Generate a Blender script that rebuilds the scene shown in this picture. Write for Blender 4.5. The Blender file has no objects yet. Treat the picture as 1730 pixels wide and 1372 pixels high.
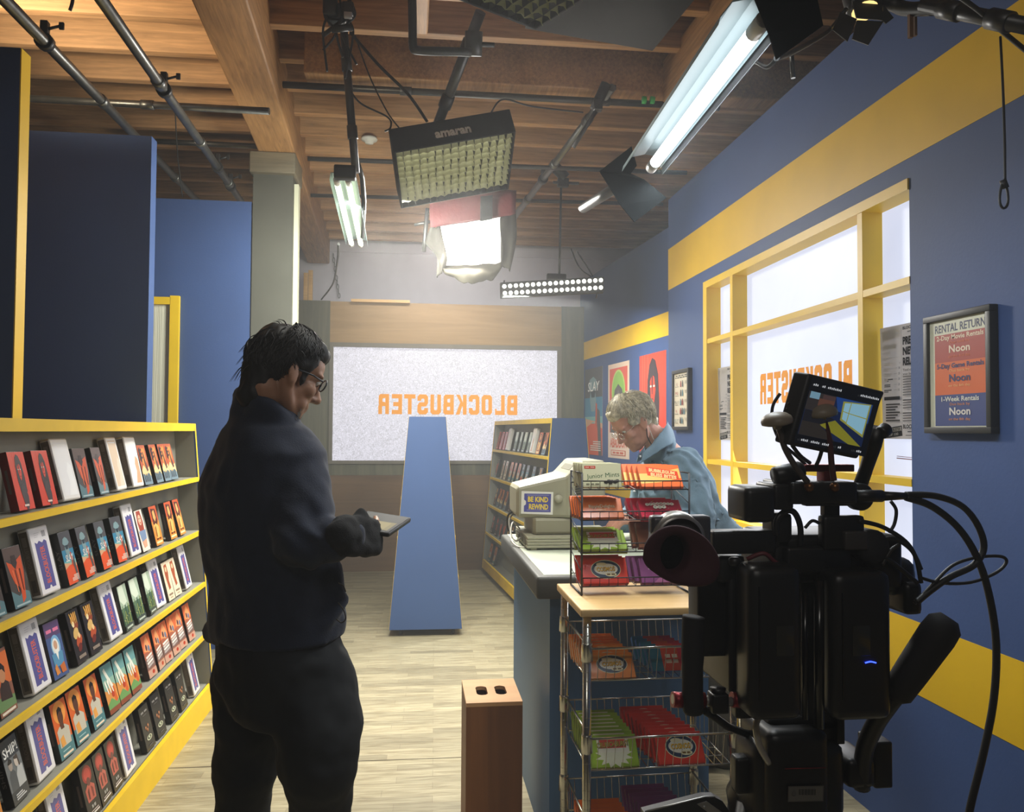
import bpy, bmesh, math, random
from mathutils import Vector, Matrix, Euler, noise
R = math.radians
PI = math.pi
COL = bpy.context.scene.collection
rnd = random.Random(7)
# ------------------------------------------------------------------ camera
FPX = 1350.0
CAM = Vector((0, 0, 1.5))
def camera():
    a, b, r = R(6.9559), R(1.7762), R(0.3)
    f = Vector((math.sin(a)*math.cos(b), math.cos(a)*math.cos(b), math.sin(b)))
    r0 = Vector((math.cos(a), -math.sin(a), 0)); u0 = r0.cross(f)
    rt = r0*math.cos(r) + u0*math.sin(r); up = u0*math.cos(r) - r0*math.sin(r)
    return rt, up, f
RT, UP, FW = camera()
cd = bpy.data.cameras.new('camera'); cam = bpy.data.objects.new('camera', cd); COL.objects.link(cam)
m = Matrix((RT, UP, -FW)).transposed().to_4x4(); m.translation = CAM; cam.matrix_world = m
cd.sensor_width = 36; cd.lens = FPX/1730*36; cd.clip_start = .02
bpy.context.scene.camera = cam
def at(x, y, Y):
    "the point of the room at distance Y along the shop that the photograph shows at x, y"
    d = FW + RT*((x-865)/FPX) + UP*((686-y)/FPX)
    return CAM + d*(Y/d.y)
# ------------------------------------------------------------------ materials
def lin(h):
    if isinstance(h, str):
        h = h.lstrip('#'); h = [int(h[i:i+2], 16)/255 for i in (0, 2, 4)]
    return tuple((c/12.92 if c <= .04045 else ((c+.055)/1.055)**2.4) for c in h)
MATS = {}
def nodes(name):
    m = bpy.data.materials.new(name); m.use_nodes = True
    nt = m.node_tree; nt.nodes.clear()
    o = nt.nodes.new('ShaderNodeOutputMaterial'); MATS[name] = m
    return m, nt, o
def mat(name, col, rough=.6, metal=0, var=.0, scale=8, bump=0, bscale=60, spec=.5, emit=0, ecol=None, sheen=0, stretch=None, coat=0):
    if name in MATS: return MATS[name]
    m, nt, o = nodes(name); L = nt.links.new
    b = nt.nodes.new('ShaderNodeBsdfPrincipled'); L(b.outputs[0], o.inputs[0])
    c = lin(col); b.inputs['Base Color'].default_value = (*c, 1)
    b.inputs['Roughness'].default_value = rough; b.inputs['Metallic'].default_value = metal
    b.inputs['Specular IOR Level'].default_value = spec
    if sheen: b.inputs['Sheen Weight'].default_value = sheen
    if coat: b.inputs['Coat Weight'].default_value = coat
    if emit:
        b.inputs['Emission Color'].default_value = (*(lin(ecol) if ecol else c), 1); b.inputs['Emission Strength'].default_value = emit
    if var or bump:
        tc = nt.nodes.new('ShaderNodeTexCoord'); mp = nt.nodes.new('ShaderNodeMapping'); L(tc.outputs['Object'], mp.inputs[0])
        if stretch: mp.inputs['Scale'].default_value = stretch
        if var:
            n = nt.nodes.new('ShaderNodeTexNoise'); n.inputs['Scale'].default_value = scale; n.inputs['Detail'].default_value = 5
            L(mp.outputs[0], n.inputs['Vector'])
            rp = nt.nodes.new('ShaderNodeValToRGB'); rp.color_ramp.elements[0].position = .3; rp.color_ramp.elements[1].position = .7
            rp.color_ramp.elements[0].color = (*[x*(1-var) for x in c], 1); rp.color_ramp.elements[1].color = (*[min(1, x*(1+var)) for x in c], 1)
            L(n.outputs['Fac'], rp.inputs[0]); L(rp.outputs[0], b.inputs['Base Color'])
        if bump:
            n2 = nt.nodes.new('ShaderNodeTexNoise'); n2.inputs['Scale'].default_value = bscale; n2.inputs['Detail'].default_value = 4
            L(mp.outputs[0], n2.inputs['Vector'])
            bp = nt.nodes.new('ShaderNodeBump'); bp.inputs['Strength'].default_value = bump; bp.inputs['Distance'].default_value = .01
            L(n2.outputs['Fac'], bp.inputs['Height']); L(bp.outputs[0], b.inputs['Normal'])
    return m
def wood(name, c1, c2, axis=0, rough=.6, scale=3, ring=14, dist=3):
    if name in MATS: return MATS[name]
    m, nt, o = nodes(name); L = nt.links.new
    b = nt.nodes.new('ShaderNodeBsdfPrincipled'); L(b.outputs[0], o.inputs[0]); b.inputs['Roughness'].default_value = rough
    tc = nt.nodes.new('ShaderNodeTexCoord'); mp = nt.nodes.new('ShaderNodeMapping'); L(tc.outputs['Object'], mp.inputs[0])
    s = [ring, ring, ring]; s[axis] = ring*.06; mp.inputs['Scale'].default_value = s
    n = nt.nodes.new('ShaderNodeTexNoise'); n.inputs['Scale'].default_value = scale; n.inputs['Detail'].default_value = 8; n.inputs['Distortion'].default_value = dist*.2
    n.inputs['Roughness'].default_value = .65
    L(mp.outputs[0], n.inputs['Vector'])
    mp2 = nt.nodes.new('ShaderNodeMapping'); L(tc.outputs['Object'], mp2.inputs[0]); s2 = [2.2]*3; s2[axis] = .35; mp2.inputs['Scale'].default_value = s2
    n2 = nt.nodes.new('ShaderNodeTexNoise'); n2.inputs['Scale'].default_value = 1.3; n2.inputs['Detail'].default_value = 3; L(mp2.outputs[0], n2.inputs['Vector'])
    mx = nt.nodes.new('ShaderNodeMix'); mx.data_type = 'FLOAT'; mx.inputs[0].default_value = .4
    L(n.outputs['Fac'], mx.inputs[2]); L(n2.outputs['Fac'], mx.inputs[3])
    rp = nt.nodes.new('ShaderNodeValToRGB'); rp.color_ramp.elements[0].position = .36; rp.color_ramp.elements[1].position = .62
    rp.color_ramp.elements[0].color = (*lin(c1), 1); rp.color_ramp.elements[1].color = (*lin(c2), 1)
    L(mx.outputs[0], rp.inputs[0]); L(rp.outputs[0], b.inputs['Base Color'])
    return m
def emis(name, col, s):
    if name in MATS: return MATS[name]
    m, nt, o = nodes(name); e = nt.nodes.new('ShaderNodeEmission'); nt.links.new(e.outputs[0], o.inputs[0])
    e.inputs[0].default_value = (*lin(col), 1); e.inputs[1].default_value = s
    return m
def printed(name, rough=.45, emit=0, spec=.4, trans=0):
    "ink on paper, card or a screen: the colours drawn in the artwork's faces"
    if name in MATS: return MATS[name]
    m, nt, o = nodes(name); L = nt.links.new
    b = nt.nodes.new('ShaderNodeBsdfPrincipled')
    a = nt.nodes.new('ShaderNodeVertexColor'); a.layer_name = 'Ink'; L(a.outputs[0], b.inputs['Base Color'])
    b.inputs['Roughness'].default_value = rough; b.inputs['Specular IOR Level'].default_value = spec
    if emit:
        L(a.outputs[0], b.inputs['Emission Color']); b.inputs['Emission Strength'].default_value = emit
    if trans:
        t = nt.nodes.new('ShaderNodeBsdfTranslucent'); L(a.outputs[0], t.inputs[0])
        mx = nt.nodes.new('ShaderNodeMixShader'); mx.inputs[0].default_value = trans
        L(b.outputs[0], mx.inputs[1]); L(t.outputs[0], mx.inputs[2]); L(mx.outputs[0], o.inputs[0])
    else: L(b.outputs[0], o.inputs[0])
    return m
# ------------------------------------------------------------------ mesh building
class MB:
    def __init__(s): s.v = []; s.f = []; s.mi = []; s.c = []; s.sm = []; s.X = None; s.k = 0
    def add(s, vs, fs, mi=0, col=None, smooth=False):
        n = len(s.v)
        for p in vs:
            p = Vector(p); s.v.append(s.X @ p if s.X else p)
        c = lin(col) if col else None
        for f in fs:
            s.f.append([i+n for i in f]); s.mi.append(mi); s.c.append(c); s.sm.append(smooth)
        return s
    def box(s, c, d, bev=0, mi=0, col=None, rot=None, smooth=False, taper=None):
        hx, hy, hz = d[0]/2, d[1]/2, d[2]/2
        Rm = rot.to_matrix() if isinstance(rot, Euler) else rot
        def T(p):
            p = Vector(p)
            if taper and p.z > 0: p.x *= taper[0]; p.y *= taper[1]
            if Rm: p = Rm @ p
            return p + Vector(c)
        if not bev:
            vs = [T((x, y, z)) for x in (-hx, hx) for y in (-hy, hy) for z in (-hz, hz)]
            return s.add(vs, [(0, 1, 3, 2), (4, 6, 7, 5), (0, 4, 5, 1), (2, 3, 7, 6), (0, 2, 6, 4), (1, 5, 7, 3)], mi, col)
        bev = min(bev, hx*.98, hy*.98, hz*.98)
        bm = bmesh.new(); bmesh.ops.create_cube(bm, size=1)
        for v in bm.verts: v.co = Vector((v.co.x*2*hx, v.co.y*2*hy, v.co.z*2*hz))
        bmesh.ops.bevel(bm, geom=bm.edges[:], offset=bev, segments=2 if bev < .02 else 3, affect='EDGES', profile=.6)
        bm.verts.index_update()
        s.add([T(v.co) for v in bm.verts], [[v.index for v in f.verts] for f in bm.faces], mi, col, True); bm.free()
        return s
    def tube(s, pts, r, n=8, mi=0, col=None, cap=True, closed=False):
        pts = [Vector(p) for p in pts]; N = len(pts)
        rs = r if isinstance(r, (list, tuple)) else [r]*N
        vs = []; t0 = None; up = None
        for i in range(N):
            if closed: t = pts[(i+1) % N] - pts[i-1]
            else: t = pts[min(i+1, N-1)] - pts[max(i-1, 0)]
            t.normalize()
            if up is None:
                up = t.orthogonal().normalized()
            else:
                up = (up - t*up.dot(t)); up = up.normalized() if up.length > 1e-6 else t.orthogonal().normalized()
            w = t.cross(up)
            for k in range(n):
                a = 2*PI*k/n; vs.append(pts[i] + (up*math.cos(a) + w*math.sin(a))*rs[i])
        fs = []
        for i in range(N if closed else N-1):
            j = (i+1) % N
            for k in range(n):
                fs.append((i*n+k, i*n+(k+1) % n, j*n+(k+1) % n, j*n+k))
        s.add(vs, fs, mi, col, n > 4)
        if cap and not closed:
            b = len(s.v) - len(vs)
            s.f += [[b+k for k in reversed(range(n))], [b+(N-1)*n+k for k in range(n)]]
            s.mi += [mi]*2; s.c += [lin(col) if col else None]*2; s.sm += [False]*2
        return s
    def lathe(s, prof, n=20, o=(0, 0, 0), rot=None, mi=0, col=None, smooth=True, cap=True):
        Rm = rot.to_matrix() if isinstance(rot, Euler) else (rot or Matrix.Identity(3)); o = Vector(o); vs = []
        for r, z in prof:
            for k in range(n):
                a = 2*PI*k/n; vs.append(o + Rm @ Vector((r*math.cos(a), r*math.sin(a), z)))
        fs = [(i*n+k, i*n+(k+1) % n, (i+1)*n+(k+1) % n, (i+1)*n+k) for i in range(len(prof)-1) for k in range(n)]
        s.add(vs, fs, mi, col, smooth)
        if cap:
            b = len(s.v)-len(vs)
            s.f += [[b+k for k in reversed(range(n))], [b+(len(prof)-1)*n+k for k in range(n)]]
            s.mi += [mi]*2; s.c += [lin(col) if col else None]*2; s.sm += [False]*2
        return s
    def ell(s, c, r, nu=16, nv=10, mi=0, col=None, rot=None):
        Rm = rot.to_matrix() if isinstance(rot, Euler) else (rot or Matrix.Identity(3)); c = Vector(c)
        if not isinstance(r, (tuple, list)): r = (r, r, r)
        vs = [c + Rm @ Vector((0, 0, -r[2]))]
        for j in range(1, nv):
            t = -PI/2 + PI*j/nv
            for i in range(nu):
                a = 2*PI*i/nu; vs.append(c + Rm @ Vector((r[0]*math.cos(t)*math.cos(a), r[1]*math.cos(t)*math.sin(a), r[2]*math.sin(t))))
        vs.append(c + Rm @ Vector((0, 0, r[2]))); T = len(vs)-1; fs = []
        for i in range(nu):
            fs.append((0, 1+(i+1) % nu, 1+i)); fs.append((T, T-nu+i, T-nu+(i+1) % nu))
        for j in range(nv-2):
            for i in range(nu):
                p = 1+j*nu; fs.append((p+i, p+(i+1) % nu, p+nu+(i+1) % nu, p+nu+i))
        return s.add(vs, fs, mi, col, True)
    def prism(s, poly, z0, z1, X=None, mi=0, col=None):
        "a flat outline (x, y) given thickness z0..z1, placed by the matrix X"
        n = len(poly); X = X or Matrix.Identity(4)
        vs = [X @ Vector((x, y, z0)) for x, y in poly] + [X @ Vector((x, y, z1)) for x, y in poly]
        fs = [list(reversed(range(n))), list(range(n, 2*n))] + [(i, (i+1) % n, n+(i+1) % n, n+i) for i in range(n)]
        return s.add(vs, fs, mi, col)
    # flat artwork in the local x, y plane; every layer lies a hair above the one before
    EPS = .00012
    def flat(s, poly, col, mi=0):
        s.k += 1; z = s.k*s.EPS
        return s.add([(x, y, z) for x, y in poly], [list(range(len(poly)))], mi, col)
    def rect(s, x0, y0, x1, y1, col, mi=0): return s.flat([(x0, y0), (x1, y0), (x1, y1), (x0, y1)], col, mi)
    def oval(s, x, y, a, b, col, n=20, mi=0, rot=0):
        c, q = math.cos(rot), math.sin(rot); P = []
        for i in range(n):
            u, w = a*math.cos(2*PI*i/n), b*math.sin(2*PI*i/n); P.append((x+u*c-w*q, y+u*q+w*c))
        return s.flat(P, col, mi)
    def text(s, txt, x, y, h, col, w=None, rot=0, bold=.0, align='C', mi=0, shear=0, mirror=False):
        "h = capital height, w = the width the words are fitted to"
        vs, fs = glyphs(txt, bold, shear); s.k += 1; z = s.k*s.EPS
        x0 = min(v[0] for v in vs); x1 = max(v[0] for v in vs)
        sy = h/.729; sx = sy if w is None else w/(x1-x0)
        W = (x1-x0)*sx; ox = {'C': -W/2, 'L': 0, 'R': -W}[align]; c, q = math.cos(rot), math.sin(rot); out = []
        for a, b in vs:
            u = (a-x0)*sx+ox; v = b*sy - h/2
            if mirror: u = -u
            out.append((x+u*c-v*q, y+u*q+v*c, z))
        return s.add(out, fs if not mirror else [list(reversed(f)) for f in fs], mi, col)
    def words(s, x, y, h, w, col, n=4, mi=0, seed=1):
        "a line of small print, too fine to read: one short bar a word"
        rr = random.Random(seed*31+n); L = [rr.uniform(.6, 1.4) for i in range(n)]; t = sum(L)+.35*(n-1); u = x-w/2
        for l in L:
            s.rect(u, y-h/2, u+l/t*w, y+h/2, col, mi); u += (l+.35)/t*w
        return s
    def build(s, name, mats, parent=None, loc=None, rot=None):
        me = bpy.data.meshes.new(name)
        me.from_pydata([tuple(p) for p in s.v], [], s.f)
        for mm in (mats if isinstance(mats, (list, tuple)) else [mats]): me.materials.append(mm)
        me.polygons.foreach_set('material_index', s.mi); me.polygons.foreach_set('use_smooth', s.sm)
        if any(c is not None for c in s.c):
            ca = me.color_attributes.new('Ink', 'FLOAT_COLOR', 'CORNER'); buf = []
            for p, c in zip(me.polygons, s.c): buf += list((*(c or (.5, .5, .5)), 1))*p.loop_total
            ca.data.foreach_set('color', buf)
        me.update()
        return link(name, me, parent, loc, rot)
def link(name, me, parent=None, loc=None, rot=None):
    o = bpy.data.objects.new(name, me); COL.objects.link(o)
    if parent: o.parent = parent
    if loc: o.location = loc
    if rot: o.rotation_euler = rot
    return o
GL = {}
def glyphs(txt, bold=0, shear=0):
    k = (txt, bold, shear)
    if k not in GL:
        c = bpy.data.curves.new('lettering', 'FONT'); c.body = txt; c.offset = bold; c.shear = shear; c.resolution_u = 2; c.space_line = .9
        o = bpy.data.objects.new('lettering', c); COL.objects.link(o)
        me = bpy.data.meshes.new_from_object(o.evaluated_get(bpy.context.evaluated_depsgraph_get()))
        GL[k] = ([(v.co.x, v.co.y) for v in me.vertices], [list(p.vertices) for p in me.polygons])
        bpy.data.objects.remove(o); bpy.data.curves.remove(c); bpy.data.meshes.remove(me)
    return GL[k]
def tag(o, label=None, cat=None, group=None, kind=None):
    if label: o['label'] = label
    if cat: o['category'] = cat
    if group: o['group'] = group
    if kind: o['kind'] = kind
    return o
def empty(name, loc=(0, 0, 0), rot=None, label=None, cat=None, group=None):
    o = bpy.data.objects.new(name, None); COL.objects.link(o); o.location = loc; o.empty_display_size = .1
    if rot: o.rotation_euler = rot
    return tag(o, label, cat, group)
KIDS = {}
def copy_tree(o, parent=None):
    c = o.copy(); COL.objects.link(c)
    if parent: c.parent = parent
    for ch in o.children: copy_tree(ch, c)
    return c
def struct(name, mb, mats, parent=None):
    o = mb.build(name, mats, parent)
    if not parent: o['kind'] = 'structure'
    return o
def face_x(sign=-1, mirror=False):
    "matrix carrying an x, y drawing on to a wall whose outside looks along -x (sign -1) or +x"
    if sign < 0: return Matrix(((0, 0, -1, 0), (-1, 0, 0, 0), (0, 1, 0, 0), (0, 0, 0, 1)))
    return Matrix(((0, 0, 1, 0), (1, 0, 0, 0), (0, 1, 0, 0), (0, 0, 0, 1)))
FACE_FRONT = Matrix(((1, 0, 0, 0), (0, 0, -1, 0), (0, 1, 0, 0), (0, 0, 0, 1)))   # a drawing that looks towards -y
def arc(c, r, a0, a1, n, ax=(1, 0, 0), ay=(0, 0, 1)):
    c = Vector(c); ax = Vector(ax); ay = Vector(ay)
    return [c + ax*(r*math.cos(a0+(a1-a0)*i/n)) + ay*(r*math.sin(a0+(a1-a0)*i/n)) for i in range(n+1)]
def curve_pts(P, n=8):
    "a smooth line through the points P"
    P = [Vector(p) for p in P]; out = []
    for i in range(len(P)-1):
        a, b, c, d = P[max(i-1, 0)], P[i], P[i+1], P[min(i+2, len(P)-1)]
        for k in range(n):
            t = k/n; out.append(.5*((2*b)+(c-a)*t+(2*a-5*b+4*c-d)*t*t+(3*b-a-3*c+d)*t**3))
    return out + [P[-1]]
WIN1 = (.70, .82); WIN2 = (.44, .86)
# ------------------------------------------------------------------ the setting
BLUE = mat('blue_paint', '385184', .62, var=.06, scale=3, bump=.05, bscale=90)
YEL = mat('yellow_paint', 'e6b914', .5, var=.05, scale=4)
def plank_floor():
    m, nt, o = nodes('laminate_floor'); L = nt.links.new
    b = nt.nodes.new('ShaderNodeBsdfPrincipled'); L(b.outputs[0], o.inputs[0]); b.inputs['Roughness'].default_value = .38
    tc = nt.nodes.new('ShaderNodeTexCoord'); mp = nt.nodes.new('ShaderNodeMapping'); L(tc.outputs['Object'], mp.inputs[0])
    mp.inputs['Rotation'].default_value = (0, 0, R(1.5))
    br = nt.nodes.new('ShaderNodeTexBrick'); L(mp.outputs[0], br.inputs['Vector'])
    br.inputs['Scale'].default_value = 1; br.inputs['Brick Width'].default_value = .42; br.inputs['Row Height'].default_value = .062
    br.inputs['Mortar Size'].default_value = .0008; br.inputs['Mortar Smooth'].default_value = .2; br.offset = .37; br.offset_frequency = 2; br.squash = 1.35; br.squash_frequency = 3
    br.inputs['Color1'].default_value = (*lin('b6ac8e'), 1); br.inputs['Color2'].default_value = (*lin('898169'), 1); br.inputs['Mortar'].default_value = (*lin('8d8069'), 1)
    br.inputs['Bias'].default_value = -.35
    mp2 = nt.nodes.new('ShaderNodeMapping'); L(tc.outputs['Object'], mp2.inputs[0]); mp2.inputs['Scale'].default_value = (2.2, 26, 1)
    n = nt.nodes.new('ShaderNodeTexNoise'); n.inputs['Scale'].default_value = 2.2; n.inputs['Detail'].default_value = 8; n.inputs['Distortion'].default_value = 1.2; L(mp2.outputs[0], n.inputs['Vector'])
    rp = nt.nodes.new('ShaderNodeValToRGB'); rp.color_ramp.elements[0].position = .33; rp.color_ramp.elements[1].position = .66
    rp.color_ramp.elements[0].color = (.52, .48, .42, 1); rp.color_ramp.elements[1].color = (1, 1, 1, 1); L(n.outputs['Fac'], rp.inputs[0])
    mx = nt.nodes.new('ShaderNodeMix'); mx.data_type = 'RGBA'; mx.blend_type = 'MULTIPLY'; mx.inputs[0].default_value = .85
    L(br.outputs['Color'], mx.inputs[6]); L(rp.outputs[0], mx.inputs[7]); L(mx.outputs[2], b.inputs['Base Color'])
    return m
fl = struct('floor', MB().box((0, 4, -.05), (9, 16, .1)), plank_floor())
# a seam where two sheets of flooring meet
struct('floor_seam', MB().box((0, 3.72, .0006), (6, .004, .001), rot=Euler((0, 0, R(-1)))), mat('seam_dark', '4a4034', .8), fl)
# ---- timber ceiling: deck, joists across, beams along
W_DECK = wood('deck_wood', '5f4630', '937050', 0, .7, 3, 9)
W_JOIST = wood('joist_wood', '80603f', 'bd9064', 0, .65, 3, 16)
W_BEAM = wood('beam_wood', '85603c', 'bf8f5c', 1, .65, 3, 18)
ceil = struct('ceiling', MB().box((0, 4.5, 4.02), (9, 14, .08)), W_DECK)
SK = R(-2.6)
Y = 1.95
while Y < 9.4:
    struct('joist', MB().box((0, 0, 0), (8.6, .065, .30), .004), W_JOIST, ceil).location = (0, Y, 3.83)
    ceil.children[-1].rotation_euler = (0, 0, R(-.6)); Y += .405
def beam(x0, y0, x1, y1, w, z0, z1):
    L_ = math.hypot(x1-x0, y1-y0); b = struct('beam', MB().box((0, 0, 0), (w, L_, z1-z0), .012), W_BEAM, ceil)
    b.location = ((x0+x1)/2, (y0+y1)/2, (z0+z1)/2); b.rotation_euler = (0, 0, math.atan2(-(x1-x0), y1-y0)); return b
beam(-.79, 1.2, -1.12, 9.42, .25, 3.43, 3.80)
beam(1.66, 1.0, 1.545, 4.64, .14, 3.49, 3.75)
beam(.02, 2.3, .0, 4.05, .10, 3.52, 3.70)
struct('girder', MB().box((0, 0, 0), (3.6, .16, .46), .01), W_BEAM, ceil).location = (1.15, 4.72, 3.78)
W_PILLAR = mat('grey_paint', '504f47', .7, var=.05)
p = struct('pillar', MB().box((-.995, 5.83, 1.64), (.27, .27, 3.28)), W_PILLAR)
struct('pillar_cap', MB().box((-.995, 5.83, 3.355), (.31, .36, .15), .01), wood('cap_wood', '5d5546', '7d735f', 0), p)
struct('trim_1', MB().box((-.845, 5.80, 1.62), (.03, .08, 3.24)), mat('cream_trim', 'd8d6bd', .5))
# ---- back wall, white above the set
struct('wall_back', MB().box((0, 9.6, 2.0), (8, .1, 4.0)).box((.0, 9.545, 3.66), (8, .02, .12)), mat('white_wall', 'c4c0c6', .8, var=.03))
for o in ():
    pass
# ---- the plywood set wall with the frosted window in it
W_DARKPLY = wood('dark_stained_ply', '45453a', '66634f', 2, .7, 2.2, 5, 6)
W_TANPLY = wood('tan_ply', '85683f', 'a08055', 0, .6, 2, 4, 7)
W_BROWNPLY = wood('brown_ply', '5d432a', '775736', 0, .6, 2, 4, 7)
YB = 8.65
def bp(mb, x0, x1, z0, z1, d=.03, y=YB): return mb.box(((x0+x1)/2, y+d/2, (z0+z1)/2), (x1-x0, d, z1-z0))
wb = struct('wall_backdrop', bp(bp(bp(MB(), -1.25, -.90, 0, 2.875), 1.60, 1.87, 0, 2.875), -.90, 1.60, 1.02, 1.14), W_DARKPLY)
struct('upper_panel', bp(MB(), -.90, 1.60, 2.43, 2.87, .028), W_TANPLY, wb)
struct('lower_panel', bp(MB(), -.90, 1.60, 0, 1.018, .022), W_BROWNPLY, wb)
struct('timber_rail', MB().box((.35, YB+.09, 2.85), (3.1, .1, .04)).box((-.37, YB-.012, 2.878), (.62, .09, .03)), wood('pine', 'b78d55', 'd3ab72', 0), wb)
fr = MB()
for a in ((-.90, 1.60, 2.385, 2.43), (-.90, 1.60, 1.14, 1.175), (-.90, -.862, 1.175, 2.385), (1.555, 1.60, 1.175, 2.385)): bp(fr, *a, .06, YB-.02)
w2 = struct('window_2', fr, mat('grey_brown_frame', '6d665a', .6, var=.08))
def frosted(name, col, lo, hi, sc, detail=4, dist=1.5, pos=(.35, .7)):
    "a backlit sheet of textured plastic: its uneven glow is put into the material itself"
    m, nt, o = nodes(name); L = nt.links.new
    tc = nt.nodes.new('ShaderNodeTexCoord'); n = nt.nodes.new('ShaderNodeTexNoise'); L(tc.outputs['Object'], n.inputs['Vector'])
    n.inputs['Scale'].default_value = sc; n.inputs['Detail'].default_value = detail; n.inputs['Distortion'].default_value = dist
    mr = nt.nodes.new('ShaderNodeMapRange'); L(n.outputs['Fac'], mr.inputs[0])
    for i, v in enumerate((pos[0], pos[1], lo, hi)): mr.inputs[i+1].default_value = v
    b = nt.nodes.new('ShaderNodeBsdfPrincipled'); b.inputs['Base Color'].default_value = (.22, .22, .22, 1); b.inputs['Roughness'].default_value = .5
    b.inputs['Emission Color'].default_value = (*lin(col), 1); L(mr.outputs[0], b.inputs['Emission Strength']); L(b.outputs[0], o.inputs[0])
    return m
struct('pane', MB().box((.35, YB+.02, 1.78), (2.5, .01, 1.25)), frosted('frosted_plastic', 'dcd9e8', WIN2[0], WIN2[1], 30, 4, 3.0, (.36, .66)), w2)
# block capitals with cut corners; every letter is a set of convex strokes on a 6 x 10 grid
def block_letters():
    c = 1.15; t = 2.1; W, H = 6, 10
    def ring(x0, y0, x1, y1, ch): # four straight strokes and four corner strokes round a hole
        o = [(x0+ch, y0), (x1-ch, y0), (x1, y0+ch), (x1, y1-ch), (x1-ch, y1), (x0+ch, y1), (x0, y1-ch), (x0, y0+ch)]
        k = ch*.35; i = [(x0+t+k, y0+t), (x1-t-k, y0+t), (x1-t, y0+t+k), (x1-t, y1-t-k), (x1-t-k, y1-t), (x0+t+k, y1-t), (x0+t, y1-t-k), (x0+t, y0+t+k)]
        return [[o[j], o[(j+1) % 8], i[(j+1) % 8], i[j]] for j in range(8)]
    def r(x0, y0, x1, y1): return [(x0, y0), (x1, y0), (x1, y1), (x0, y1)]
    L = {}
    L['O'] = ring(0, 0, W, H, c); g = L['O']
    L['C'] = [g[0], g[1], r(W-t, c, W, 3.4), g[3] and g[4], g[3], g[5], g[6], g[7], r(W-t, H-3.4, W, H-c)]
    L['C'] = [g[0], g[1], r(W-t, c, W, 3.4), r(W-t, H-3.4, W, H-c), g[3], g[4], g[5], g[6], g[7]]
    L['U'] = [r(0, c, t, H), g[7], g[0], g[1], r(W-t, c, W, H)]
    L['L'] = [r(0, 0, t, H), r(t, 0, W-.4, t), r(W-.4-.9, t, W-.4, t+1)]
    L['T'] = [r(-.2, H-t, W+.2, H), r((W-t)/2, 0, (W+t)/2, H-t)]
    L['E'] = [r(0, 0, t, H), r(t, H-t, W-.2, H), r(t, 0, W-.2, t), r(t, (H-t)/2, W-1, (H+t)/2)]
    L['K'] = [r(0, 0, t, H), [(t, 3.6), (t, 6.0), (W-2.1, H), (W, H)], [(2.2, 5.4), (3.6, 6.4), (W+.2, 0), (W-2, 0)]]
    u = ring(0, 5-t/2, W-.2, H, c*.8); d = ring(0, 0, W, 5+t/2, c*.8)
    L['B'] = [r(0, 0, t, H)] + [u[j] for j in (0, 1, 2, 3, 4)] + [d[j] for j in (0, 1, 2, 3, 4)]
    L['R'] = [r(0, 0, t, H)] + [u[j] for j in (0, 1, 2, 3, 4)] + [[(W-t, 0), (W, 0), (W, 4.1), (W-.9, 5), (W-t, 5)], ]
    L['S'] = [r(W-t, H-3.2, W, H-c), g[3], g[4], g[5], r(0, 5.6, t, H-c), [(0, 5.6), (c, 5-t/2), (W-c, 5-t/2), (W-c, 5+t/2), (t, 5+t/2), (t, 5.6)],
              [(W-c, 5-t/2), (W, 5-t/2+.6), (W, 4.4), (W-c, 5+t/2)], r(W-t, c, W, 4.6), g[1], g[0], g[7], r(0, c, t, 3.2)]
    return L
BLK = block_letters()
def block_word(mb, word, x, y, w, h, X, col, mirror=False, depth=.002, gap=1.35):
    n = len(word); tot = n*6+(n-1)*gap; s = w/tot; q = h/10
    for i, ch in enumerate(word):
        for kk, poly in enumerate(BLK[ch]):
            P = []
            for a, b in poly:
                u = (i*(6+gap)+a)*s
                P.append((x + (w-u if mirror else u), y+b*q))
            if mirror: P.reverse()
            mb.prism(P, 0, depth+.00006*kk, X, 0, col)
    return mb
ORANGE_VINYL = mat('glowing_orange_vinyl', 'd5860c', .6, emit=.30, ecol='ee9a10')  # glow put into the letters in place of light coming through the window
X2 = Matrix.Translation((0, YB+.012, 0)) @ FACE_FRONT
struct('lettering', block_word(MB(), 'BLOCKBUSTER', -.385, 1.672, 1.5, .215, X2, None, True), ORANGE_VINYL, w2)
# ---- right wall with its two yellow bands and the shop window
XR = 1.805; WY0, WY1, WZ0, WZ1 = 2.725, 4.83, .95, 2.44; RY0, RY1, RZ = -1.0, 5.54, 3.17
wr = MB(); T = .10
def wy(mb, y0, y1, z0, z1, x0=XR, x1=XR+T): return mb.box(((x0+x1)/2, (y0+y1)/2, (z0+z1)/2), (x1-x0, y1-y0, z1-z0))
for a in ((RY0, WY0, 0, RZ), (WY1, RY1, 0, RZ), (WY0, WY1, 0, WZ0), (WY0, WY1, WZ1, RZ)): wy(wr, *a)
wr_o = struct('wall_right', wr, BLUE)
struct('yellow_band', wy(MB(), RY0, RY1+.001, 2.515, 2.81, XR-.0015, XR+.001), YEL, wr_o)
struct('yellow_band', wy(MB(), RY0, RY1+.001, .56, .82, XR-.0015, XR+.001), YEL, wr_o)
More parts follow.
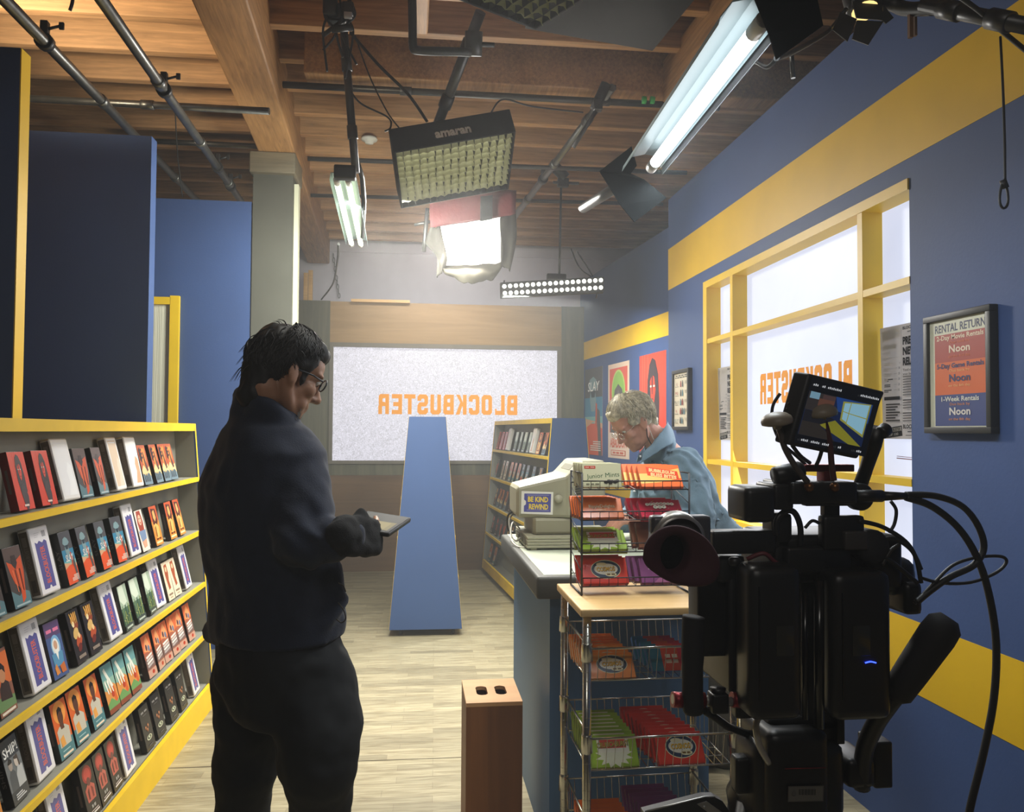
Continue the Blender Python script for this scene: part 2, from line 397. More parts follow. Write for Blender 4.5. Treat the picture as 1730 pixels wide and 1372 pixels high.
# the far part of the wall stands at a slight angle
FA, FB = Vector((1.85, 8.70, 0)), Vector((2.075, 5.97, 0)); fd = (FB-FA).normalized(); FROT = math.atan2(-fd.x, fd.y)
def far_box(mb, s0, s1, z0, z1, d0, d1):
    "s along the wall from its far end, d out from its face (positive = into the wall)"
    nrm = Vector((-fd.y, fd.x, 0)); c = FA + fd*((s0+s1)/2) + nrm*((d0+d1)/2)
    return mb.box((c.x, c.y, (z0+z1)/2), (d1-d0, s1-s0, z1-z0), rot=Euler((0, 0, FROT)))
FL = (FB-FA).length + .7
wf = struct('wall_right_far', far_box(MB(), -.1, FL, 0, 3.17, 0, .08), BLUE)
struct('yellow_band', far_box(MB(), -.05, FL, 2.285, 2.48, -.0015, .001), YEL, wf)
struct('yellow_band', far_box(MB(), -.05, FL, .88, 1.14, -.0015, .001), YEL, wf)
# window: frame, bars and the lit sheets behind
YF = mat('yellow_window_paint', 'efc524', .45, var=.04, scale=6)
w1 = bpy.data.objects.new('window_1', None); COL.objects.link(w1); w1['kind'] = 'structure'
f = MB(); D0, D1 = XR-.007, XR+.085
for a in ((WY0-.0, WY1, WZ1-.042, WZ1), (WY0, WY1, WZ0, WZ0+.05), (WY1-.06, WY1, WZ0+.05, WZ1-.042)): wy(f, *a, D0, D1)
f.build('window_frame', YF, w1)
for y in (4.385, 3.05): wy(MB(), y-.018, y+.018, WZ0+.05, WZ1-.042, XR-.004, D1-.001).build('mullion', YF, w1)
for z in (2.062, 1.317):
    for y0, y1 in ((WY0, 3.032), (3.068, 4.367), (4.403, WY1-.06)): wy(MB(), y0, y1, z-.014, z+.014, XR-.003, D1-.002).build('glazing_bar', YF, w1)
wy(MB(), WY0, WY1, WZ0, WZ1, XR+.0865, XR+.0915).build('pane', frosted('lit_window_sheet', 'dae2fb', WIN1[0], WIN1[1], 1.6, 6, .6), w1)
block_word(MB(), 'BLOCKBUSTER', -4.20, 1.652, .93, .166, Matrix.Translation((XR+.0863, 0, 0)) @ face_x(-1), None, True, .0015).build('lettering', ORANGE_VINYL, w1)
struct('scuff_mark', MB().tube([(XR+.086, 2.95, 1.40), (XR+.086, 2.86, 1.398), (XR+.086, 2.735, 1.393)], .002, 5).tube([(XR+.086, 2.95, 1.408), (XR+.086, 2.735, 1.402)], .0012, 5), mat('red_tape_line', '8a4a50', .6), w1)
# ---- left side: three tall blue flats stepping towards the back
def flat_wall(name, x0, x1, y, ztop, t=.045):
    return struct(name, MB().box(((x0+x1)/2, y+t/2, ztop/2), (x1-x0, t, ztop)), BLUE)
flat_wall('wall_left', -3.2, -1.602, 3.42, 3.045, .075)
struct('trim_2', MB().box((-1.600, 3.4585, 1.522), (.005, .078, 3.044)), YEL)
flat_wall('wall_left_middle', -3.4, -1.462, 4.60, 3.125, .09)
flat_wall('wall_left_far', -3.4, -1.14, 5.70, 3.085, .04)
struct('trim_3', MB().box((-1.10, 5.76, 1.5), (.07, .05, 3.0)), mat('cream_trim', 'd8d6bd', .5))
struct('wall_left_outer', MB().box((-3.6, 5, 2), (.1, 12, 4)), mat('brick_grey', '6f6258', .8))
w3 = struct('window_3', MB().box((-1.632, 5.683, 1.6), (.06, .03, 1.62)).box((-1.86, 5.683, 2.375), (.40, .03, .05)), YF)
struct('pane', MB().box((-1.85, 5.695, 1.6), (.38, .006, 1.5)), mat('ribbed_cream', 'e4e0cc', .5, bump=.6, bscale=14, stretch=(8, 1, .05)), w3)
# plain enclosing walls behind the camera and on the right, so the room is closed
struct('wall_front', MB().box((0, -2.6, 2), (9, .1, 4)), mat('workshop_wall', '4a4744', .8))
struct('wall_right_outer', MB().box((3.9, 4, 2), (.1, 14, 4)), mat('brick_grey', '6f6258', .8))
# ------------------------------------------------------------------ artwork drawn on sleeves, posters and signs (w x h, lower corner at 0, 0)
def P_(w, h, pts): return [(x*w, y*h) for x, y in pts]
def art_red(mb, w, h, title=True):
    mb.rect(0, 0, w, h, 'e2452f')
    for x in (.12, .2, .33): mb.rect(x*w, .55*h, (x+.012)*w, h, 'f07a5c')
    mb.flat(P_(w, h, [(.36, .30), (.74, .30), (.76, .55), (.72, .80), (.62, .93), (.5, .96), (.40, .90), (.33, .76), (.31, .5)]), '3b2f33')
    mb.flat(P_(w, h, [(.45, .45), (.64, .45), (.74, .22), (.70, .08), (.60, .0), (.5, .0), (.42, .12), (.36, .3)]), '463a3d')
    mb.flat(P_(w, h, [(.42, .74), (.50, .80), (.58, .78), (.63, .66), (.58, .55), (.52, .5), (.46, .56)]), 'e2452f')
    mb.flat(P_(w, h, [(.48, .8), (.53, .8), (.52, .62), (.49, .62)]), '3b2f33')
    for x in (.455, .575): mb.oval(x*w, .695*h, .035*w, .011*h, 'f3d0c0', 10)
    mb.oval(.52*w, .575*h, .035*w, .011*h, '8f2018', 10)
    if title: mb.rect(.36*w, .055*h, .64*w, .09*h, 'f4d9cb')
def art_crea(mb, w, h):
    mb.rect(0, 0, w, h, '4a4341'); mb.rect(0, .8*h, w, h, '5b4a46')
    mb.flat(P_(w, h, [(0, 0), (1, 0), (1, .2), (.7, .26), (.4, .18), (0, .3)]), '5c7e86')
    mb.flat(P_(w, h, [(.08, .78), (.42, .70), (.62, .76), (.95, .83), (.92, .55), (.80, .3), (.72, .12), (.5, .05), (.55, .3), (.3, .4), (.16, .6)]), 'd4552f')
    mb.flat(P_(w, h, [(.38, .86), (.62, .86), (.66, .72), (.5, .62), (.36, .7)]), '3a2e2e')
    for i in range(4): mb.flat(P_(w, h, [(.3+.13*i, .62), (.36+.13*i, .62), (.42+.1*i, .24), (.38+.1*i, .26)]), '5a2f27' if i % 2 else 'e9764a')
    mb.rect(.1*w, .02*h, .9*w, .05*h, 'a9bcc0')
def art_clam(mb, w, h):
    mb.rect(0, 0, w, h, 'e9e6ea')
    mb.flat(P_(w, h, [(.18, .06), (.46, .06), (.5, .1), (.56, .1), (.60, .06), (.82, .06), (.82, .78), (.70, .81), (.58, .77), (.42, .81), (.30, .77), (.18, .8)]), '5d5a97')
    mb.text('BLOCKBUSTER', .5*w, .43*h, .24*w, 'd8664c', .58*h, PI/2, .02)
    mb.rect(.64*w, .86*h, .84*w, .95*h, '8b8a90')
    for i in range(4): mb.rect((.665+.045*i)*w, .865*h, (.685+.045*i)*w, .945*h, 'd8d6da')
    for i in range(3): mb.rect(.2*w, (.93-.03*i)*h, (.5-.06*i)*w, (.936-.03*i)*h, 'b7b5bb')
def art_blank(mb, w, h, c1, c2):
    mb.rect(0, 0, w, h, 'efedec'); mb.rect(.1*w, .05*h, .9*w, .96*h, c1)
    mb.flat(P_(w, h, [(.4, .05), (.9, .05), (.9, .55), (.7, .62), (.55, .45), (.6, .3)]), c2); mb.flat(P_(w, h, [(.12, .93), (.85, .93), (.8, .9), (.15, .91)]), 'fbfbfb')  # a patch of second tone and a pale strip on the blank front
def art_slay(mb, w, h, big=False):
    mb.rect(0, 0, w, h, '4d4c50'); mb.rect(0, .36*h, w, .66*h, '3f83a3'); mb.rect(0, .36*h, w, .44*h, '7fb3ae')
    mb.rect(0, 0, w, .36*h, 'e0582e'); mb.flat(P_(w, h, [(0, .3), (.5, .38), (1, .30), (1, .36), (0, .42)]), 'd9a57e')
    mb.flat(P_(w, h, [(.2, .78), (.3, .87), (.5, .9), (.66, .86), (.76, .78), (.6, .74), (.66, .62), (.58, .5), (.38, .5), (.3, .64), (.34, .74)]), '7f9aa0')
    mb.flat(P_(w, h, [(.34, .74), (.62, .74), (.58, .66), (.4, .66)]), '2f3b44')
    mb.flat(P_(w, h, [(.62, .56), (.86, .5), (.98, 0), (.8, 0), (.74, .3)]), '57504e'); mb.flat(P_(w, h, [(.64, .6), (.72, .58), (.7, .3), (.62, .36)]), 'c8502e')
    mb.text('SLAY', .52*w, (.50 if not big else .79)*h, (.13 if not big else .11)*h, 'f3f1ec', .66*w, 0, .01, shear=.15)
    for i in range(5): mb.rect((.34 if i < 3 else .5)*w, (.05+.024*i)*h, .92*w, (.062+.024*i)*h, 'ead7c8')
def art_act(mb, w, h):
    mb.rect(0, 0, w, h, 'b5532a'); mb.rect(0, 0, w, .36*h, '6f8796')
    mb.flat(P_(w, h, [(0, .36), (.3, .5), (.6, .38), (1, .46), (1, .2), (.7, .3), (.4, .22), (0, .28)]), 'e8c78f')
    mb.flat(P_(w, h, [(.3, .55), (.5, .95), (.7, .9), (.86, .98), (.8, .6), (.65, .5), (.5, .42)]), 'e98a3b')
    mb.flat(P_(w, h, [(.12, .9), (.3, .95), (.36, .7), (.24, .56), (.1, .62)]), '3c2420'); mb.flat(P_(w, h, [(.52, .8), (.62, .84), (.68, .6), (.8, .36), (.6, .32), (.5, .5)]), '53302a')
    for i in range(4): mb.flat(P_(w, h, [(.12+.2*i, .26), (.2+.2*i, .28), (.24+.18*i, .08), (.1+.2*i, .06)]), '35444f')
    for i in range(3): mb.flat(P_(w, h, [(.1, .86-.1*i), (.46, .92-.1*i), (.44, .87-.1*i), (.12, .81-.1*i)]), '2b1a18')
def art_woman(mb, w, h):
    mb.rect(0, 0, w, h, 'e6ddd2'); mb.flat(P_(w, h, [(.25, .98), (.75, .98), (.86, .7), (.8, .5), (.2, .5), (.14, .7)]), 'a5432f')
    mb.oval(.5*w, .76*h, .2*w, .13*h, 'e8b79a'); mb.oval(.5*w, .69*h, .07*w, .02*h, 'c2352c', 10); mb.flat(P_(w, h, [(.06, .5), (.94, .5), (.84, .28), (.2, .24)]), '7a8fb0')
    for x in (.41, .59): mb.oval(x*w, .79*h, .04*w, .013*h, '3d2a26', 8)
    mb.flat(P_(w, h, [(.2, .24), (.8, .28), (.7, .1), (.3, .08)]), 'e2a58a')
def art_fire(mb, w, h):
    mb.rect(0, 0, w, h, 'd98d3e'); mb.rect(0, .62*h, w, h, 'c8552a'); mb.flat(P_(w, h, [(.2, .95), (.8, .92), (.86, .6), (.6, .46), (.2, .55)]), '5a2a1c')
    mb.flat(P_(w, h, [(.36, .86), (.6, .9), (.7, .7), (.5, .6), (.34, .7)]), 'e9a764'); mb.flat(P_(w, h, [(.15, .5), (.5, .56), (.82, .46), (.7, .2), (.3, .16)]), 'e5b566')
    mb.flat(P_(w, h, [(.3, .46), (.44, .5), (.4, .2), (.26, .24)]), '8a4a20'); mb.rect(.1*w, .05*h, .9*w, .1*h, 'f0d9a8'); mb.words(.5*w, .16*h, .04*h, .6*w, '6a2a16', 2)
def art_por2(mb, w, h):
    mb.rect(0, 0, w, h, '8a5a48'); mb.rect(0, .45*h, w, .95*h, 'd9713a'); mb.flat(P_(w, h, [(0, .3), (1, .24), (1, .08), (0, .08)]), '6d8b5c'); mb.rect(.1*w, .02*h, .9*w, .06*h, 'e6d9c8')
    mb.flat(P_(w, h, [(.2, .24), (.85, .2), (.8, .46), (.62, .52), (.4, .52), (.26, .42)]), '3c2c28'); mb.oval(.5*w, .62*h, .2*w, .13*h, 'c48a62'); mb.flat(P_(w, h, [(.28, .66), (.34, .78), (.56, .8), (.72, .72), (.7, .62), (.56, .7), (.36, .7)]), '2a1f1d')
def art_beard(mb, w, h):
    mb.rect(0, 0, w, h, '4c5f8f'); mb.rect(0, .74*h, w, h, '5d4a72'); mb.words(.5*w, .85*h, .06*h, .8*w, 'e27ba0', 2)
    mb.oval(.52*w, .56*h, .3*w, .2*h, '7fb0d8'); mb.oval(.5*w, .55*h, .22*w, .15*h, 'e9e7e2'); mb.oval(.5*w, .58*h, .12*w, .08*h, 'd0a184'); mb.flat(P_(w, h, [(.14, .44), (.86, .44), (.8, .2), (.2, .2)]), '5b93b8')
    mb.flat(P_(w, h, [(.38, .5), (.62, .5), (.5, .3)]), 'f2f0ea'); mb.flat(P_(w, h, [(.16, .2), (.3, .26), (.44, .08), (.2, .06)]), 'd98b46'); mb.flat(P_(w, h, [(.5, .2), (.8, .24), (.86, .06), (.56, .06)]), 'c96f3a')
def art_dark(mb, w, h):
    mb.rect(0, 0, w, h, '2b2422'); 
    for x, y, a, b, c in ((.5, .84, .3, .1, 'c9863f'), (.56, .7, .24, .1, '8e4427'), (.44, .56, .26, .1, 'd8b06a'), (.56, .4, .3, .1, 'b5502c'), (.5, .28, .2, .07, '6d2a1e'), (.36, .74, .1, .06, 'f0dcae'), (.62, .5, .1, .06, 'efc78a')): mb.oval(x*w, y*h, a*w, b*h, c, 9, rot=.5)
    for i in range(4): mb.flat(P_(w, h, [(.2+.16*i, .95), (.26+.16*i, .97), (.36+.12*i, .74), (.33+.12*i, .74)]), 'e9b55a')
    mb.rect(.2*w, .08*h, .8*w, .14*h, '8b7c70')
def art_green(mb, w, h):
    mb.rect(0, 0, w, h, '56705c'); mb.rect(0, .5*h, w, h, 'a9bba6'); mb.flat(P_(w, h, [(.1, 1), (.6, 1), (.8, .6), (.4, .55), (.0, .7)]), 'd6e0cf')
    for i in range(9): mb.rect((.02+.11*i)*w, .14*h, (.1+.11*i)*w, (.42+.16*math.sin(i*2.1))*h, ['3d5746', '70865b', '4f6a54', '8c9a5a'][i % 4])
    for i in range(10): mb.oval((.08+.1*i)*w, (.24+.12*math.sin(i*3.3))*h, .03*w, .012*h, 'd9d28a', 6)
    mb.rect(0, 0, w, .13*h, '46504b'); mb.rect(.15*w, .04*h, .85*w, .08*h, 'b9c4b8')
def art_cream(mb, w, h):
    mb.rect(0, 0, w, h, 'e5d6bd'); mb.flat(P_(w, h, [(.3, .92), (.7, .94), (.76, .7), (.62, .5), (.7, .3), (.4, .26), (.3, .5), (.24, .7)]), 'a9583c'); mb.oval(.5*w, .8*h, .12*w, .07*h, 'ecc29b'); mb.rect(.2*w, .12*h, .8*w, .17*h, '8f7a66'); mb.rect(.3*w, .05*h, .7*w, .08*h, 'b39d85')
def art_ship(mb, w, h):
    mb.rect(0, 0, w, h, '3d4046'); mb.rect(0, .2*h, w, .7*h, '6f7377'); mb.text('SHIP!', .5*w, .82*h, .15*h, 'f2f2f0', .86*w, .04, .02)
    mb.flat(P_(w, h, [(.1, .2), (.5, .2), (.5, .46), (.3, .56), (.12, .44)]), '50545a'); mb.flat(P_(w, h, [(.5, .2), (.96, .2), (.94, .5), (.7, .54), (.52, .4)]), 'b9babb')
    mb.oval(.3*w, .6*h, .12*w, .09*h, 'a5988f'); mb.oval(.66*w, .6*h, .12*w, .09*h, 'c9bcb2'); mb.flat(P_(w, h, [(.56, .68), (.78, .7), (.84, .5), (.76, .5), (.74, .62), (.58, .64)]), '4a3f3b'); mb.flat(P_(w, h, [(.18, .64), (.3, .71), (.42, .66), (.4, .62), (.2, .62)]), '26262a')
    for i in range(3): mb.rect(.2*w, (.05+.035*i)*h, (.8-.1*i)*w, (.07+.035*i)*h, 'cfcfd0')
def art_por(mb, w, h):
    mb.rect(0, 0, w, h, 'd9652f'); mb.rect(0, 0, w, .3*h, '4f7f86'); mb.oval(.5*w, .8*h, .4*w, .2*h, 'ee9b4a'); mb.flat(P_(w, h, [(.12, .5), (.3, .56), (.66, .56), (.9, .48), (.86, .2), (.14, .2)]), 'c7bfae')
    mb.flat(P_(w, h, [(.36, .6), (.6, .6), (.62, .5), (.4, .5)]), '5d3a2c'); mb.oval(.5*w, .72*h, .17*w, .15*h, '5d3a2c'); mb.flat(P_(w, h, [(.33, .76), (.36, .86), (.52, .9), (.66, .84), (.64, .78), (.5, .82)]), '241a18')
    mb.flat(P_(w, h, [(.2, .36), (.44, .4), (.5, .22), (.22, .2)]), 'e4a04e'); mb.rect(.16*w, .03*h, .84*w, .07*h, 'e9d5bd'); mb.rect(.2*w, .12*h, .7*w, .14*h, '9fc0c4')
def art_rock(mb, w, h):
    mb.rect(0, 0, w, h, '8fb3a2'); mb.rect(0, .7*h, w, h, '6f9f9f'); mb.flat(P_(w, h, [(0, .2), (1, .2), (1, .5), (.6, .62), (.2, .46), (0, .5)]), 'd9924a'); mb.flat(P_(w, h, [(.2, .9), (.34, .94), (.8, .5), (.66, .4)]), 'e5e6da')
    mb.flat(P_(w, h, [(.6, .48), (.8, .52), (.9, .2), (.7, .14)]), 'd5642f'); mb.oval(.6*w, .36*h, .12*w, .07*h, 'b5442a'); mb.flat(P_(w, h, [(.0, .2), (.4, .3), (.8, .16), (1, .22), (1, .1), (0, .1)]), '6f9a5a'); mb.rect(0, 0, w, .1*h, '8a4a34')
    for i in range(3): mb.flat(P_(w, h, [(.1+.2*i, .66), (.2+.2*i, .7), (.3+.2*i, .4), (.24+.2*i, .4)]), 'f0efe2')
def art_comic(mb, w, h):
    mb.rect(0, 0, w, h, 'a8624a'); mb.rect(0, .6*h, w, h, 'd96d42'); mb.flat(P_(w, h, [(.1, .64), (.4, .9), (.6, .96), (.9, .7), (.7, .56)]), 'eea06a'); mb.oval(.4*w, .7*h, .1*w, .08*h, '4f3a46', 8); mb.oval(.66*w, .66*h, .12*w, .08*h, '6c7a93', 8)
    mb.rect(0, .2*h, w, .44*h, '7d5f58')
    for i, c in enumerate(('e8e2dc', 'cfc6c1', 'e8e2dc', 'b8aeab')): mb.flat(P_(w, h, [(.12, .5-.07*i), (.88, .54-.07*i), (.84, .49-.07*i), (.16, .45-.07*i)]), c)
    mb.rect(0, 0, w, .18*h, 'c59a86'); mb.oval(.6*w, .1*h, .16*w, .05*h, 'b03a26', 8)
def art_redc(mb, w, h):
    mb.rect(0, 0, w, h, '2c2422'); mb.oval(.5*w, .8*h, .34*w, .17*h, '9a2f2a'); mb.oval(.5*w, .8*h, .24*w, .12*h, 'c0443a')
    mb.flat(P_(w, h, [(.2, .3), (.8, .3), (.86, .54), (.62, .62), (.38, .62), (.16, .54)]), 'b8584a'); mb.oval(.5*w, .66*h, .13*w, .08*h, '6b3a34'); mb.flat(P_(w, h, [(.3, .5), (.44, .56), (.4, .34), (.3, .34)]), '5a2420'); mb.flat(P_(w, h, [(.58, .56), (.72, .5), (.7, .34), (.6, .34)]), '7a302a')
    mb.words(.5*w, .2*h, .06*h, .3*w, '9a9590', 2); mb.rect(.14*w, .06*h, .86*w, .09*h, 'd9cfc8'); mb.rect(.2*w, .11*h, .8*w, .13*h, 'b9aaa4')
def art_blk(mb, w, h):
    mb.rect(0, 0, w, h, '262325'); mb.words(.5*w, .86*h, .04*h, .66*w, '8e8a88', 2); mb.rect(.3*w, .78*h, .7*w, .79*h, '6b6664')
    for x, y in ((.36, .5), (.62, .52), (.5, .44)): mb.oval(x*w, y*h, .09*w, .05*h, '7a4a34', 10); mb.oval(x*w, (y+.01)*h, .04*w, .022*h, 'c98a5c', 8)
    mb.oval(.5*w, .26*h, .28*w, .06*h, 'bfc0a4'); mb.oval(.5*w, .265*h, .2*w, .04*h, '2f3a30'); mb.oval(.5*w, .27*h, .08*w, .025*h, 'c9ceb4', 10); mb.rect(.3*w, .08*h, .7*w, .1*h, '5a5556')
ART = dict(red=(art_red, '6b1f1c'), crea=(art_crea, '1e1b1c'), slay=(art_slay, '242322'), act=(art_act, '2f2a2c'), woman=(art_woman, '4b3f3c'), fire=(art_fire, '2f1c18'), por2=(art_por2, '231d1c'),
    beard=(art_beard, '262230'), dark=(art_dark, '1b1817'), green=(art_green, '23261f'), cream=(art_cream, '4a4038'), ship=(art_ship, '1c1c1e'), por=(art_por, '1d2020'), rock=(art_rock, '2b241f'),
    comic=(art_comic, '3a2622'), redc=(art_redc, '1c1716'), blk=(art_blk, '1d1b1c'))
WORDS = dict(red='red video with a long-haired woman', crea='video with orange tentacled creature', slay='teal and orange video with helmeted figure', act='video with orange explosion scene', woman='white video with red-haired woman',
    fire='amber video with dark figure', por2='video with dark-haired man on orange', beard='blue video with white-bearded man', dark='black video with golden figures', green='misty green city video', cream='cream video with rust figure',
    ship='black-and-white video with a couple', por='orange video with man in grey', rock='teal and orange rocket video', comic='rust-coloured comic-style video', redc='black video with red-clad figure', blk='near-black video with pale emblem',
    clam='white clamshell with blue-violet label', clamW='plain white clamshell', clamC='cream-fronted clamshell', clamP='clamshell with peach patch')
INK = printed('printed_card', .42); INKG = printed('printed_gloss', .25)
PLAST = mat('white_clamshell_plastic', 'd9d5d2', .28, var=.04)
GREYSIDE = mat('clamshell_shadow_side', '6a6460', .5)
TAPES = {}
def make_tape(k):
    X = Matrix.Identity(4)
    if k.startswith('clam'):
        w, h, d = .128, .225, .034
        root = MB().box((d/2, 0, h/2), (d, w, h), .006).build('clamshell_case', PLAST)
        a = MB()
        a.X = Matrix.Translation((d+.0002, -w/2*.93, h*.03)) @ face_x(1)
        if k == 'clam': art_clam(a, w*.93, h*.94)
        else: art_blank(a, w*.93, h*.94, *dict(clamW=('f1f0f3', 'fafafc'), clamC=('dfc8ae', 'e9d9c6'), clamP=('f0ece9', 'dba985'))[k])
        a.build('cover_insert', INKG, root)
        s = MB(); s.X = Matrix.Translation((.004, -w/2-.0003, h*.04)) @ FACE_FRONT
        s.rect(0, 0, d-.008, h*.92, '6d6257'); s.text('BLOCKBUSTER', (d-.008)/2, h*.55, .011, '8d8277', h*.45, PI/2); s.rect(.006, .01, .02, .05, '4c443c'); s.rect(.006, .16, .02, .19, '8b8177')
        s.build('spine_label', INK, root)
    else:
        w, h, d = .102, .187, .026; fn, side = ART[k]
        b = MB().box((d/2, 0, h/2), (d, w, h), .0012, col=side); root = b.build('video_tape', INK)
        a = MB(); a.X = Matrix.Translation((d+.0002, -w/2*.985, h*.008)) @ face_x(1); fn(a, w*.985, h*.984); a.build('cover_print', INKG, root)
        s = MB(); s.X = Matrix.Translation((.002, -w/2-.0003, 0)) @ FACE_FRONT
        t = dict(slay='SLAY', ship='SHIP!').get(k)
        if t: s.text(t, .011, h*.5, .011, '6f6a66', h*.36, PI/2)
        else:
            s.rect(.007, h*.3, .015, h*.7, '5e504a')
        s.build('spine_print', INK, root)
    return root, w, h, d
USED = {}
def tape(k, M, y, x, z, yaw, label, group, tilt=14):
    if k not in TAPES: TAPES[k] = make_tape(k); o = TAPES[k][0]
    else: o = copy_tree(TAPES[k][0])
    d = TAPES[k][3]; p = M @ Vector((x-d*math.cos(R(tilt)), y, z))
    o.location = p; o.rotation_euler = (rnd.uniform(-.012, .012), -R(tilt)+rnd.uniform(-.02, .02), yaw+rnd.uniform(-.05, .05))
    return tag(o, label, 'video tape', group)
GREYIN = mat('grey_rack_paint', '8a887d', .7, var=.04, scale=5)
BLUER = mat('blue_rack_paint', '345182', .6, var=.04, scale=3)
YR = mat('yellow_rack_paint', 'ecc220', .5, var=.06, scale=9)
def rack(label, M, L, H, z0, shelves, casters, group):
    "a two-sided rack of trapezium section; x across, y along its length"
    b, t = .265, .265-.125*(H/1.53); t = max(t, .135)
    r = empty('video_rack', M.translation, (0, 0, M.to_euler().z), label, 'shelf', group)
    def hw(z): return b + (t-b)*(z-z0)/(H-z0)
    for y0 in (0, L-.02):
        Xp = Matrix(((1, 0, 0, 0), (0, 0, 1, 0), (0, 1, 0, 0), (0, 0, 0, 1)))
        e = MB().prism([(-b, z0), (-t, H), (t, H), (b, z0)], y0, y0+.02, Xp).build('end_panel', BLUER, r)
        MB().prism([(b-.001, z0+.001), (b+.0012, z0+.001), (t+.0012, H), (t-.001, H)], y0+.0004, y0+.0215, Xp).build('edge_strip', YR, e)
        MB().prism([(-b-.0012, z0+.001), (-b+.001, z0+.001), (-t+.001, H), (-t-.0012, H)], y0+.0004, y0+.0215, Xp).build('edge_strip', YR, e)
        if y0 == 0 or True:
            ins = y0+.0205 if y0 == 0 else y0-.0015
            MB().prism([(-b+.006, z0+.01), (-t+.006, H-.03), (t-.006, H-.03), (b-.006, z0+.01)], ins, ins+.001, Xp).build('inside_lining', GREYIN, e)
    inner = .118
    Xp = Matrix(((1, 0, 0, 0), (0, 0, 1, 0), (0, 1, 0, 0), (0, 0, 0, 1)))
    MB().prism([(-b+inner, z0+.02), (-t+inner*.9, H-.02), (t-inner*.9, H-.02), (b-inner, z0+.02)], .021, L-.021, Xp).build('back_panel', GREYIN, r)
    MB().box((0, L/2, H-.012), (2*t, L-.04, .024)).build('top_board', YR, r)
    for s in (1, -1):
        MB().box((s*(t-.006), L/2, H-.02), (.016, L-.041, .040)).build('top_strip', YR, r)
        for z in shelves[:-1]:
            x = hw(z)
            sh = MB().box((s*(x-inner/2-.004), L/2, z-.008), (inner-.002, L-.042, .016)).build('shelf', GREYIN, r)
            MB().box((s*(x-.002), L/2, z-.0105), (.012, L-.042, .023)).build('shelf_edge', YR, sh)
        z = shelves[-1]; x = hw(z)
        kb = MB().prism([(s*(hw(z0)-.02), z0), (s*hw(z0), z0), (s*x, z), (s*(x-.02), z)][::s], .021, L-.021, Xp).build('kick_board', YR, r)
        MB().box((s*(x-inner/2-.018), L/2, z-.009), (inner-.016, L-.042, .016)).build('shelf', GREYIN, r)
    if casters:
        for sx in (-.18, .2):
            for y in (.07, L-.1):
                c = MB().box((sx, y, z0-.006), (.05, .05, .012)).box((sx-.012, y, z0-.025), (.003, .03, .03)).box((sx+.012, y, z0-.025), (.003, .03, .03)).build('caster', mat('black_plastic', '151515', .5), r)
                MB().lathe([(.0, -.009), (.026, -.009), (.028, -.004), (.028, .004), (.026, .009), (0, .009)], 18, (sx, y-.012, .028), Euler((0, R(90), 0))).build('caster_wheel', mat('black_rubber', '1c1c1c', .7), c)
    return r, hw
ORD = 'zeroth first second third fourth fifth sixth seventh eighth ninth tenth eleventh twelfth thirteenth fourteenth fifteenth sixteenth'.split()
M1 = Matrix.Translation((-1.332, 2.12, 0))
rk1, hw1 = rack('long grey and yellow rack full of videos behind the man holding a tablet', M1, 2.44, 1.53, .0, [1.238, .951, .67, .405, .124], False, 'video racks')
ROWS1 = [(1.239, 'top shelf', [('red', 2.42), ('red', 2.67), ('red', 2.83), ('clamW', 3.005), ('crea', 3.138), ('crea', 3.298), ('clamC', 3.488), ('clamP', 3.69), ('act', 3.83), ('act', 3.99), ('act', 4.115), ('act', 4.225)]),
    (.952, 'second shelf', [('crea', 2.455), ('crea', 2.61), ('clam', 2.80), ('slay', 2.978), ('slay', 3.124), ('slay', 3.288), ('slay', 3.455), ('clam', 3.605), ('woman', 3.737), ('fire', 3.925), ('fire', 4.145), ('fire', 4.30)]),
    (.671, 'third shelf', [('por2', 2.487), ('clam', 2.70), ('beard', 2.835), ('dark', 3.008), ('dark', 3.13), ('clam', 3.33), ('green', 3.472), ('green', 3.62), ('green', 3.77), ('clam', 3.895), ('cream', 4.05), ('cream', 4.16), ('clam', 4.345)]),
    (.406, 'fourth shelf', [('fire', 2.372), ('ship', 2.53), ('clam', 2.692), ('por', 2.848), ('por', 2.974), ('por', 3.118), ('rock', 3.27), ('rock', 3.385), ('rock', 3.51), ('comic', 3.716), ('comic', 3.841), ('comic', 3.95), ('comic', 4.073), ('comic', 4.19), ('comic', 4.34)]),
    (.125, 'bottom shelf', [('ship', 2.46), ('clam', 2.79), ('redc', 3.029), ('redc', 3.14), ('redc', 3.254), ('clam', 3.39), ('blk', 3.633), ('blk', 3.786), ('blk', 3.98), ('blk', 4.135), ('clam', 4.36)])]
for z, nm, row in ROWS1:
    for i, (k, y) in enumerate(row):
        tape(k, M1, y-2.12, hw1(z)-.028, z, 0, f'{WORDS[k]}, {ORD[len(row)-i]} from far end, {nm} of long rack', f'videos on the {nm} of the long rack')
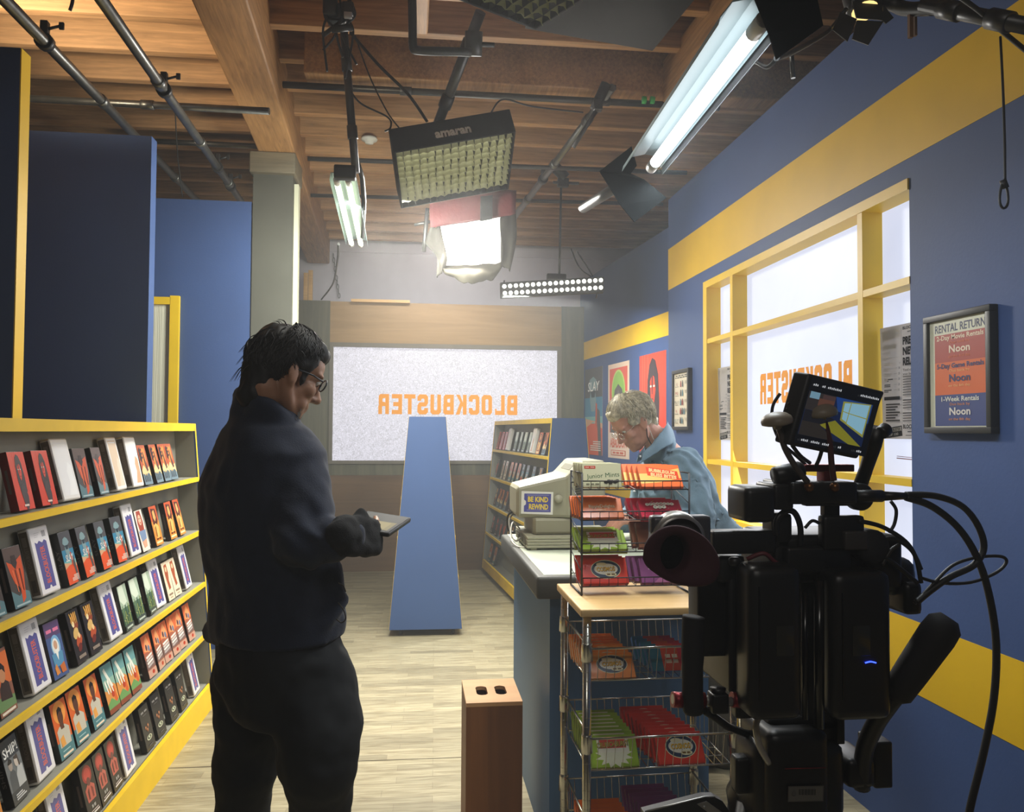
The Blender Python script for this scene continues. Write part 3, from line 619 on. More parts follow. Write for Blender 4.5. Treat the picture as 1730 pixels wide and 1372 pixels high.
# the rack beyond the counter
A_, B_ = Vector((.725, 8.5, 0)), Vector((.925, 6.06, 0)); dv = (B_-A_).normalized(); yaw2 = math.atan2(dv.y, dv.x)-PI/2
nrm = Vector((-dv.y, dv.x, 0))*-1   # away from its front
ctr = A_ + Vector((math.cos(yaw2), math.sin(yaw2), 0))*-.265
M2 = Matrix.Translation(ctr) @ Matrix.Rotation(yaw2, 4, 'Z')
rk2, hw2 = rack('rack of videos with blue end panel standing below the posters', M2, 2.44, 1.60, .05, [1.30, 1.01, .72, .43, .14], True, 'video racks')
ROWS2 = [(1.301, 'top shelf', [('red', 2.40), ('red', 2.22), ('red', 2.03), ('clamC', 1.89), ('green', 1.5), ('green', 1.31), ('green', 1.13), ('green', .94), ('clamP', .82), ('fire', .57), ('act', .37)]),
    (1.011, 'second shelf', [('crea', 2.35), ('cream', 2.04), ('cream', 1.87), ('por', 1.63), ('por', 1.47), ('por', 1.29), ('slay', 1.12), ('slay', .94), ('slay', .69), ('dark', .46)]),
    (.721, 'third shelf', [('dark', 2.28), ('act', 2.11), ('act', 1.95), ('act', 1.75), ('dark', 1.52), ('dark', 1.36)]),
    (.431, 'fourth shelf', [('redc', 2.31), ('redc', 2.08), ('crea', 1.89), ('crea', 1.71), ('dark', 1.5), ('dark', 1.33)]),
    (.141, 'bottom shelf', [('por', 2.29), ('por', 2.06)])]
for z, nm, row in ROWS2:
    for i, (k, o) in enumerate(row):
        tape(k, M2, 2.44-o+.055, hw2(z)-.028, z, yaw2, f'{WORDS[k]}, {ORD[i+1]} from far end, {nm} of blue-ended rack', f'videos on the {nm} of the blue-ended rack', 13)
# the rack standing alone on casters, its plain end towards us
M3 = Matrix.Translation((.095, 5.90, 0)) @ Matrix.Rotation(R(-1.2), 4, 'Z')
rk3, hw3 = rack('plain blue tapering rack end on casters in the middle of the floor', M3, 1.9, 1.60, .05, [1.30, 1.01, .72, .43, .14], True, 'video racks')
from mathutils.geometry import tessellate_polygon
def holed(mb, outer, holes, z0, z1, X, mi=0):
    "a board with openings cut through it"
    loops = [outer]+holes; flat = [p for l in loops for p in l]; n = len(flat)
    tri = tessellate_polygon([[Vector((x, y, 0)) for x, y in l] for l in loops])
    vs = [X @ Vector((x, y, z0)) for x, y in flat] + [X @ Vector((x, y, z1)) for x, y in flat]
    fs = [tuple(reversed(t)) for t in tri] + [tuple(i+n for i in t) for t in tri]; b = 0
    for l in loops:
        m = len(l); fs += [(b+i, b+(i+1) % m, n+b+(i+1) % m, n+b+i) for i in range(m)]; b += m
    return mb.add(vs, fs, mi)
def pill(x, y, a, b, n=6):
    r = min(a, b); P = []
    for cx, cy, a0 in ((a-r, b-r, 0), (-(a-r), b-r, PI/2), (-(a-r), -(b-r), PI), (a-r, -(b-r), 1.5*PI)):
        P += [(x+cx+r*math.cos(a0+PI/2*i/n), y+cy+r*math.sin(a0+PI/2*i/n)) for i in range(n+1)]
    return P
I4 = Matrix.Identity(4)
# ------------------------------------------------------------------ sales counter
ct = empty('sales_counter', (.77, 3.3, 0), None, 'blue sales counter with dark-edged pale top, carrying the old computer', 'counter')
o0 = (-.77, -3.3, 0)
def rel(mb, name, m, root): # build in room coordinates, hang under the root
    b = mb.build(name, m, root); b.matrix_parent_inverse = Matrix.Translation(root.location).inverted() if root.rotation_euler.z == 0 else root.matrix_basis.inverted(); return b
rel(MB().box((.77, 3.31, .465), (.58, 1.02, .93)), 'body', mat('counter_blue', '3f6288', .55, var=.05), ct)
top = rel(MB().box((.765, 3.29, .961), (.69, 1.14, .078), .012), 'edge_band', mat('dark_grey_rubber', '3d3d37', .55, var=.05), ct)
rel(MB().box((.77, 3.297, .9995), (.64, 1.09, .005), .002), 'worktop', mat('pale_laminate', 'c2c9b4', .4, var=.03), ct)
# ------------------------------------------------------------------ old computer terminal, its back to the shop floor
BEI = mat('aged_beige_plastic', 'a19d84', .5, var=.04, scale=6); BEID = mat('dark_beige_plastic', '6e6a56', .6)  # BEID: a darker beige for the socket panel and top vent
SLOT = mat('dark_slot', '2a2923', .8)
cb = empty('desktop_computer', (.67, 3.5, 1.002), None, 'flat beige computer case with ribbed side lying under the old monitor', 'computer')
m = MB()
for i in range(4): m.box((.67, 3.5, 1.016+i*.0122), (.40-(.002 if i % 2 else 0), .38, .0108), .002)
rel(m.box((.67, 3.5, 1.035), (.39, .37, .048)), 'case', BEI, cb)
for i in range(4): rel(MB().box((.5+.33*(i % 2), 3.33+.33*(i//2), 1.0055), (.025, .025, .009)), 'foot', BEI, cb)
rel(MB().box((.469, 3.5, 1.034), (.003, .3, .03)).box((.468, 3.45, 1.034), (.008, .05, .014)).box((.468, 3.56, 1.034), (.008, .04, .014)), 'rear_socket_panel', BEID, cb)
mo = empty('computer_monitor', (.63, 3.5, 1.06), None, 'beige cathode-ray monitor with a blue and yellow sticker, seen from its side', 'monitor')
def loft(mb, secs, mi=0, ch=.02):
    "cross-sections in y, z along x: (x, y0, y1, z0, z1), corners cut by ch"
    vs = []
    for x, y0, y1, z0, z1 in secs:
        for a, b in ((y0+ch, z0), (y1-ch, z0), (y1-.3*ch, z0+.3*ch), (y1, z0+ch), (y1, z1-ch), (y1-.3*ch, z1-.3*ch), (y1-ch, z1), (y0+ch, z1), (y0+.3*ch, z1-.3*ch), (y0, z1-ch), (y0, z0+ch), (y0+.3*ch, z0+.3*ch)): vs.append((x, a, b))
    n = 12; fs = [tuple(range(n)), tuple(reversed(range(len(vs)-n, len(vs))))]
    for i in range(len(secs)-1): fs += [(i*n+k, (i+1)*n+k, (i+1)*n+(k+1) % n, i*n+(k+1) % n) for k in range(n)]
    return mb.add(vs, fs, mi)
h = loft(MB(), [(.436, 3.41, 3.64, 1.145, 1.25), (.446, 3.385, 3.665, 1.13, 1.263), (.642, 3.355, 3.695, 1.13, 1.310), (.652, 3.35, 3.70, 1.13, 1.318), (.700, 3.345, 3.705, 1.128, 1.368), (.712, 3.34, 3.71, 1.125, 1.373), (.80, 3.335, 3.715, 1.118, 1.375), (.81, 3.345, 3.705, 1.126, 1.368)], ch=.014)
rel(h, 'housing', BEI, mo)
rel(loft(MB(), [(.505, 3.38, 3.66, 1.06, 1.131), (.515, 3.36, 3.68, 1.06, 1.131), (.665, 3.36, 3.68, 1.06, 1.131), (.69, 3.36, 3.68, 1.06, 1.075)], ch=.012), 'swivel_base', mat('beige_base', '948f76', .5), mo)
v = MB()
for i in range(16): v.box((.695, 3.3425, 1.15+i*.0105), (.030, .003, .0045), rot=Euler((0, R(-8), 0)))
rel(v, 'side_vents', SLOT, mo)
rel(MB().box((.6755, 3.50, 1.3425), (.003, .20, .03), rot=Euler((0, R(44), 0))), 'top_vent', BEID, mo)
rel(MB().lathe([(0, 0), (.017, 0), (.018, .004), (.016, .008), (0, .009)], 20, (.610, 3.3545, 1.212), Euler((R(90), 0, 0))), 'side_knob', BEI, mo)
a = MB(); a.X = Matrix.Translation((.453, 3.381, 1.148)) @ Matrix.Rotation(-R(8.6), 4, 'Z') @ Matrix.Rotation(R(1.5), 4, 'Y') @ FACE_FRONT
a.rect(0, 0, .135, .096, 'eeebe0'); a.flat([(.012, .008), (.126, .01), (.126, .088), (.012, .086), (.012, .06), (.02, .054), (.02, .04), (.012, .034)], '54549b')
a.flat([(.024, .016), (.118, .017), (.118, .0185), (.024, .0175)], 'b9b7d6'); a.flat([(.024, .079), (.118, .081), (.118, .0825), (.024, .0805)], 'b9b7d6')
a.text('BE KIND', .071, .0635, .022, 'f0d24c', .086, 0, .04); a.text('REWIND', .074, .0325, .022, 'f0d24c', .082, 0, .04)
rel(a, 'sticker', INK, mo)
scr = MB().box((.8085, 3.525, 1.25), (.004, .27, .2), .001); rel(scr, 'screen', mat('dark_glass', '0d1210', .1), mo)
for nm, c, pts, r in (('white', 'ddd9cc', [(.475, 3.58, 1.06), (.44, 3.56, 1.09), (.425, 3.5, 1.03), (.44, 3.42, 1.006), (.47, 3.38, 1.006), (.478, 3.43, 1.01), (.462, 3.5, 1.03)], .0035),
                      ('grey', '8f8c82', [(.47, 3.62, 1.14), (.43, 3.6, 1.10), (.432, 3.55, 1.04), (.445, 3.48, 1.02), (.466, 3.46, 1.035)], .004),
                      ('black', '1d1d1d', [(.50, 3.60, 1.13), (.45, 3.6, 1.135), (.425, 3.62, 1.11), (.43, 3.64, 1.05), (.45, 3.60, 1.04)], .005)):
    tag(MB().tube(curve_pts(pts, 6), r, 7).build('computer_cable', mat(nm+'_cable', c, .5)), f'{nm} cable tangled behind the beige computer', 'cable', 'cables of the computer')
# ------------------------------------------------------------------ chrome wire cart
CHR = mat('chrome', 'b9b7ae', .22, 1); BLKW = mat('black_wire', '15151a', .45)
kc = empty('wire_cart', (.70, 2.41, 0), None, 'chrome wire cart with a wooden top holding baskets of sweets', 'cart')
CX0, CX1, CY0, CY1 = .468, .945, 2.215, 2.60
rel(MB().box(((CX0+CX1)/2, (CY0+CY1)/2, .989), (CX1-CX0, CY1-CY0, .022), .004), 'wooden_top', wood('beech', 'c79f63', 'e0bd84', 0, .45, 2, 8), kc)
for x in (CX0+.022, CX1-.022):
    for y in (CY0+.022, CY1-.022):
        p = MB().tube([(x, y, .03), (x, y, .978)], .0125, 14)
        for i in range(36): p.lathe([(.0125, -.001), (.0131, 0), (.0125, .001)], 12, (x, y, .06+i*.0254), cap=False)
        po = rel(p, 'post', CHR, kc)
        for z in (.62, .875, .365): rel(MB().lathe([(.0135, -.026), (.0175, -.024), (.0155, .022), (.0155, .026)], 14, (x, y, z)), 'shelf_sleeve', CHR, kc)
        rel(MB().lathe([(0, 0), (.014, 0), (.018, .01), (.012, .03), (0, .03)], 14, (x, y, 0.001)), 'foot', mat('black_plastic', '151515', .5), kc)
for zr in (.887, .636, .385):
    b = MB(); zb = zr-.095; x0, x1, y0, y1 = CX0+.03, CX1-.03, CY0+.012, CY1-.03
    for z, r, yy in ((zr, .0038, y0), (zr-.005, .0025, y1), (zb, .0025, y0+.02), (zb, .0025, y1-.02)): b.tube([(x0, yy, z), (x1, yy, z)], r, 6)
    for xx in (x0, x1): b.tube([(xx, y0, zr), (xx, y1, zr)], .0035, 6); b.tube([(xx, y0+.02, zb), (xx, y1-.02, zb)], .0025, 6)
    n = 17
    for i in range(n+1):
        x = x0+(x1-x0)*i/n; b.tube([(x, y0, zr), (x, y0+.02, zb), (x, y1-.02, zb), (x, y1, zr-.005)], .0013, 4)
    for i in range(1, 5):
        y = y0+.02+(y1-y0-.04)*i/5; b.tube([(x0, y, zb), (x1, y, zb)], .0013, 4)
    for i in range(1, 9):
        y = y0+(y1-y0)*i/9
        for xx in (x0, x1): b.tube([(xx, y, zr), (xx, y, zb)], .0012, 4)
    rel(b, 'basket', CHR, kc)
# ------------------------------------------------------------------ black wire rack on the cart
rk = empty('wire_rack', (.675, 2.48, 1.0), None, 'black four-tier wire sweet rack standing on the wooden cart top', 'rack')
RX0, RX1, RYF, RYB, RZT = .508, .846, 2.395, 2.565, 1.372
for x in (RX0, RX1):
    f = MB()
    for y in (RYF, RYB): f.tube([(x, y, 1.003), (x, y, RZT)], .0032, 7)
    f.tube([(x, RYF, 1.004), (x, RYB, 1.004)], .0032, 6).tube([(x, RYF, RZT), (x, RYB, RZT)], .0025, 6)
    for z in (1.03, 1.085, 1.135, 1.19, 1.235, 1.29, 1.328): f.tube([(x, RYF, z-.012), (x, RYB, z+.03)], .0016, 5)
    rel(f, 'side_frame', BLKW, rk)
TIER = (1.322, 1.229, 1.132, 1.028)
for z in TIER:
    t = MB()
    for zz, yy in ((z, RYF), (z+.026, RYF), (z+.012, RYB-.003), (z+.004, (RYF+RYB)/2)): t.tube([(RX0, yy, zz), (RX1, yy, zz)], .002, 5)
    for i in range(1, 12):
        x = RX0+(RX1-RX0)*i/12; t.tube([(x, RYF, z+.026), (x, RYF, z), (x, RYB-.003, z+.012)], .0012, 4)
    rel(t, 'tier', BLKW, rk)
# ------------------------------------------------------------------ sweet boxes
def oval_logo(mb, w, h, word, sub, c):
    mb.oval(.53*w, .54*h, .34*w, .37*h, 'eadfb4', 28); mb.oval(.53*w, .54*h, .325*w, .345*h, '2c3a52', 28); mb.oval(.53*w, .55*h, .27*w, .22*h, 'e9e2cf', 24)
    mb.text(word, .53*w, .55*h, .17*h, '6e4a16', .42*w, .03, .05); mb.text(word, .525*w, .56*h, .17*h, 'f0bd2c', .42*w, .03, .03)
    mb.oval(.44*w, .74*h, .12*w, .07*h, 'eadfb4', 14); mb.oval(.63*w, .34*h, .13*w, .08*h, 'eadfb4', 14); mb.words(.63*w, .34*h, .06*h, .18*w, '7a5a20', 2)
def box_art(k, mb, w, h):
    if k == 'mint':
        mb.rect(0, 0, w, h, 'd7d2ad'); mb.text('Junior Mints', .53*w, .50*h, .20*h, '2d5a3c', .86*w, .07); mb.rect(.05*w, .78*h, .34*w, .9*h, 'c8412f'); mb.words(.195*w, .84*h, .05*h, .24*w, 'e8a596', 2)
        for x, y, r in ((.60, .20, .055), (.68, .24, .06), (.76, .24, .05), (.84, .22, .06), (.9, .26, .05), (.72, .18, .05)): mb.oval(x*w, y*h, r*w*1.05, r*w*.75, '33302b', 12)
        mb.words(.25*w, .12*h, .04*h, .34*w, '5a5a48', 3)
    elif k == 'bubble':
        mb.rect(0, 0, w, h, 'f0723a'); mb.flat(P_(w, h, [(0, .1), (0, .6), (.4, .62), (1, .85), (1, .4), (.5, .2)]), 'eec06a'); mb.flat(P_(w, h, [(0, 0), (1, 0), (1, .38), (.45, .2), (0, .14)]), 'f0723a')
        mb.flat(P_(w, h, [(.2, .52), (.95, .3), (.95, .7), (.2, .92)]), 'dd4a2c'); mb.text('BUBBLEGUM', .57*w, .70*h, .15*h, 'f6c98c', .62*w, -.17, .04); mb.text('BLISS BITES', .59*w, .50*h, .15*h, 'f6c98c', .62*w, -.17, .04)
    elif k == 'ripple':
        mb.rect(0, 0, w, h, 'e8721f'); mb.text('RippleDelights', .52*w, .58*h, .17*h, '8a3d12', .62*w, .02, .03); mb.text('RippleDelights', .515*w, .59*h, .17*h, 'f7d9a6', .62*w, .02, .01); mb.rect(.42*w, .36*h, .6*w, .45*h, 'eda35c')
    elif k == 'sprinkle':
        mb.rect(0, 0, w, h, 'c22744')
        for i in range(26): mb.flat([(x, y) for x, y in [((.04+.92*((i*37) % 101)/101)*w, (.06+.88*((i*53) % 97)/97)*h)] for x, y in ((x, y), (x+.03*w, y+.02*h*((i % 3)-1)), (x+.03*w, y+.02*h*((i % 3)-1)+.025*h), (x, y+.025*h))], ['e9b94e', 'f2e9e0', 'd96a8a', '8a1c3a'][i % 4])
        for i, c in enumerate('SPRINKLE'): mb.oval((.20+.085*i)*w, (.74-.012*abs(i-3.5))*h, .05*w, .085*h, 'f0e9d6', 12); mb.text(c, (.20+.085*i)*w, (.74-.012*abs(i-3.5))*h, .08*h, '2a3a34')
        for i, c in enumerate('POP'): mb.oval((.38+.1*i)*w, .52*h, .058*w, .1*h, 'f0e9d6', 12); mb.text(c, (.38+.1*i)*w, .52*h, .1*h, '2a3a34')
    elif k == 'crunch':
        mb.rect(0, 0, w, h, '9ab836'); P = []
        for i in range(24):
            a = 2*PI*i/24; r = .46 if i % 2 else .30; P.append((.5*w+r*w*math.cos(a)*.9, .35*h+r*h*math.sin(a)*.85))
        mb.flat(P, 'eceacb'); mb.rect(.16*w, .45*h, .84*w, .92*h, 'efe9d2'); mb.rect(.22*w, .58*h, .78*w, .88*h, 'e0573f'); mb.text('CRUNCHBURST', .5*w, .7*h, .17*h, '3e5520', .70*w, .05, .05); mb.text('CRUNCHBURST', .495*w, .705*h, .16*h, 'd9b54a', .68*w, .05, .01)
    elif k == 'choc': mb.rect(0, 0, w, h, '8f5a3c'); mb.rect(.3*w, .1*h, .95*w, .8*h, 'd9762f'); mb.words(.6*w, .5*h, .12*h, .5*w, 'f0d9ae', 2)
    elif k == 'cosred': mb.rect(0, 0, w, h, 'df3a26'); oval_logo(mb, w, h, 'COSMOS', 'CHEWS', 0)
    elif k == 'cosor':
        mb.rect(0, 0, w, h, 'ef8a2c')
        for i in range(3): mb.oval((.2+.3*i)*w, (.8-.3*(i % 2))*h, .2*w, .12*h, 'f2a64a', 14)
        oval_logo(mb, w, h, 'COSMOS', 'GEMS', 0)
    elif k == 'purple': mb.rect(0, 0, w, h, '8f4f86'); mb.flat(P_(w, h, [(.3, 0), (1, 0), (1, .7), (.7, .5), (.5, .3)]), 'b9719f'); mb.words(.4*w, .6*h, .12*h, .4*w, 'e3c3da', 2)
    elif k == 'blue': mb.rect(0, 0, w, h, '2a7f9a'); mb.rect(.28*w, 0, w, h, 'e0543c'); mb.rect(.7*w, 0, w, h, 'd9334a'); mb.words(.52*w, .6*h, .15*h, .3*w, 'f2e4cf', 2); mb.words(.52*w, .38*h, .15*h, .3*w, 'f2e4cf', 2, seed=3)
    elif k == 'orange': mb.rect(0, 0, w, h, 'ee7a24'); mb.rect(.2*w, .3*h, .8*w, .7*h, 'f09a48')
SIDE = dict(mint='b9b594', bubble='e2622f', ripple='b3521c', sprinkle='9c2340', crunch='7f9a30', choc='6e4430', cosred='b32c22', cosor='b0681f', purple='6f3a6c', blue='245fa0', orange='d9651f')
BOXES = {}
def sweet_box(k, w, h, d):
    key = (k, w, h)
    if key in BOXES: return copy_tree(BOXES[key])
    r = MB().box((0, d/2, h/2), (w, d, h), .0012, col=SIDE[k]).build('sweet_box', INK)
    a = MB(); a.X = Matrix.Translation((-w/2*.99, -.0002, h*.006)) @ FACE_FRONT; box_art(k, a, w*.98, h*.985); a.build('front_print', INKG, r)
    BOXES[key] = r; return r
SW = dict(mint='cream mint box with green lettering', bubble='orange bubblegum box with red banner', ripple='orange box with pale script', sprinkle='crimson sprinkle-patterned box', crunch='lime green box with white burst', choc='brown and orange sweet box',
    cosred='red box with oval badge', cosor='orange box with oval badge', purple='purple sweet box', blue='teal and red sweet box', orange='plain orange sweet box')
def stack(k, n, x, y, z, w, h, d, tilt, where, place, dx=0, gap=1.25, dz=0):
    "boxes leaning back one behind the other"
    st = d/math.cos(R(tilt))*gap
    for i in range(n):
        o = sweet_box(k, w, h, d); o.location = (x+dx*i+rnd.uniform(-.001, .001), y+st*i, z+dz*i+.001+.0); o.rotation_euler = (-R(tilt), 0, rnd.uniform(-.012, .012))
        nth = 'front' if i == 0 else 'rearmost' if i == n-1 else ORD[i+1]
        tag(o, f'{SW[k]}, {nth} of its stack, {where}', 'sweet box', place)
T = TIER; yf = RYF+.008
stack('mint', 6, .575, yf, T[0]+.006, .122, .074, .014, 14, 'top tier of black rack', 'sweets in the wire rack', -.002, 1.2)
stack('bubble', 4, .765, yf, T[0]+.006, .135, .085, .018, 40, 'top tier of black rack', 'sweets in the wire rack', -.009)
stack('ripple', 5, .576, yf, T[1]+.006, .134, .072, .016, 40, 'second tier of black rack', 'sweets in the wire rack', -.002)
stack('sprinkle', 3, .765, yf, T[1]+.006, .135, .072, .022, 48, 'second tier of black rack', 'sweets in the wire rack', -.008)
stack('crunch', 3, .585, yf, T[2]+.006, .142, .085, .02, 54, 'third tier of black rack', 'sweets in the wire rack', -.003)
stack('choc', 2, .765, yf+.03, T[2]+.006, .135, .085, .02, 30, 'third tier of black rack', 'sweets in the wire rack', -.012)
stack('cosred', 3, .588, yf, T[3]+.006, .142, .085, .02, 32, 'bottom tier of black rack', 'sweets in the wire rack', -.004)
stack('purple', 3, .765, yf, T[3]+.006, .135, .08, .02, 32, 'bottom tier of black rack', 'sweets in the wire rack', -.012)
yf = CY0+.036
stack('cosor', 8, .570, yf, .795, .138, .078, .018, 42, 'top basket of cart', 'sweets in the cart baskets', -.001, 1.3)
stack('blue', 5, .765, yf+.05, .795, .125, .078, .018, 42, 'top basket of cart', 'sweets in the cart baskets', -.004, 1.3)
stack('crunch', 8, .578, yf, .544, .140, .09, .018, 38, 'middle basket of cart', 'sweets in the cart baskets', -.001, 1.3)
stack('cosred', 9, .775, yf, .544, .140, .09, .018, 38, 'middle basket of cart', 'sweets in the cart baskets', -.005, 1.25)
stack('orange', 6, .575, yf, .293, .140, .09, .018, 38, 'lowest basket of cart', 'sweets in the cart baskets', -.001, 1.3)
stack('purple', 9, .775, yf, .293, .140, .095, .018, 34, 'lowest basket of cart', 'sweets in the cart baskets', -.005, 1.25)
# ------------------------------------------------------------------ wooden box standing on end
ab = empty('apple_box', (.30, 3.05, 0), None, 'tall brown wooden box on end with two hand holes on top', 'box')
W_BOX = wood('box_ply_shaded', '5c320f', '7d4b1f', 2, .6, 2, 5); W_BOXT = wood('box_ply_top', 'b28457', 'c99b6c', 0, .55, 2, 5)  # side boards darkened to carry their shade; the top keeps a lighter ply
b = MB().box((.298, 2.925, .25), (.206, .012, .50)).box((.298, 3.185, .25), (.206, .012, .50)).box((.201, 3.055, .25), (.012, .248, .50)).box((.395, 3.055, .25), (.012, .248, .50)).box((.298, 3.055, .008), (.18, .247, .014))
rel(b, 'side_boards', W_BOX, ab)
rel(holed(MB(), [(.195, 2.919), (.401, 2.919), (.401, 3.191), (.195, 3.191)], [pill(.262, 3.055, .021, .052), pill(.334, 3.055, .021, .052)], .5, .514, I4), 'end_board', W_BOXT, ab)
# ------------------------------------------------------------------ posters on the far part of the right wall
def far_face(Y, z, out=.0012):
    s = (FA.y-Y)/-fd.y; nrm = Vector((-fd.y, fd.x, 0)); p = FA + fd*s - nrm*out
    return Matrix(((fd.x, 0, -nrm.x, p.x), (fd.y, 0, -nrm.y, p.y), (0, 1, 0, z), (0, 0, 0, 1)))
def art_abaddon(mb, w, h):
    mb.rect(0, 0, w, h, 'e6c9b4'); mb.rect(.08*w, .27*h, .92*w, .95*h, 'd9563e'); mb.oval(.5*w, .7*h, .32*w, .23*h, 'b9cf6a', 26); mb.oval(.5*w, .7*h, .28*w, .21*h, '8fbf4a', 26)
    mb.flat(P_(w, h, [(.22, .3), (.78, .3), (.76, .56), (.68, .72), (.5, .78), (.33, .72), (.25, .56)]), '55504e'); mb.flat(P_(w, h, [(.36, .5), (.62, .5), (.62, .66), (.5, .72), (.38, .66)]), '6d6864'); mb.rect(.12*w, .27*h, .88*w, .42*h, '4c4a46')
    mb.text('ABADDON', .5*w, .165*h, .10*h, 'd9603f', .78*w, 0, .02); mb.rect(.16*w, .03*h, .84*w, .085*h, 'cf5a3c'); mb.rect(.19*w, .037*h, .81*w, .078*h, 'e6c9b4'); mb.words(.5*w, .057*h, .02*h, .5*w, 'cf5a3c', 3)
def poster(fn, Y, z, w, h, label, kw={}):
    a = MB(); a.EPS = .0003; a.box((w/2, h/2, -.0006), (w, h, .001), col='d8d0c8'); fn(a, w, h, **kw)
    o = a.build('poster', INK); o.matrix_world = far_face(Y, z, .0018); return tag(o, label, 'poster', 'film posters on the far wall')
poster(art_slay, 8.60, 1.25, .61, .92, 'poster with teal helmeted figure over orange ground, nearest the back wall', dict(big=True))
poster(art_abaddon, 7.81, 1.24, .61, .92, 'cream-bordered poster with green hooded figure, between the other two posters')
poster(art_red, 6.94, 1.245, .61, .925, 'bright red poster of a woman with long dark hair')
# ------------------------------------------------------------------ framed signs on the near wall
BLKF = mat('black_frame', '2b2a28', .45)
def framed(y1, z0, w, h, label, draw, fw=.021, dp=.03):
    r = empty('framed_sign', (XR, y1-w/2, z0), None, label, 'framed sign')
    X = Matrix.Translation((XR-.001, y1, z0)) @ face_x(-1)
    f = MB(); f.X = X
    for a in ((0, 0, w, fw), (0, h-fw, w, h), (0, fw, fw, h-fw), (w-fw, fw, w, h-fw)): f.box(((a[0]+a[2])/2, (a[1]+a[3])/2, dp/2), (a[2]-a[0], a[3]-a[1], dp), .002)
    rel(f, 'frame', BLKF, r)
    a = MB(); a.X = X @ Matrix.Translation((fw, fw, dp-.012)); a.box((w/2-fw, h/2-fw, -.008), (w-2*fw, h-2*fw, .015), col='d6d4bd'); draw(a, w-2*fw, h-2*fw); rel(a, 'print', INK, r); return r
def d_rental(a, w, h):
    a.rect(0, 0, w, h, 'd3d1b9'); x0, x1 = .09*w, .97*w; c = .53*w
    a.rect(x0, .605*h, x1, .865*h, 'a8493f'); a.rect(x0, .30*h, x1, .605*h, 'd3683a'); a.rect(x0, 0.01*h, x1, .30*h, '454f7e')
    a.text('RENTAL RETURN', c, .925*h, .075*h, '2d3154', .86*w, 0, .02)
    for t, y, hh, ww, col, b in (('2-Day Movie Rentals', .835, .045, .80, 'e6d3b8', .02), ('Due back by', .785, .025, .34, 'd9764a', 0), ('Noon', .725, .068, .36, 'e3cdb6', .03), ('on the 3rd day.', .655, .025, .38, 'd9764a', 0),
        ('5-Day Game Rentals', .57, .045, .80, '3c4067', .03), ('Due back by', .522, .025, .34, 'edb878', 0), ('Noon', .455, .068, .36, '3c4067', .03), ('on the 6th day.', .385, .025, .38, 'edb878', 0),
        ('1-Week Rentals', .262, .045, .64, 'd9d8cb', .02), ('Due back by', .213, .025, .34, 'd78a4c', 0), ('Noon', .148, .068, .36, 'd9d3cb', .03), ('on the 8th day.', .075, .025, .38, 'd78a4c', 0)): a.text(t, c, y*h, hh*h, col, ww*w, 0, b)
framed(2.608, 1.499, .328, .405, 'black-framed red, orange and navy rental return notice, right of the window', d_rental)
def d_rate(a, w, h):
    a.rect(0, 0, w, h, 'd9cdb6'); a.words(.5*w, .955*h, .02*h, .8*w, '3c3836', 4); a.words(.5*w, .92*h, .02*h, .84*w, '3c3836', 5)
    for i, (t, c) in enumerate((('G', '8d3b3a'), ('PG', 'b04a42'), ('PG-13', '62625f'), ('R', 'b04a42'), ('NC-17', '4f7583'))):
        y = (.80-.17*i)*h; a.text(t, .2*w, y, .055*h, c, min(.09*len(t), .3)*w); a.rect(.08*w, y-.055*h, .32*w, y-.045*h, '8a8378')
        for k in range(2 + (i == 3)):
            x = (.48+.13*k)*w; col = ('9a3f3c', '4c4a48', '5a7f88')[(i+k) % 3]; a.oval(x, y+.045*h, .03*w, .014*h, col, 8); a.flat([(x-.045*w, y-.06*h), (x+.045*w, y-.06*h), (x+.035*w, y+.03*h), (x-.035*w, y+.03*h)], col)
        for k in range(3): a.rect(.76*w, y+(.035-.02*k)*h, .92*w, y+(.043-.02*k)*h, 'a39a8b')
framed(5.378, 1.51, .335, .41, 'small black-framed cream ratings chart, left of the window', d_rate, .024)
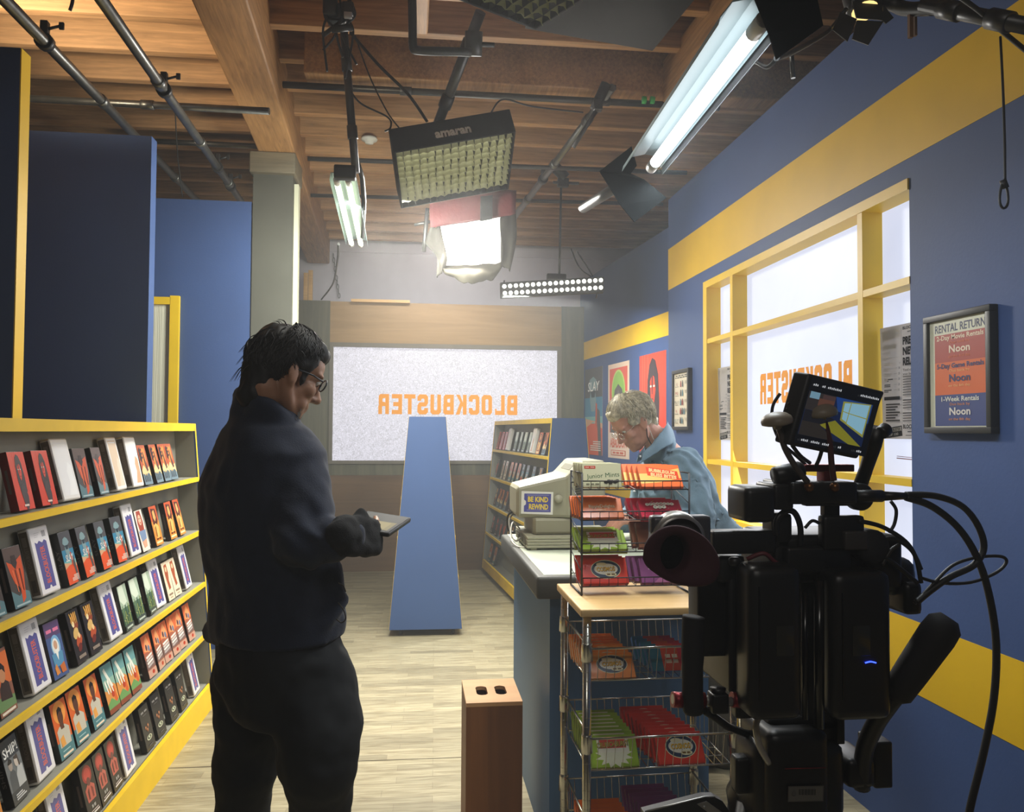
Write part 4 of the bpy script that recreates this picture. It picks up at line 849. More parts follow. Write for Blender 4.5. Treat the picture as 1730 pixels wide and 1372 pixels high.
# ------------------------------------------------------------------ printed sheets taped inside the window
PAPER = printed('newsprint', .8, 0, .2, .62)
def sheet(a, w, h, n):
    K = '2c2b2d'; a.rect(0, 0, w, h, 'e4e0dc')
    for y, r in ((.93, .10), (.06, .10)):
        c = Vector((.24*w, y*h)); 
        def q(pts): return [(c.x+x*w*math.cos(r)-yy*h*math.sin(r), c.y+x*w*math.sin(r)+yy*h*math.cos(r)) for x, yy in pts]
        a.flat(q([(-.2, -.045), (.2, -.045), (.2, -.01), (.19, 0), (.2, .01), (.2, .045), (-.2, .045), (-.2, .01), (-.19, 0), (-.2, -.01)]), K); a.flat(q([(-.185, .002), (.185, .002), (.185, .036), (-.185, .036)]), 'e4e0dc')
        a.text('BLOCKBUSTER', *q([(0, .019)])[0], .026*h, K, .34*w, r, .02); a.text('TOP 100', *q([(-.02, -.02)])[0], .024*h, 'e4e0dc', .26*w, r, .02)
    a.rect(.06*w, .80*h, .36*w, .84*h, K); a.text('NEW ARRIVAL', .21*w, .82*h, .022*h, 'e4e0dc', .26*w)
    for i, nn in enumerate(('45', '40', '35', '30', '25', '20', '25', '15')):
        y = (.765-.048*i)*h; a.rect(.06*w, y, (.2+.03*(i % 3))*w, y+.009*h, '5a5856'); a.rect(.06*w, y-.014*h, (.16+.04*((i+1) % 2))*w, y-.006*h, '5a5856'); a.rect(.28*w, y+.003*h, .36*w, y+.005*h, '9a9896'); a.text(nn, .40*w, y+.004*h, .02*h, K)
    a.rect(.06*w, .345*h, .42*w, .375*h, K)
    for i in range(7): a.rect(.1*w, (.30-.024*i)*h, (.42-.05*(i % 3))*w, (.312-.024*i)*h, '4a4846')
    a.rect(.465*w, .04*h, .47*w, .97*h, 'a09c98')
    a.text('BLOCKBUSTER', .73*w, .965*h, .026*h, K, .46*w, 0, .02); a.rect(.6*w, .925*h, .86*w, .932*h, '6a6866')
    for t, y in (('PREVIEW', .855), ('NEW', .765), ('RELEASES', .675)): a.text(t, .5*w, y*h, .065*h, K, (.46 if len(t) > 3 else .3)*w, 0, .05, 'L')
    for i, t in enumerate(('Tired of waiting for', 'your favorite films?')): a.text(t, .5*w, (.60-.035*i)*h, .022*h, K, .44*w, 0, .01, 'L')
    for i in range(18): 
        if i not in (8, 13): a.rect(.5*w, (.535-.0225*i)*h, (.93-.06*(i % 4 == 3))*w, (.544-.0225*i)*h, '7a7876' if i not in (9, 14) else K)
    a.text('BLOCKBUSTER', .73*w, .11*h, .035*h, K, .45*w, 0, .04); a.rect(.6*w, .06*h, .9*w, .068*h, K); a.rect(.56*w, .03*h, .94*w, .035*h, K)
def paper(y1, z, label, mir=0):
    w, h = .29, .445; a = MB(); a.box((w/2, h/2, -.0005), (w, h, .0006), col='e4e0dc'); sheet(a, w, h, 0)
    for v in a.v: # the upper corner by the bar curls into the room
        if v.x < .12*w and v.y > .5*h: v.z += .01*(1-v.x/(.12*w))*(v.y/h-.5)*2
    o = a.build('paper_notice', PAPER); o.matrix_world = Matrix.Translation((XR+.074, y1, z)) @ face_x(-1); return tag(o, label, 'notice', 'notices taped in the window')
paper(3.022, 1.476, 'black-and-white printed notice in the near end pane of the window, by the framed notice')
o = paper(4.765, 1.45, 'black-and-white printed notice in the narrow far end pane of the window')
# timber scraps standing on the set wall
for x0, x1, nm in ((513, 520, 'shorter'), (521, 528, 'taller')):
    a = at((x0+x1)/2, 508, 8.72); tag(MB().box((0, 0, .16), (.045, .03, .30 if nm == 'shorter' else .33), .002).build('timber_offcut', wood('pine', 'b78d55', 'd3ab72', 0), None, (a.x, 8.71, 2.877-.01 if nm == 'shorter' else 2.877+.005)), f'{nm} upright pine offcut on top of the dark set wall', 'timber', 'pine offcuts')
# ------------------------------------------------------------------ lighting hung from the ceiling
PIPE = mat('galvanised_pipe', '6a6a68', .38, .85, var=.15, scale=20); BLKM = mat('black_metal', '1b1b1c', .45); BLKC = mat('black_cloth', '141415', .9); RUB = mat('black_rubber', '1c1c1c', .7); CAB = mat('black_cable', '17171a', .55)
DKP = mat('dark_steel_pipe', '4b4b4b', .4, .7)
def pipe(p, q, r, label, m=PIPE, clamps=(), group='ceiling pipes', joints=3, ext=0):
    p, q = Vector(p), Vector(q); p = p+(p-q).normalized()*ext; root = empty('ceiling_pipe', p, None, label, 'pipe', group)
    rel(MB().tube([p, q], r, 14), 'tube', m, root); d = (q-p).normalized()
    for i in range(joints):
        c = p.lerp(q, (i+.6)/(joints+.2)); rel(MB().tube([c-d*.035, c-d*.033, c+d*.033, c+d*.035], [r*1.05, r*1.3, r*1.3, r*1.05], 14), 'coupling', m, root)
    for t in clamps:
        c = p.lerp(q, t); k = MB().tube([c-d*.02, c+d*.02], r*1.5, 12).box(c+Vector((0, 0, .05)), (.03, .03, .07), .004).tube([c+Vector((0, 0, .05)), c+Vector((.06, 0, .07))], .006, 8).box(c+Vector((.065, 0, .07)), (.02, .012, .03), .003)
        rel(k, 'clamp', BLKM, root)
    return root
# long pipes on the left running to the back, and cross pipes
pipe(at(8, 0, 3.1), at(341, 347, 7.0), .024, 'long steel pipe under the ceiling furthest towards the blue flats', clamps=(.36,), ext=1.6)
pipe(at(172, 0, 3.1), at(408, 341, 6.3), .024, 'long steel pipe under the ceiling between blue flats and timber beam', clamps=(.52, .8, .9), joints=5, ext=1.6)
pipe(at(42, 166, 4.62), at(455, 188, 4.50), .02, 'steel cross pipe over the blue flats', joints=1)
pipe(at(250, 238, 6.1), at(450, 248, 6.1), .02, 'thin steel cross pipe above the rearmost blue flat', joints=0)
pipe(at(478, 143, 4.75), at(1215, 182, 4.65), .02, 'long dark cross pipe behind the gridded light', DKP, joints=2)
pipe(at(520, 268, 5.6), at(1160, 292, 5.5), .016, 'thin cross pipe beyond the gridded light', DKP, joints=1)
pipe(at(520, 330, 6.9), at(1120, 345, 6.9), .016, 'thin dark cross pipe nearest the back wall', DKP, joints=1)
pipe(at(1034, 148, 4.45), at(868, 368, 6.6), .024, 'slanting pipe over the row of bulbs', clamps=(.06, .62))
pipe(at(1060, 305, 2.75), at(985, 352, 3.3), .02, 'short slanting pipe behind the long bright tube', DKP, joints=0)
pipe(at(1560, 8, 2.2), at(1745, 46, 1.9), .022, 'dark pipe carrying the small lamp with barn doors', DKP, joints=2)
# hanging drop poles
pipe(at(580, 40, 4.15), at(601, 292, 4.2), .021, 'drop pole carrying the twin tube light', DKP, joints=2, group='drop poles')
pipe(at(812, 20, 3.7), at(735, 222, 4.15), .026, 'thick slanting pole carrying the gridded light', DKP, joints=2, group='drop poles')
yk = empty('steel_yoke', at(697, 10, 3.4), None, 'black steel bracket bent at a right angle beside the thick pole', 'bracket')
rel(MB().tube(curve_pts([at(696, -25, 3.55), at(697, 40, 3.6), at(698, 78, 3.62), at(706, 85, 3.63), at(750, 87, 3.66), at(795, 88, 3.7)], 4), .02, 12), 'bent_bar', BLKM, yk)
k = MB(); c = at(800, 74, 3.76); k.tube([c+Vector((0, -.02, .05)), c+Vector((0, .02, -.05))], .042, 14).tube([c, c+Vector((.10, 0, 0))], .012, 8); rel(k, 'clamp', BLKM, yk)
pipe(at(948, 308, 6.35), at(945, 468, 6.4), .009, 'thin rod holding up the row of bulbs', DKP, joints=0, group='drop poles')
k = MB(); c = at(945, 296, 6.3); k.tube([c+Vector((-.05, 0, .08)), c+Vector((.05, 0, -.02))], .045, 12).box(c+Vector((.03, 0, -.06)), (.09, .05, .07), .008).tube([c+Vector((-.05, 0, -.06)), c+Vector((.16, 0, -.06))], .012, 8); tag(k.build('pipe_clamp', BLKM), 'dark clamp above the thin rod and its row of bulbs', 'clamp', 'pipe clamps')
k = MB(); c = at(1024, 165, 4.4); k.tube([c+Vector((0, 0, .08)), c+Vector((-.06, .03, -.06))], .03, 12).box(c+Vector((-.05, 0, -.05)), (.05, .05, .06), .006).tube([c+Vector((-.06, 0, -.08)), c+Vector((-.17, .1, -.26))], .012, 8); tag(k.build('pipe_clamp', BLKM), 'dark clamp on the cross pipe near the green tape', 'clamp', 'pipe clamps')
for x, nm in ((1088, 'left'), (1102, 'right')):
    c = at(x, 169, 4.64); tag(MB().tube([c+Vector((-.012, 0, 0)), c+Vector((.012, 0, -.001))], .0225, 14).build('tape_band', mat('green_tape', '3fd06a', .5)), f'{nm} of two bright green tape bands on the cross pipe', 'tape', 'green tape bands')
# ---- gridded soft light
def frame_from(nl, nr, flp, frp):
    "a box frame from the four lower corners of a panel"
    c = (nl+nr+flp+frp)/4; x = ((nr-nl)+(frp-flp)).normalized(); y = ((flp-nl)+(frp-nr)); y = (y-x*y.dot(x)).normalized(); z = x.cross(y)
    M = Matrix((x, y, z)).transposed().to_4x4(); M.translation = c; return M, ((nr-nl).length+(frp-flp).length)/2, ((flp-nl).length+(frp-nr).length)/2
def soft_panel(name, M, w, d, hgt, nx, ny, label, gridm, glow, word=None):
    r = empty(name, M.translation, M.to_euler(), label, 'studio light')
    def put(mb, nm, m, par=r): return mb.build(nm, m, par)
    s = MB(); t = .012
    for a in ((0, -d/2, w, t), (0, d/2, w, t), (-w/2, 0, t, d), (w/2, 0, t, d)): s.box((a[0], a[1], hgt/2), (a[2]+t*(a[2] > t), a[3]+t*(a[3] > t), hgt), .004)
    s.box((0, 0, hgt-.01), (w, d, .02)).box((0, 0, hgt+.03), (w*.5, d*.4, .06), .01); put(s, 'housing', BLKC)
    put(MB().box((0, 0, .055), (w-.03, d-.03, .004)), 'diffuser', glow)
    g = MB(); GD = 1
    for i in range(1, nx): 
        x = -w/2+w*i/nx; P = [(x+.004*math.sin(k*2.2+i), -d/2+d*k/ny) for k in range(ny+1)]
        for k in range(ny): g.add([(P[k][0], P[k][1], .0), (P[k+1][0], P[k+1][1], .0), (P[k+1][0]*.99, P[k+1][1], .053), (P[k][0]*.99, P[k][1], .053)], [(0, 1, 2, 3)], 1)
    for j in range(1, ny):
        y = -d/2+d*j/ny; q = [(-w/2+w*k/nx, y+.004*math.sin(k*1.9+j), .006*math.sin(k*3.1)) for k in range(nx+1)]
        for k in range(nx):
            xm = (q[k][0]+q[k+1][0])/2; bl = .010
            g.add([q[k], (xm, y-bl, .002), q[k+1], (q[k+1][0], y, .026), (xm, y-bl*1.3, .026), (q[k][0], y, .026), (q[k+1][0], y, .05), (xm, y-bl*.5, .05), (q[k][0], y, .05)], [(0, 1, 4, 5), (1, 2, 3, 4), (5, 4, 7, 8), (4, 3, 6, 7)], 0, None, True)
    put(g, 'egg_crate_grid', [gridm, mat('grid_shade_strip', '34352a', .9)])  # darker strips paint in the shade between the grid cells
    if word:
        a = MB(); a.X = Matrix.Translation((0, -d/2-t, 0)) @ FACE_FRONT; a.text(word, -.0, hgt*.45, hgt*.36, 'f4f4f0', w*.30, 0, .045); put(a, 'lettering', INK)
    return r
def fabric(name, col, tr=.5):
    m, nt, o = nodes(name); L = nt.links.new
    a = nt.nodes.new('ShaderNodeBsdfDiffuse'); b = nt.nodes.new('ShaderNodeBsdfTranslucent'); mx = nt.nodes.new('ShaderNodeMixShader'); mx.inputs[0].default_value = tr
    for n in (a, b): n.inputs[0].default_value = (*lin(col), 1)
    L(a.outputs[0], mx.inputs[1]); L(b.outputs[0], mx.inputs[2]); L(mx.outputs[0], o.inputs[0]); return m
GRIDF = fabric('grid_cloth', 'c4c5a0', .22); GRIDD = fabric('dark_grid_cloth', '8b8c62', .3)
M, w, d = frame_from(at(647, 268, 4.0), at(848, 224, 4.0), at(697, 343, 4.52), at(877, 319, 4.52)); M_SOFT = M
sb = soft_panel('softbox_light', M, w, d, .135, 15, 11, 'wide black soft light with pale grid and maker lettering, hanging mid room', GRIDF, emis('soft_glow', 'fffbe8', 2.6), 'amaran')
fc = at(905, 50, 3.05); lf = (at(711, 0, 2.79)-fc); lf.z = 0; lf.normalize(); rt_ = Vector((-lf.y, lf.x, 0)); rt_ = rt_ if rt_.y < 0 else -rt_
c = fc + lf*.46 + rt_*.46; x = -lf; y = -rt_; M = Matrix((x, y, x.cross(y))).transposed().to_4x4(); M.translation = c
soft_panel('softbox_light', M, .92, .92, .14, 20, 20, 'gridded soft light close overhead, cut off by the top of the picture', GRIDD, emis('soft_dim', 'fff6d8', .35))
tag(MB().box((0, 0, 0), (.62, .5, .012), .003).build('black_flag', BLKC, None, at(1035, 6, 3.25)+Vector((0, .03, .0)), (R(-4), R(2), R(8))), 'flat black cloth flag under the ceiling beside the overhead gridded light', 'flag')
# ---- bright lamp with red cover and rags
def cloth(mb, rows, n=5, wob=.012, th=.004, seed=1):
    "a soft sheet through rows of points, both faces built"
    rr = random.Random(seed); G = [curve_pts(r, n) for r in rows]; G = [[p+Vector((rr.uniform(-1, 1), rr.uniform(-1, 1), rr.uniform(-1, 1)))*wob for p in g] for g in G]; m = len(G[0])
    cols = [curve_pts([g[i] for g in G], n) for i in range(m)]; N = len(cols[0]); vs = [p for c_ in cols for p in c_]
    vs2 = [p+Vector((0, th, th*.5)) for p in vs]; q = len(vs); fs = []
    for i in range(m-1):
        for j in range(N-1): a = i*N+j; fs += [(a, a+N, a+N+1, a+1), (q+a, q+a+1, q+a+N+1, q+a+N)]
    edge = [j for j in range(N)]+[i*N+N-1 for i in range(1, m)]+[(m-1)*N+j for j in range(N-2, -1, -1)]+[i*N for i in range(m-2, 0, -1)]
    for k_ in range(len(edge)): a, b = edge[k_], edge[(k_+1) % len(edge)]; fs.append((a, b, q+b, q+a))
    return mb.add(vs+vs2, fs, 0, None, True)
YL = 5.5
lp = empty('panel_lamp', at(795, 410, YL), None, 'dazzling white panel lamp with red cover and grey rags, below the gridded light', 'studio light')
cs = [at(741, 383, YL), at(846, 367, YL-.02), at(846, 446, YL+.06), at(753, 449, YL+.08)]
def slab(mb, cs, back): return mb.add(cs+[p+back for p in cs], [(0, 1, 2, 3), (7, 6, 5, 4), (0, 4, 5, 1), (1, 5, 6, 2), (2, 6, 7, 3), (3, 7, 4, 0)])
rel(slab(MB(), cs, Vector((0, .01, 0))), 'light_panel', emis('lamp_white', 'fffdf4', 2.4), lp)
cen = sum(cs, Vector())/4; rel(slab(MB(), [cen+(p-cen)*1.06+Vector((0, .012, 0)) for p in cs], Vector((0, .12, .02))), 'housing', BLKM, lp)
RED = mat('maroon_cover', '6a2f30', .8, var=.1, bump=.3, bscale=40); RAG = fabric('grey_rag', '5a564c', .1)
rel(cloth(MB(), [[at(733, 318, YL+.15), at(790, 308, YL+.15), at(872, 322, YL+.15)], [at(727, 346, YL-.04), at(790, 336, YL-.06), at(872, 326, YL-.04)], [at(727, 384, YL-.07), at(790, 376, YL-.08), at(872, 362, YL-.07)]], 6, .006), 'red_cover', RED, lp)
rel(cloth(MB(), [[at(812, 332, YL-.1), at(832, 330, YL-.1)], [at(811, 374, YL-.115), at(832, 370, YL-.115)]], 4, .001), 'black_strap', BLKC, lp)
rel(cloth(MB(), [[at(745, 447, YL+.04), at(797, 449, YL+.03), at(850, 444, YL+.04)], [at(752, 462, YL+.03), at(800, 463, YL+.0), at(845, 458, YL+.03)], [at(765, 470, YL+.05), at(795, 480, YL+.02), at(833, 472, YL+.05)]], 6, .008, seed=3), 'hanging_rag', RAG, lp)
rel(cloth(MB(), [[at(727, 384, YL-.02), at(745, 382, YL-.03)], [at(721, 410, YL), at(746, 402, YL-.06)], [at(738, 432, YL), at(754, 430, YL-.05)], [at(738, 470, YL+.03), at(752, 452, YL)]], 6, .01, seed=5), 'side_rag', mat('dark_rag', '45423b', .9), lp)
rel(cloth(MB(), [[at(846, 366, YL-.03), at(872, 352, YL)], [at(847, 395, YL-.05), at(871, 392, YL)], [at(846, 425, YL-.04), at(871, 415, YL)], [at(846, 447, YL), at(862, 460, YL+.02)]], 6, .01, seed=8), 'side_rag', mat('dark_rag', '45423b', .9), lp)
rel(MB().tube([at(722, 352, YL+.05), at(716, 425, YL+.05)], .014, 8).tube([at(700, 380, YL+.05), at(728, 374, YL+.05)], .01, 8), 'yoke', PIPE, lp)
# ---- tube lights
def tube_light(name, label, near, far, tubes, shell, R_=.019, glow=None):
    r = empty(name, near, None, label, 'studio light'); d = (far-near).normalized(); up = Vector((0, 0, 1)); up = (up-d*up.dot(d)).normalized(); sd = d.cross(up)
    sh = MB(); pts = []
    for i, (s, u) in enumerate(shell):
        pts.append(near+sd*s+up*u)
    n = len(pts); L_ = far-near; back = up*.004
    vs = [p for p in pts]+[p+L_ for p in pts]; vs += [v+back for v in vs]
    fs = []
    for i in range(n-1): fs += [(i, i+1, n+i+1, n+i), (2*n+i, 3*n+i, 3*n+i+1, 2*n+i+1), (i, 2*n+i, 2*n+i+1, i+1), (n+i, n+i+1, 3*n+i+1, 3*n+i)]
    fs += [(0, n, 3*n, 2*n), (n-1, 3*n-1, 4*n-1, 2*n-1)[::1]]
    sh.add(vs, fs); 
    rel(sh, 'reflector', mat('white_reflector', '7e8c8f', .35, .2), r)
    for s, u in tubes:
        a = near+sd*s+up*u; rel(MB().tube([a+d*.05, a+L_-d*.05], R_, 14), 'fluorescent_tube', glow, r)
        for q in (a+d*.03, a+L_-d*.03): rel(MB().tube([q-d*.03, q+d*.03], R_*1.05, 12), 'tube_cap', mat('white_plastic', 'dcdcd6', .4), r)
    return r, d, up, sd
near, far = at(1291, 33, 1.58), at(1100, 284, 2.56); TUBE = (near, far)
bt, d, up, sd = tube_light('tube_light', 'long bright white tube light with black end doors below the ceiling beam', near, far, [(0, 0)], [(.030, -.002), (.034, .022), (.015, .041), (-.022, .045), (-.068, .034), (-.094, .0), (-.098, -.015)], .0175, emis('tube_white', 'f2fbff', 4.5))
def leaf(mb, pts, nrm=Vector((0, .004, 0))): n = len(pts); return mb.add(pts+[p+nrm for p in pts], [list(range(n)), list(reversed(range(n, 2*n)))]+[(i, (i+1) % n, n+(i+1) % n, n+i) for i in range(n)])
rel(slab(MB(), [near+sd*.036+up*.024, far+sd*.036+up*.024, far+sd*.037-up*.022, near+sd*.037-up*.022], sd*.002), 'added_side_baffle', BLKC, bt)  # thin baffle added to keep the tube's light off the right wall
bdm = mat('black_door', '101314', .9, spec=.1)
rel(leaf(MB(), [at(1268, -20, 1.54), at(1299, 56, 1.55), at(1312, 100, 1.55), at(1391, 43, 1.52), at(1376, -25, 1.5)]), 'end_door', bdm, bt)
rel(leaf(MB(), [at(1013, 289, 2.575), at(1067, 247, 2.575), at(1076, 280, 2.58), at(1065, 294, 2.58)]), 'end_door', bdm, bt)
rel(leaf(MB(), [at(1013, 289, 2.58), at(1066, 293, 2.588), at(1088, 303, 2.583), at(1048, 346, 2.575)]), 'end_door', bdm, bt)
rel(leaf(MB(), [at(1048, 346, 2.577), at(1088, 303, 2.585), at(1126, 334, 2.577), at(1072, 375, 2.577)]), 'end_door', bdm, bt)
rel(MB().tube([at(1337, 88, 1.9), at(1340, 132, 1.9)], .006, 8), 'support_rod', PIPE, bt)
near, far = at(578, 303, 4.2), at(602, 414, 5.3)
tube_light('twin_tube_light', 'small twin tube light glowing pale yellow-green beside the drop pole', near, far, [(-.03, 0), (.03, 0)], [(.075, -.005), (.07, .03), (.0, .04), (-.06, .03), (-.065, -.005)], .0155, emis('tube_green', 'f4ffd6', 3))
rel_root = COL.objects['twin_tube_light']
rel(MB().box(at(583, 292, 4.12), (.11, .06, .07), .01), 'end_housing', BLKM, rel_root)
rel(MB().tube([at(600, 262, 4.2), at(612, 300, 4.4), at(615, 340, 4.6), at(612, 400, 5.1)], .014, 8), 'side_bar', BLKM, rel_root)
# ---- row of bulbs
YBAR = 6.4; bar = empty('bulb_bar', at(935, 480, YBAR), None, 'bar light with two rows of round white bulbs below the thin rod', 'studio light')
a0, a1, b0, b1 = at(852, 484, YBAR), at(1015, 473.5, YBAR), at(853, 495.5, YBAR), at(1015, 486, YBAR)
q = MB(); cs = [a0+Vector((-.03, .02, .035)), a1+Vector((.03, .02, .035)), b1+Vector((.03, .02, -.035)), b0+Vector((-.03, .02, -.035))]; rel(slab(q, cs, Vector((0, .05, 0))), 'housing', mat('grey_metal', '2c2d2b', .6), bar)
for s, e in ((a0, a1), (b0, b1)):
    for i in range(18): rel(MB().ell(s.lerp(e, i/17)+Vector((0, -.004, 0)), .0175, 10, 6), 'bulb', emis('bulb_white', 'fffef2', 2.2), bar)
rel(MB().box(at(940, 468, YBAR), (.16, .05, .05), .01), 'mount', BLKM, bar)
for q0, q1 in ((a0+Vector((0, 0, .05)), a0+Vector((-.02, 0, -.10))), (b1+Vector((-.02, 0, 0)), b1+Vector((-.04, 0, -.09)))): rel(MB().tube([q0, q1], .006, 6), 'wing_screw', BLKM, bar)
# ---- small lamp with barn doors
c = at(1455, 38, 2.35); bl = empty('barn_door_lamp', c, None, 'small black lamp with open barn doors on a pipe high by the right wall', 'studio light')
rel(MB().lathe([(0, 0), (.05, 0), (.055, .02), (.055, .12), (.04, .13), (0, .13)], 20, c+Vector((0, -.02, .03)), Euler((R(-20), 0, 0))), 'lamp_body', BLKM, bl)
rel(MB().lathe([(0, 0), (.04, 0), (.04, .002), (0, .002)], 18, c+Vector((0, -.022, .024)), Euler((R(-20), 0, 0))), 'lens', emis('warm_lens', 'ffd98a', 1.2), bl)
for pts in ([(1420, 20), (1448, 32), (1432, 70), (1407, 50)], [(1448, 34), (1493, 36), (1467, 76), (1440, 66)], [(1440, 2), (1490, 6), (1493, 34), (1447, 30)], [(1493, 8), (1510, 30), (1497, 40), (1490, 34)]):
    rel(leaf(MB(), [at(x, y, 2.30) for x, y in pts]), 'barn_door', mat('black_inner_door', '2a261e', .5), bl)
rel(MB().tube(curve_pts([at(1435, 5, 2.33), at(1500, 5, 2.33), at(1530, 15, 2.3), at(1580, 14, 2.2)], 4), .022, 10), 'arm', BLKM, bl)
rel(MB().box(at(1538, 40, 2.28), (.012, .012, .09)).box(at(1546, 42, 2.28), (.008, .01, .07)), 'hanging_tag', mat('wood_tag', '6a4a30', .6), bl)
# ---- safety cable with loop, and other cables
sc_ = MB().tube(curve_pts([at(1690, 62, 2.02), at(1694, 140, 2.0), at(1697, 230, 2.0), at(1698, 306, 2.0)], 6), .0035, 7).tube([at(1694, 304, 2.0), at(1699, 318, 2.0)], .009, 8)
lo = [at(1696+7*math.cos(a_)*(1-.3*math.sin(a_)), 330-22*math.sin(a_), 2.0) for a_ in [2*PI*i/20 for i in range(20)]]; sc_.tube(lo, .0035, 7, closed=True)
tag(sc_.build('safety_cable', CAB), 'thin black safety cable with a loop hanging in front of the right wall', 'cable', 'hanging cables')
def cable(pts, r, label, m=CAB): return tag(MB().tube(curve_pts(pts, 8), r, 7).build('hanging_cable', m), label, 'cable', 'hanging cables')
cable([at(1600, -20, 2.0), at(1650, 15, 2.0), at(1690, 50, 2.02), at(1745, 95, 2.0)], .007, 'thick black cable crossing the top corner over the right wall')
cable([at(1312, 98, 1.65), at(1345, 85, 1.9), at(1400, 52, 2.3), at(1430, 15, 2.33)], .007, 'black cable linking the tube light and barn door lamp')
cable([at(1262, 120, 1.9), at(1275, 105, 1.85), at(1300, 112, 1.8), at(1330, 70, 1.75)], .005, 'black cable looping behind the tube light')
cable([at(592, 55, 4.15), at(640, 110, 4.1), at(690, 160, 4.1), at(722, 206, 4.15)], .008, 'straight dark cable slanting down to the gridded light')
cable([at(600, 60, 4.2), at(625, 130, 4.2), at(655, 190, 4.2), at(676, 218, 4.2)], .004, 'thin wire nearest the drop pole, ending at the gridded light')
cable([at(590, 150, 4.2), at(610, 175, 4.2), at(655, 198, 4.2), at(660, 215, 4.15), at(650, 222, 4.15)], .005, 'black cable curling from drop pole to the gridded light')
cable([at(830, 190, 4.3), at(850, 168, 4.4), at(900, 180, 4.5), at(985, 190, 4.6)], .005, 'black cable from the gridded light along the cross pipe')
cable([at(572, 412, 4.9), at(570, 440, 6), at(562, 480, 8), at(543, 506, 8.6)], .008, 'dark cable drooping from the twin tube light to the set wall')
cable([at(975, 425, 6.6), at(985, 440, 6.6), at(995, 455, 6.5), at(1001, 466, 6.45)], .006, 'dark wire dropping to the end of the bulb bar')
cable([at(965, 420, 6.6), at(975, 445, 6.6), at(985, 458, 6.5), at(998, 467, 6.45)], .006, 'second dark wire dropping beside the first at the bulb bar')
cable([at(118, 18, 2.9), at(122, 5, 2.9), at(126, -20, 2.95)], .006, 'short wire hanging above the outermost long pipe')
cable([at(296, 190, 5.2), at(300, 260, 5.4), at(308, 333, 5.6)], .004, 'thin wire hanging in front of the rearmost blue flat')
for i, (x0, dx) in enumerate(((560, -12), (572, 6), (586, 14), (548, 4), (592, -8))):
    cable([at(x0, -10, 4.0), at(x0+dx, 25, 4.0), at(x0-dx*.6, 55, 4.02), at(x0+dx*1.2, 85+12*i, 4.05)], .006, f'{ORD[i+1]} black cable bundled at the head of the drop pole')
k = empty('cable_clamp', at(575, 30, 4.05), None, 'dark cluster of clamps and plugs at the head of the drop pole', 'clamp')
rel(MB().box(at(570, 25, 4.05), (.10, .08, .09), .012).box(at(588, 18, 4.0), (.06, .06, .07), .01).box(at(558, 10, 4.0), (.07, .05, .10), .01).tube([at(560, 50, 4.0), at(596, 46, 4.0)], .018, 8).tube([at(545, 60, 4.05), at(600, 20, 4.0)], .012, 8), 'clamp_body', BLKM, k)
rel(MB().box(at(588, 26, 3.97), (.04, .02, .03), .004), 'pale_plug', mat('pale_plug', '9a9aa0', .4), k)
# smoke detector
sd_ = empty('smoke_detector', (0, 0, 0), None, 'small white round smoke detector under a joist left of the gridded light', 'smoke detector'); sd_.location = at(624, 230, 5.98)
sd_.location.z = 3.68
MB().lathe([(0, 0), (.055, 0), (.062, -.012), (.058, -.022), (.035, -.03), (.03, -.045), (0, -.048)][::-1], 20).build('housing', mat('white_plastic', 'dcdcd6', .4), sd_)
# hanging chain on the back wall
for i in range(10):
    c = at(563+i*1.1, 432+i*7.5, 9.5); pts = [c+Vector((.012*math.cos(a_)*(i % 2), -.012*math.cos(a_)*((i+1) % 2), .03*math.sin(a_))) for a_ in [2*PI*j/10 for j in range(10)]]
    if i == 0: ch = MB()
    ch.tube(pts, .005, 5, closed=True)
tag(ch.build('hanging_chain', PIPE), 'grey chain hanging against the white back wall', 'chain')
# ------------------------------------------------------------------ the film camera in the foreground
YC = 1.35
K1 = mat('camera_black', '131315', .42, var=.15, scale=30); K2 = mat('camera_rubber', '17161a', .75); K3 = mat('camera_gloss', '0c0c0e', .2); MAROON = mat('eyecup_rubber', '3f1822', .8)
SIL = mat('brushed_silver', 'a9a7a2', .35, .5, var=.1); REDM = mat('red_anodised', '7d1f26', .4, .6); BRS = mat('brass', '7a5230', .35, .8)
cc = at(1350, 1100, YC)
cm = empty('film_camera', (cc.x, cc.y, .9), None, 'black film camera seen from behind with cables, batteries and tilted monitor, in the foreground', 'camera')
def c_(x, y, Y=YC): return at(x, y, Y)
def cbox(mb, x0, y0, x1, y1, Y0, Y1, bev=.006, mi=0, roll=0, col=None):
    "a block whose face towards us spans the given outline at Y0 and which runs back to Y1"
    a, b = at(x0, y0, Y0), at(x1, y1, Y0); w = abs(b.x-a.x); h = abs(a.z-b.z)
    return mb.box(((a.x+b.x)/2, (Y0+Y1)/2, (a.z+b.z)/2), (w, Y1-Y0, h), bev, mi, col, rot=Euler((0, R(roll), 0)))
def part(mb, name, m, p=None): return rel(mb, name, m, cm) if p is None else sub(mb, name, m, p)
def sub(mb, name, m, p): # a piece of a part, drawn in room coordinates
    o = mb.build(name, m, p); o.matrix_parent_inverse = Matrix.Translation(cm.location).inverted(); o.matrix_parent_inverse = (Matrix.Translation(cm.location) @ p.matrix_parent_inverse).inverted(); return o
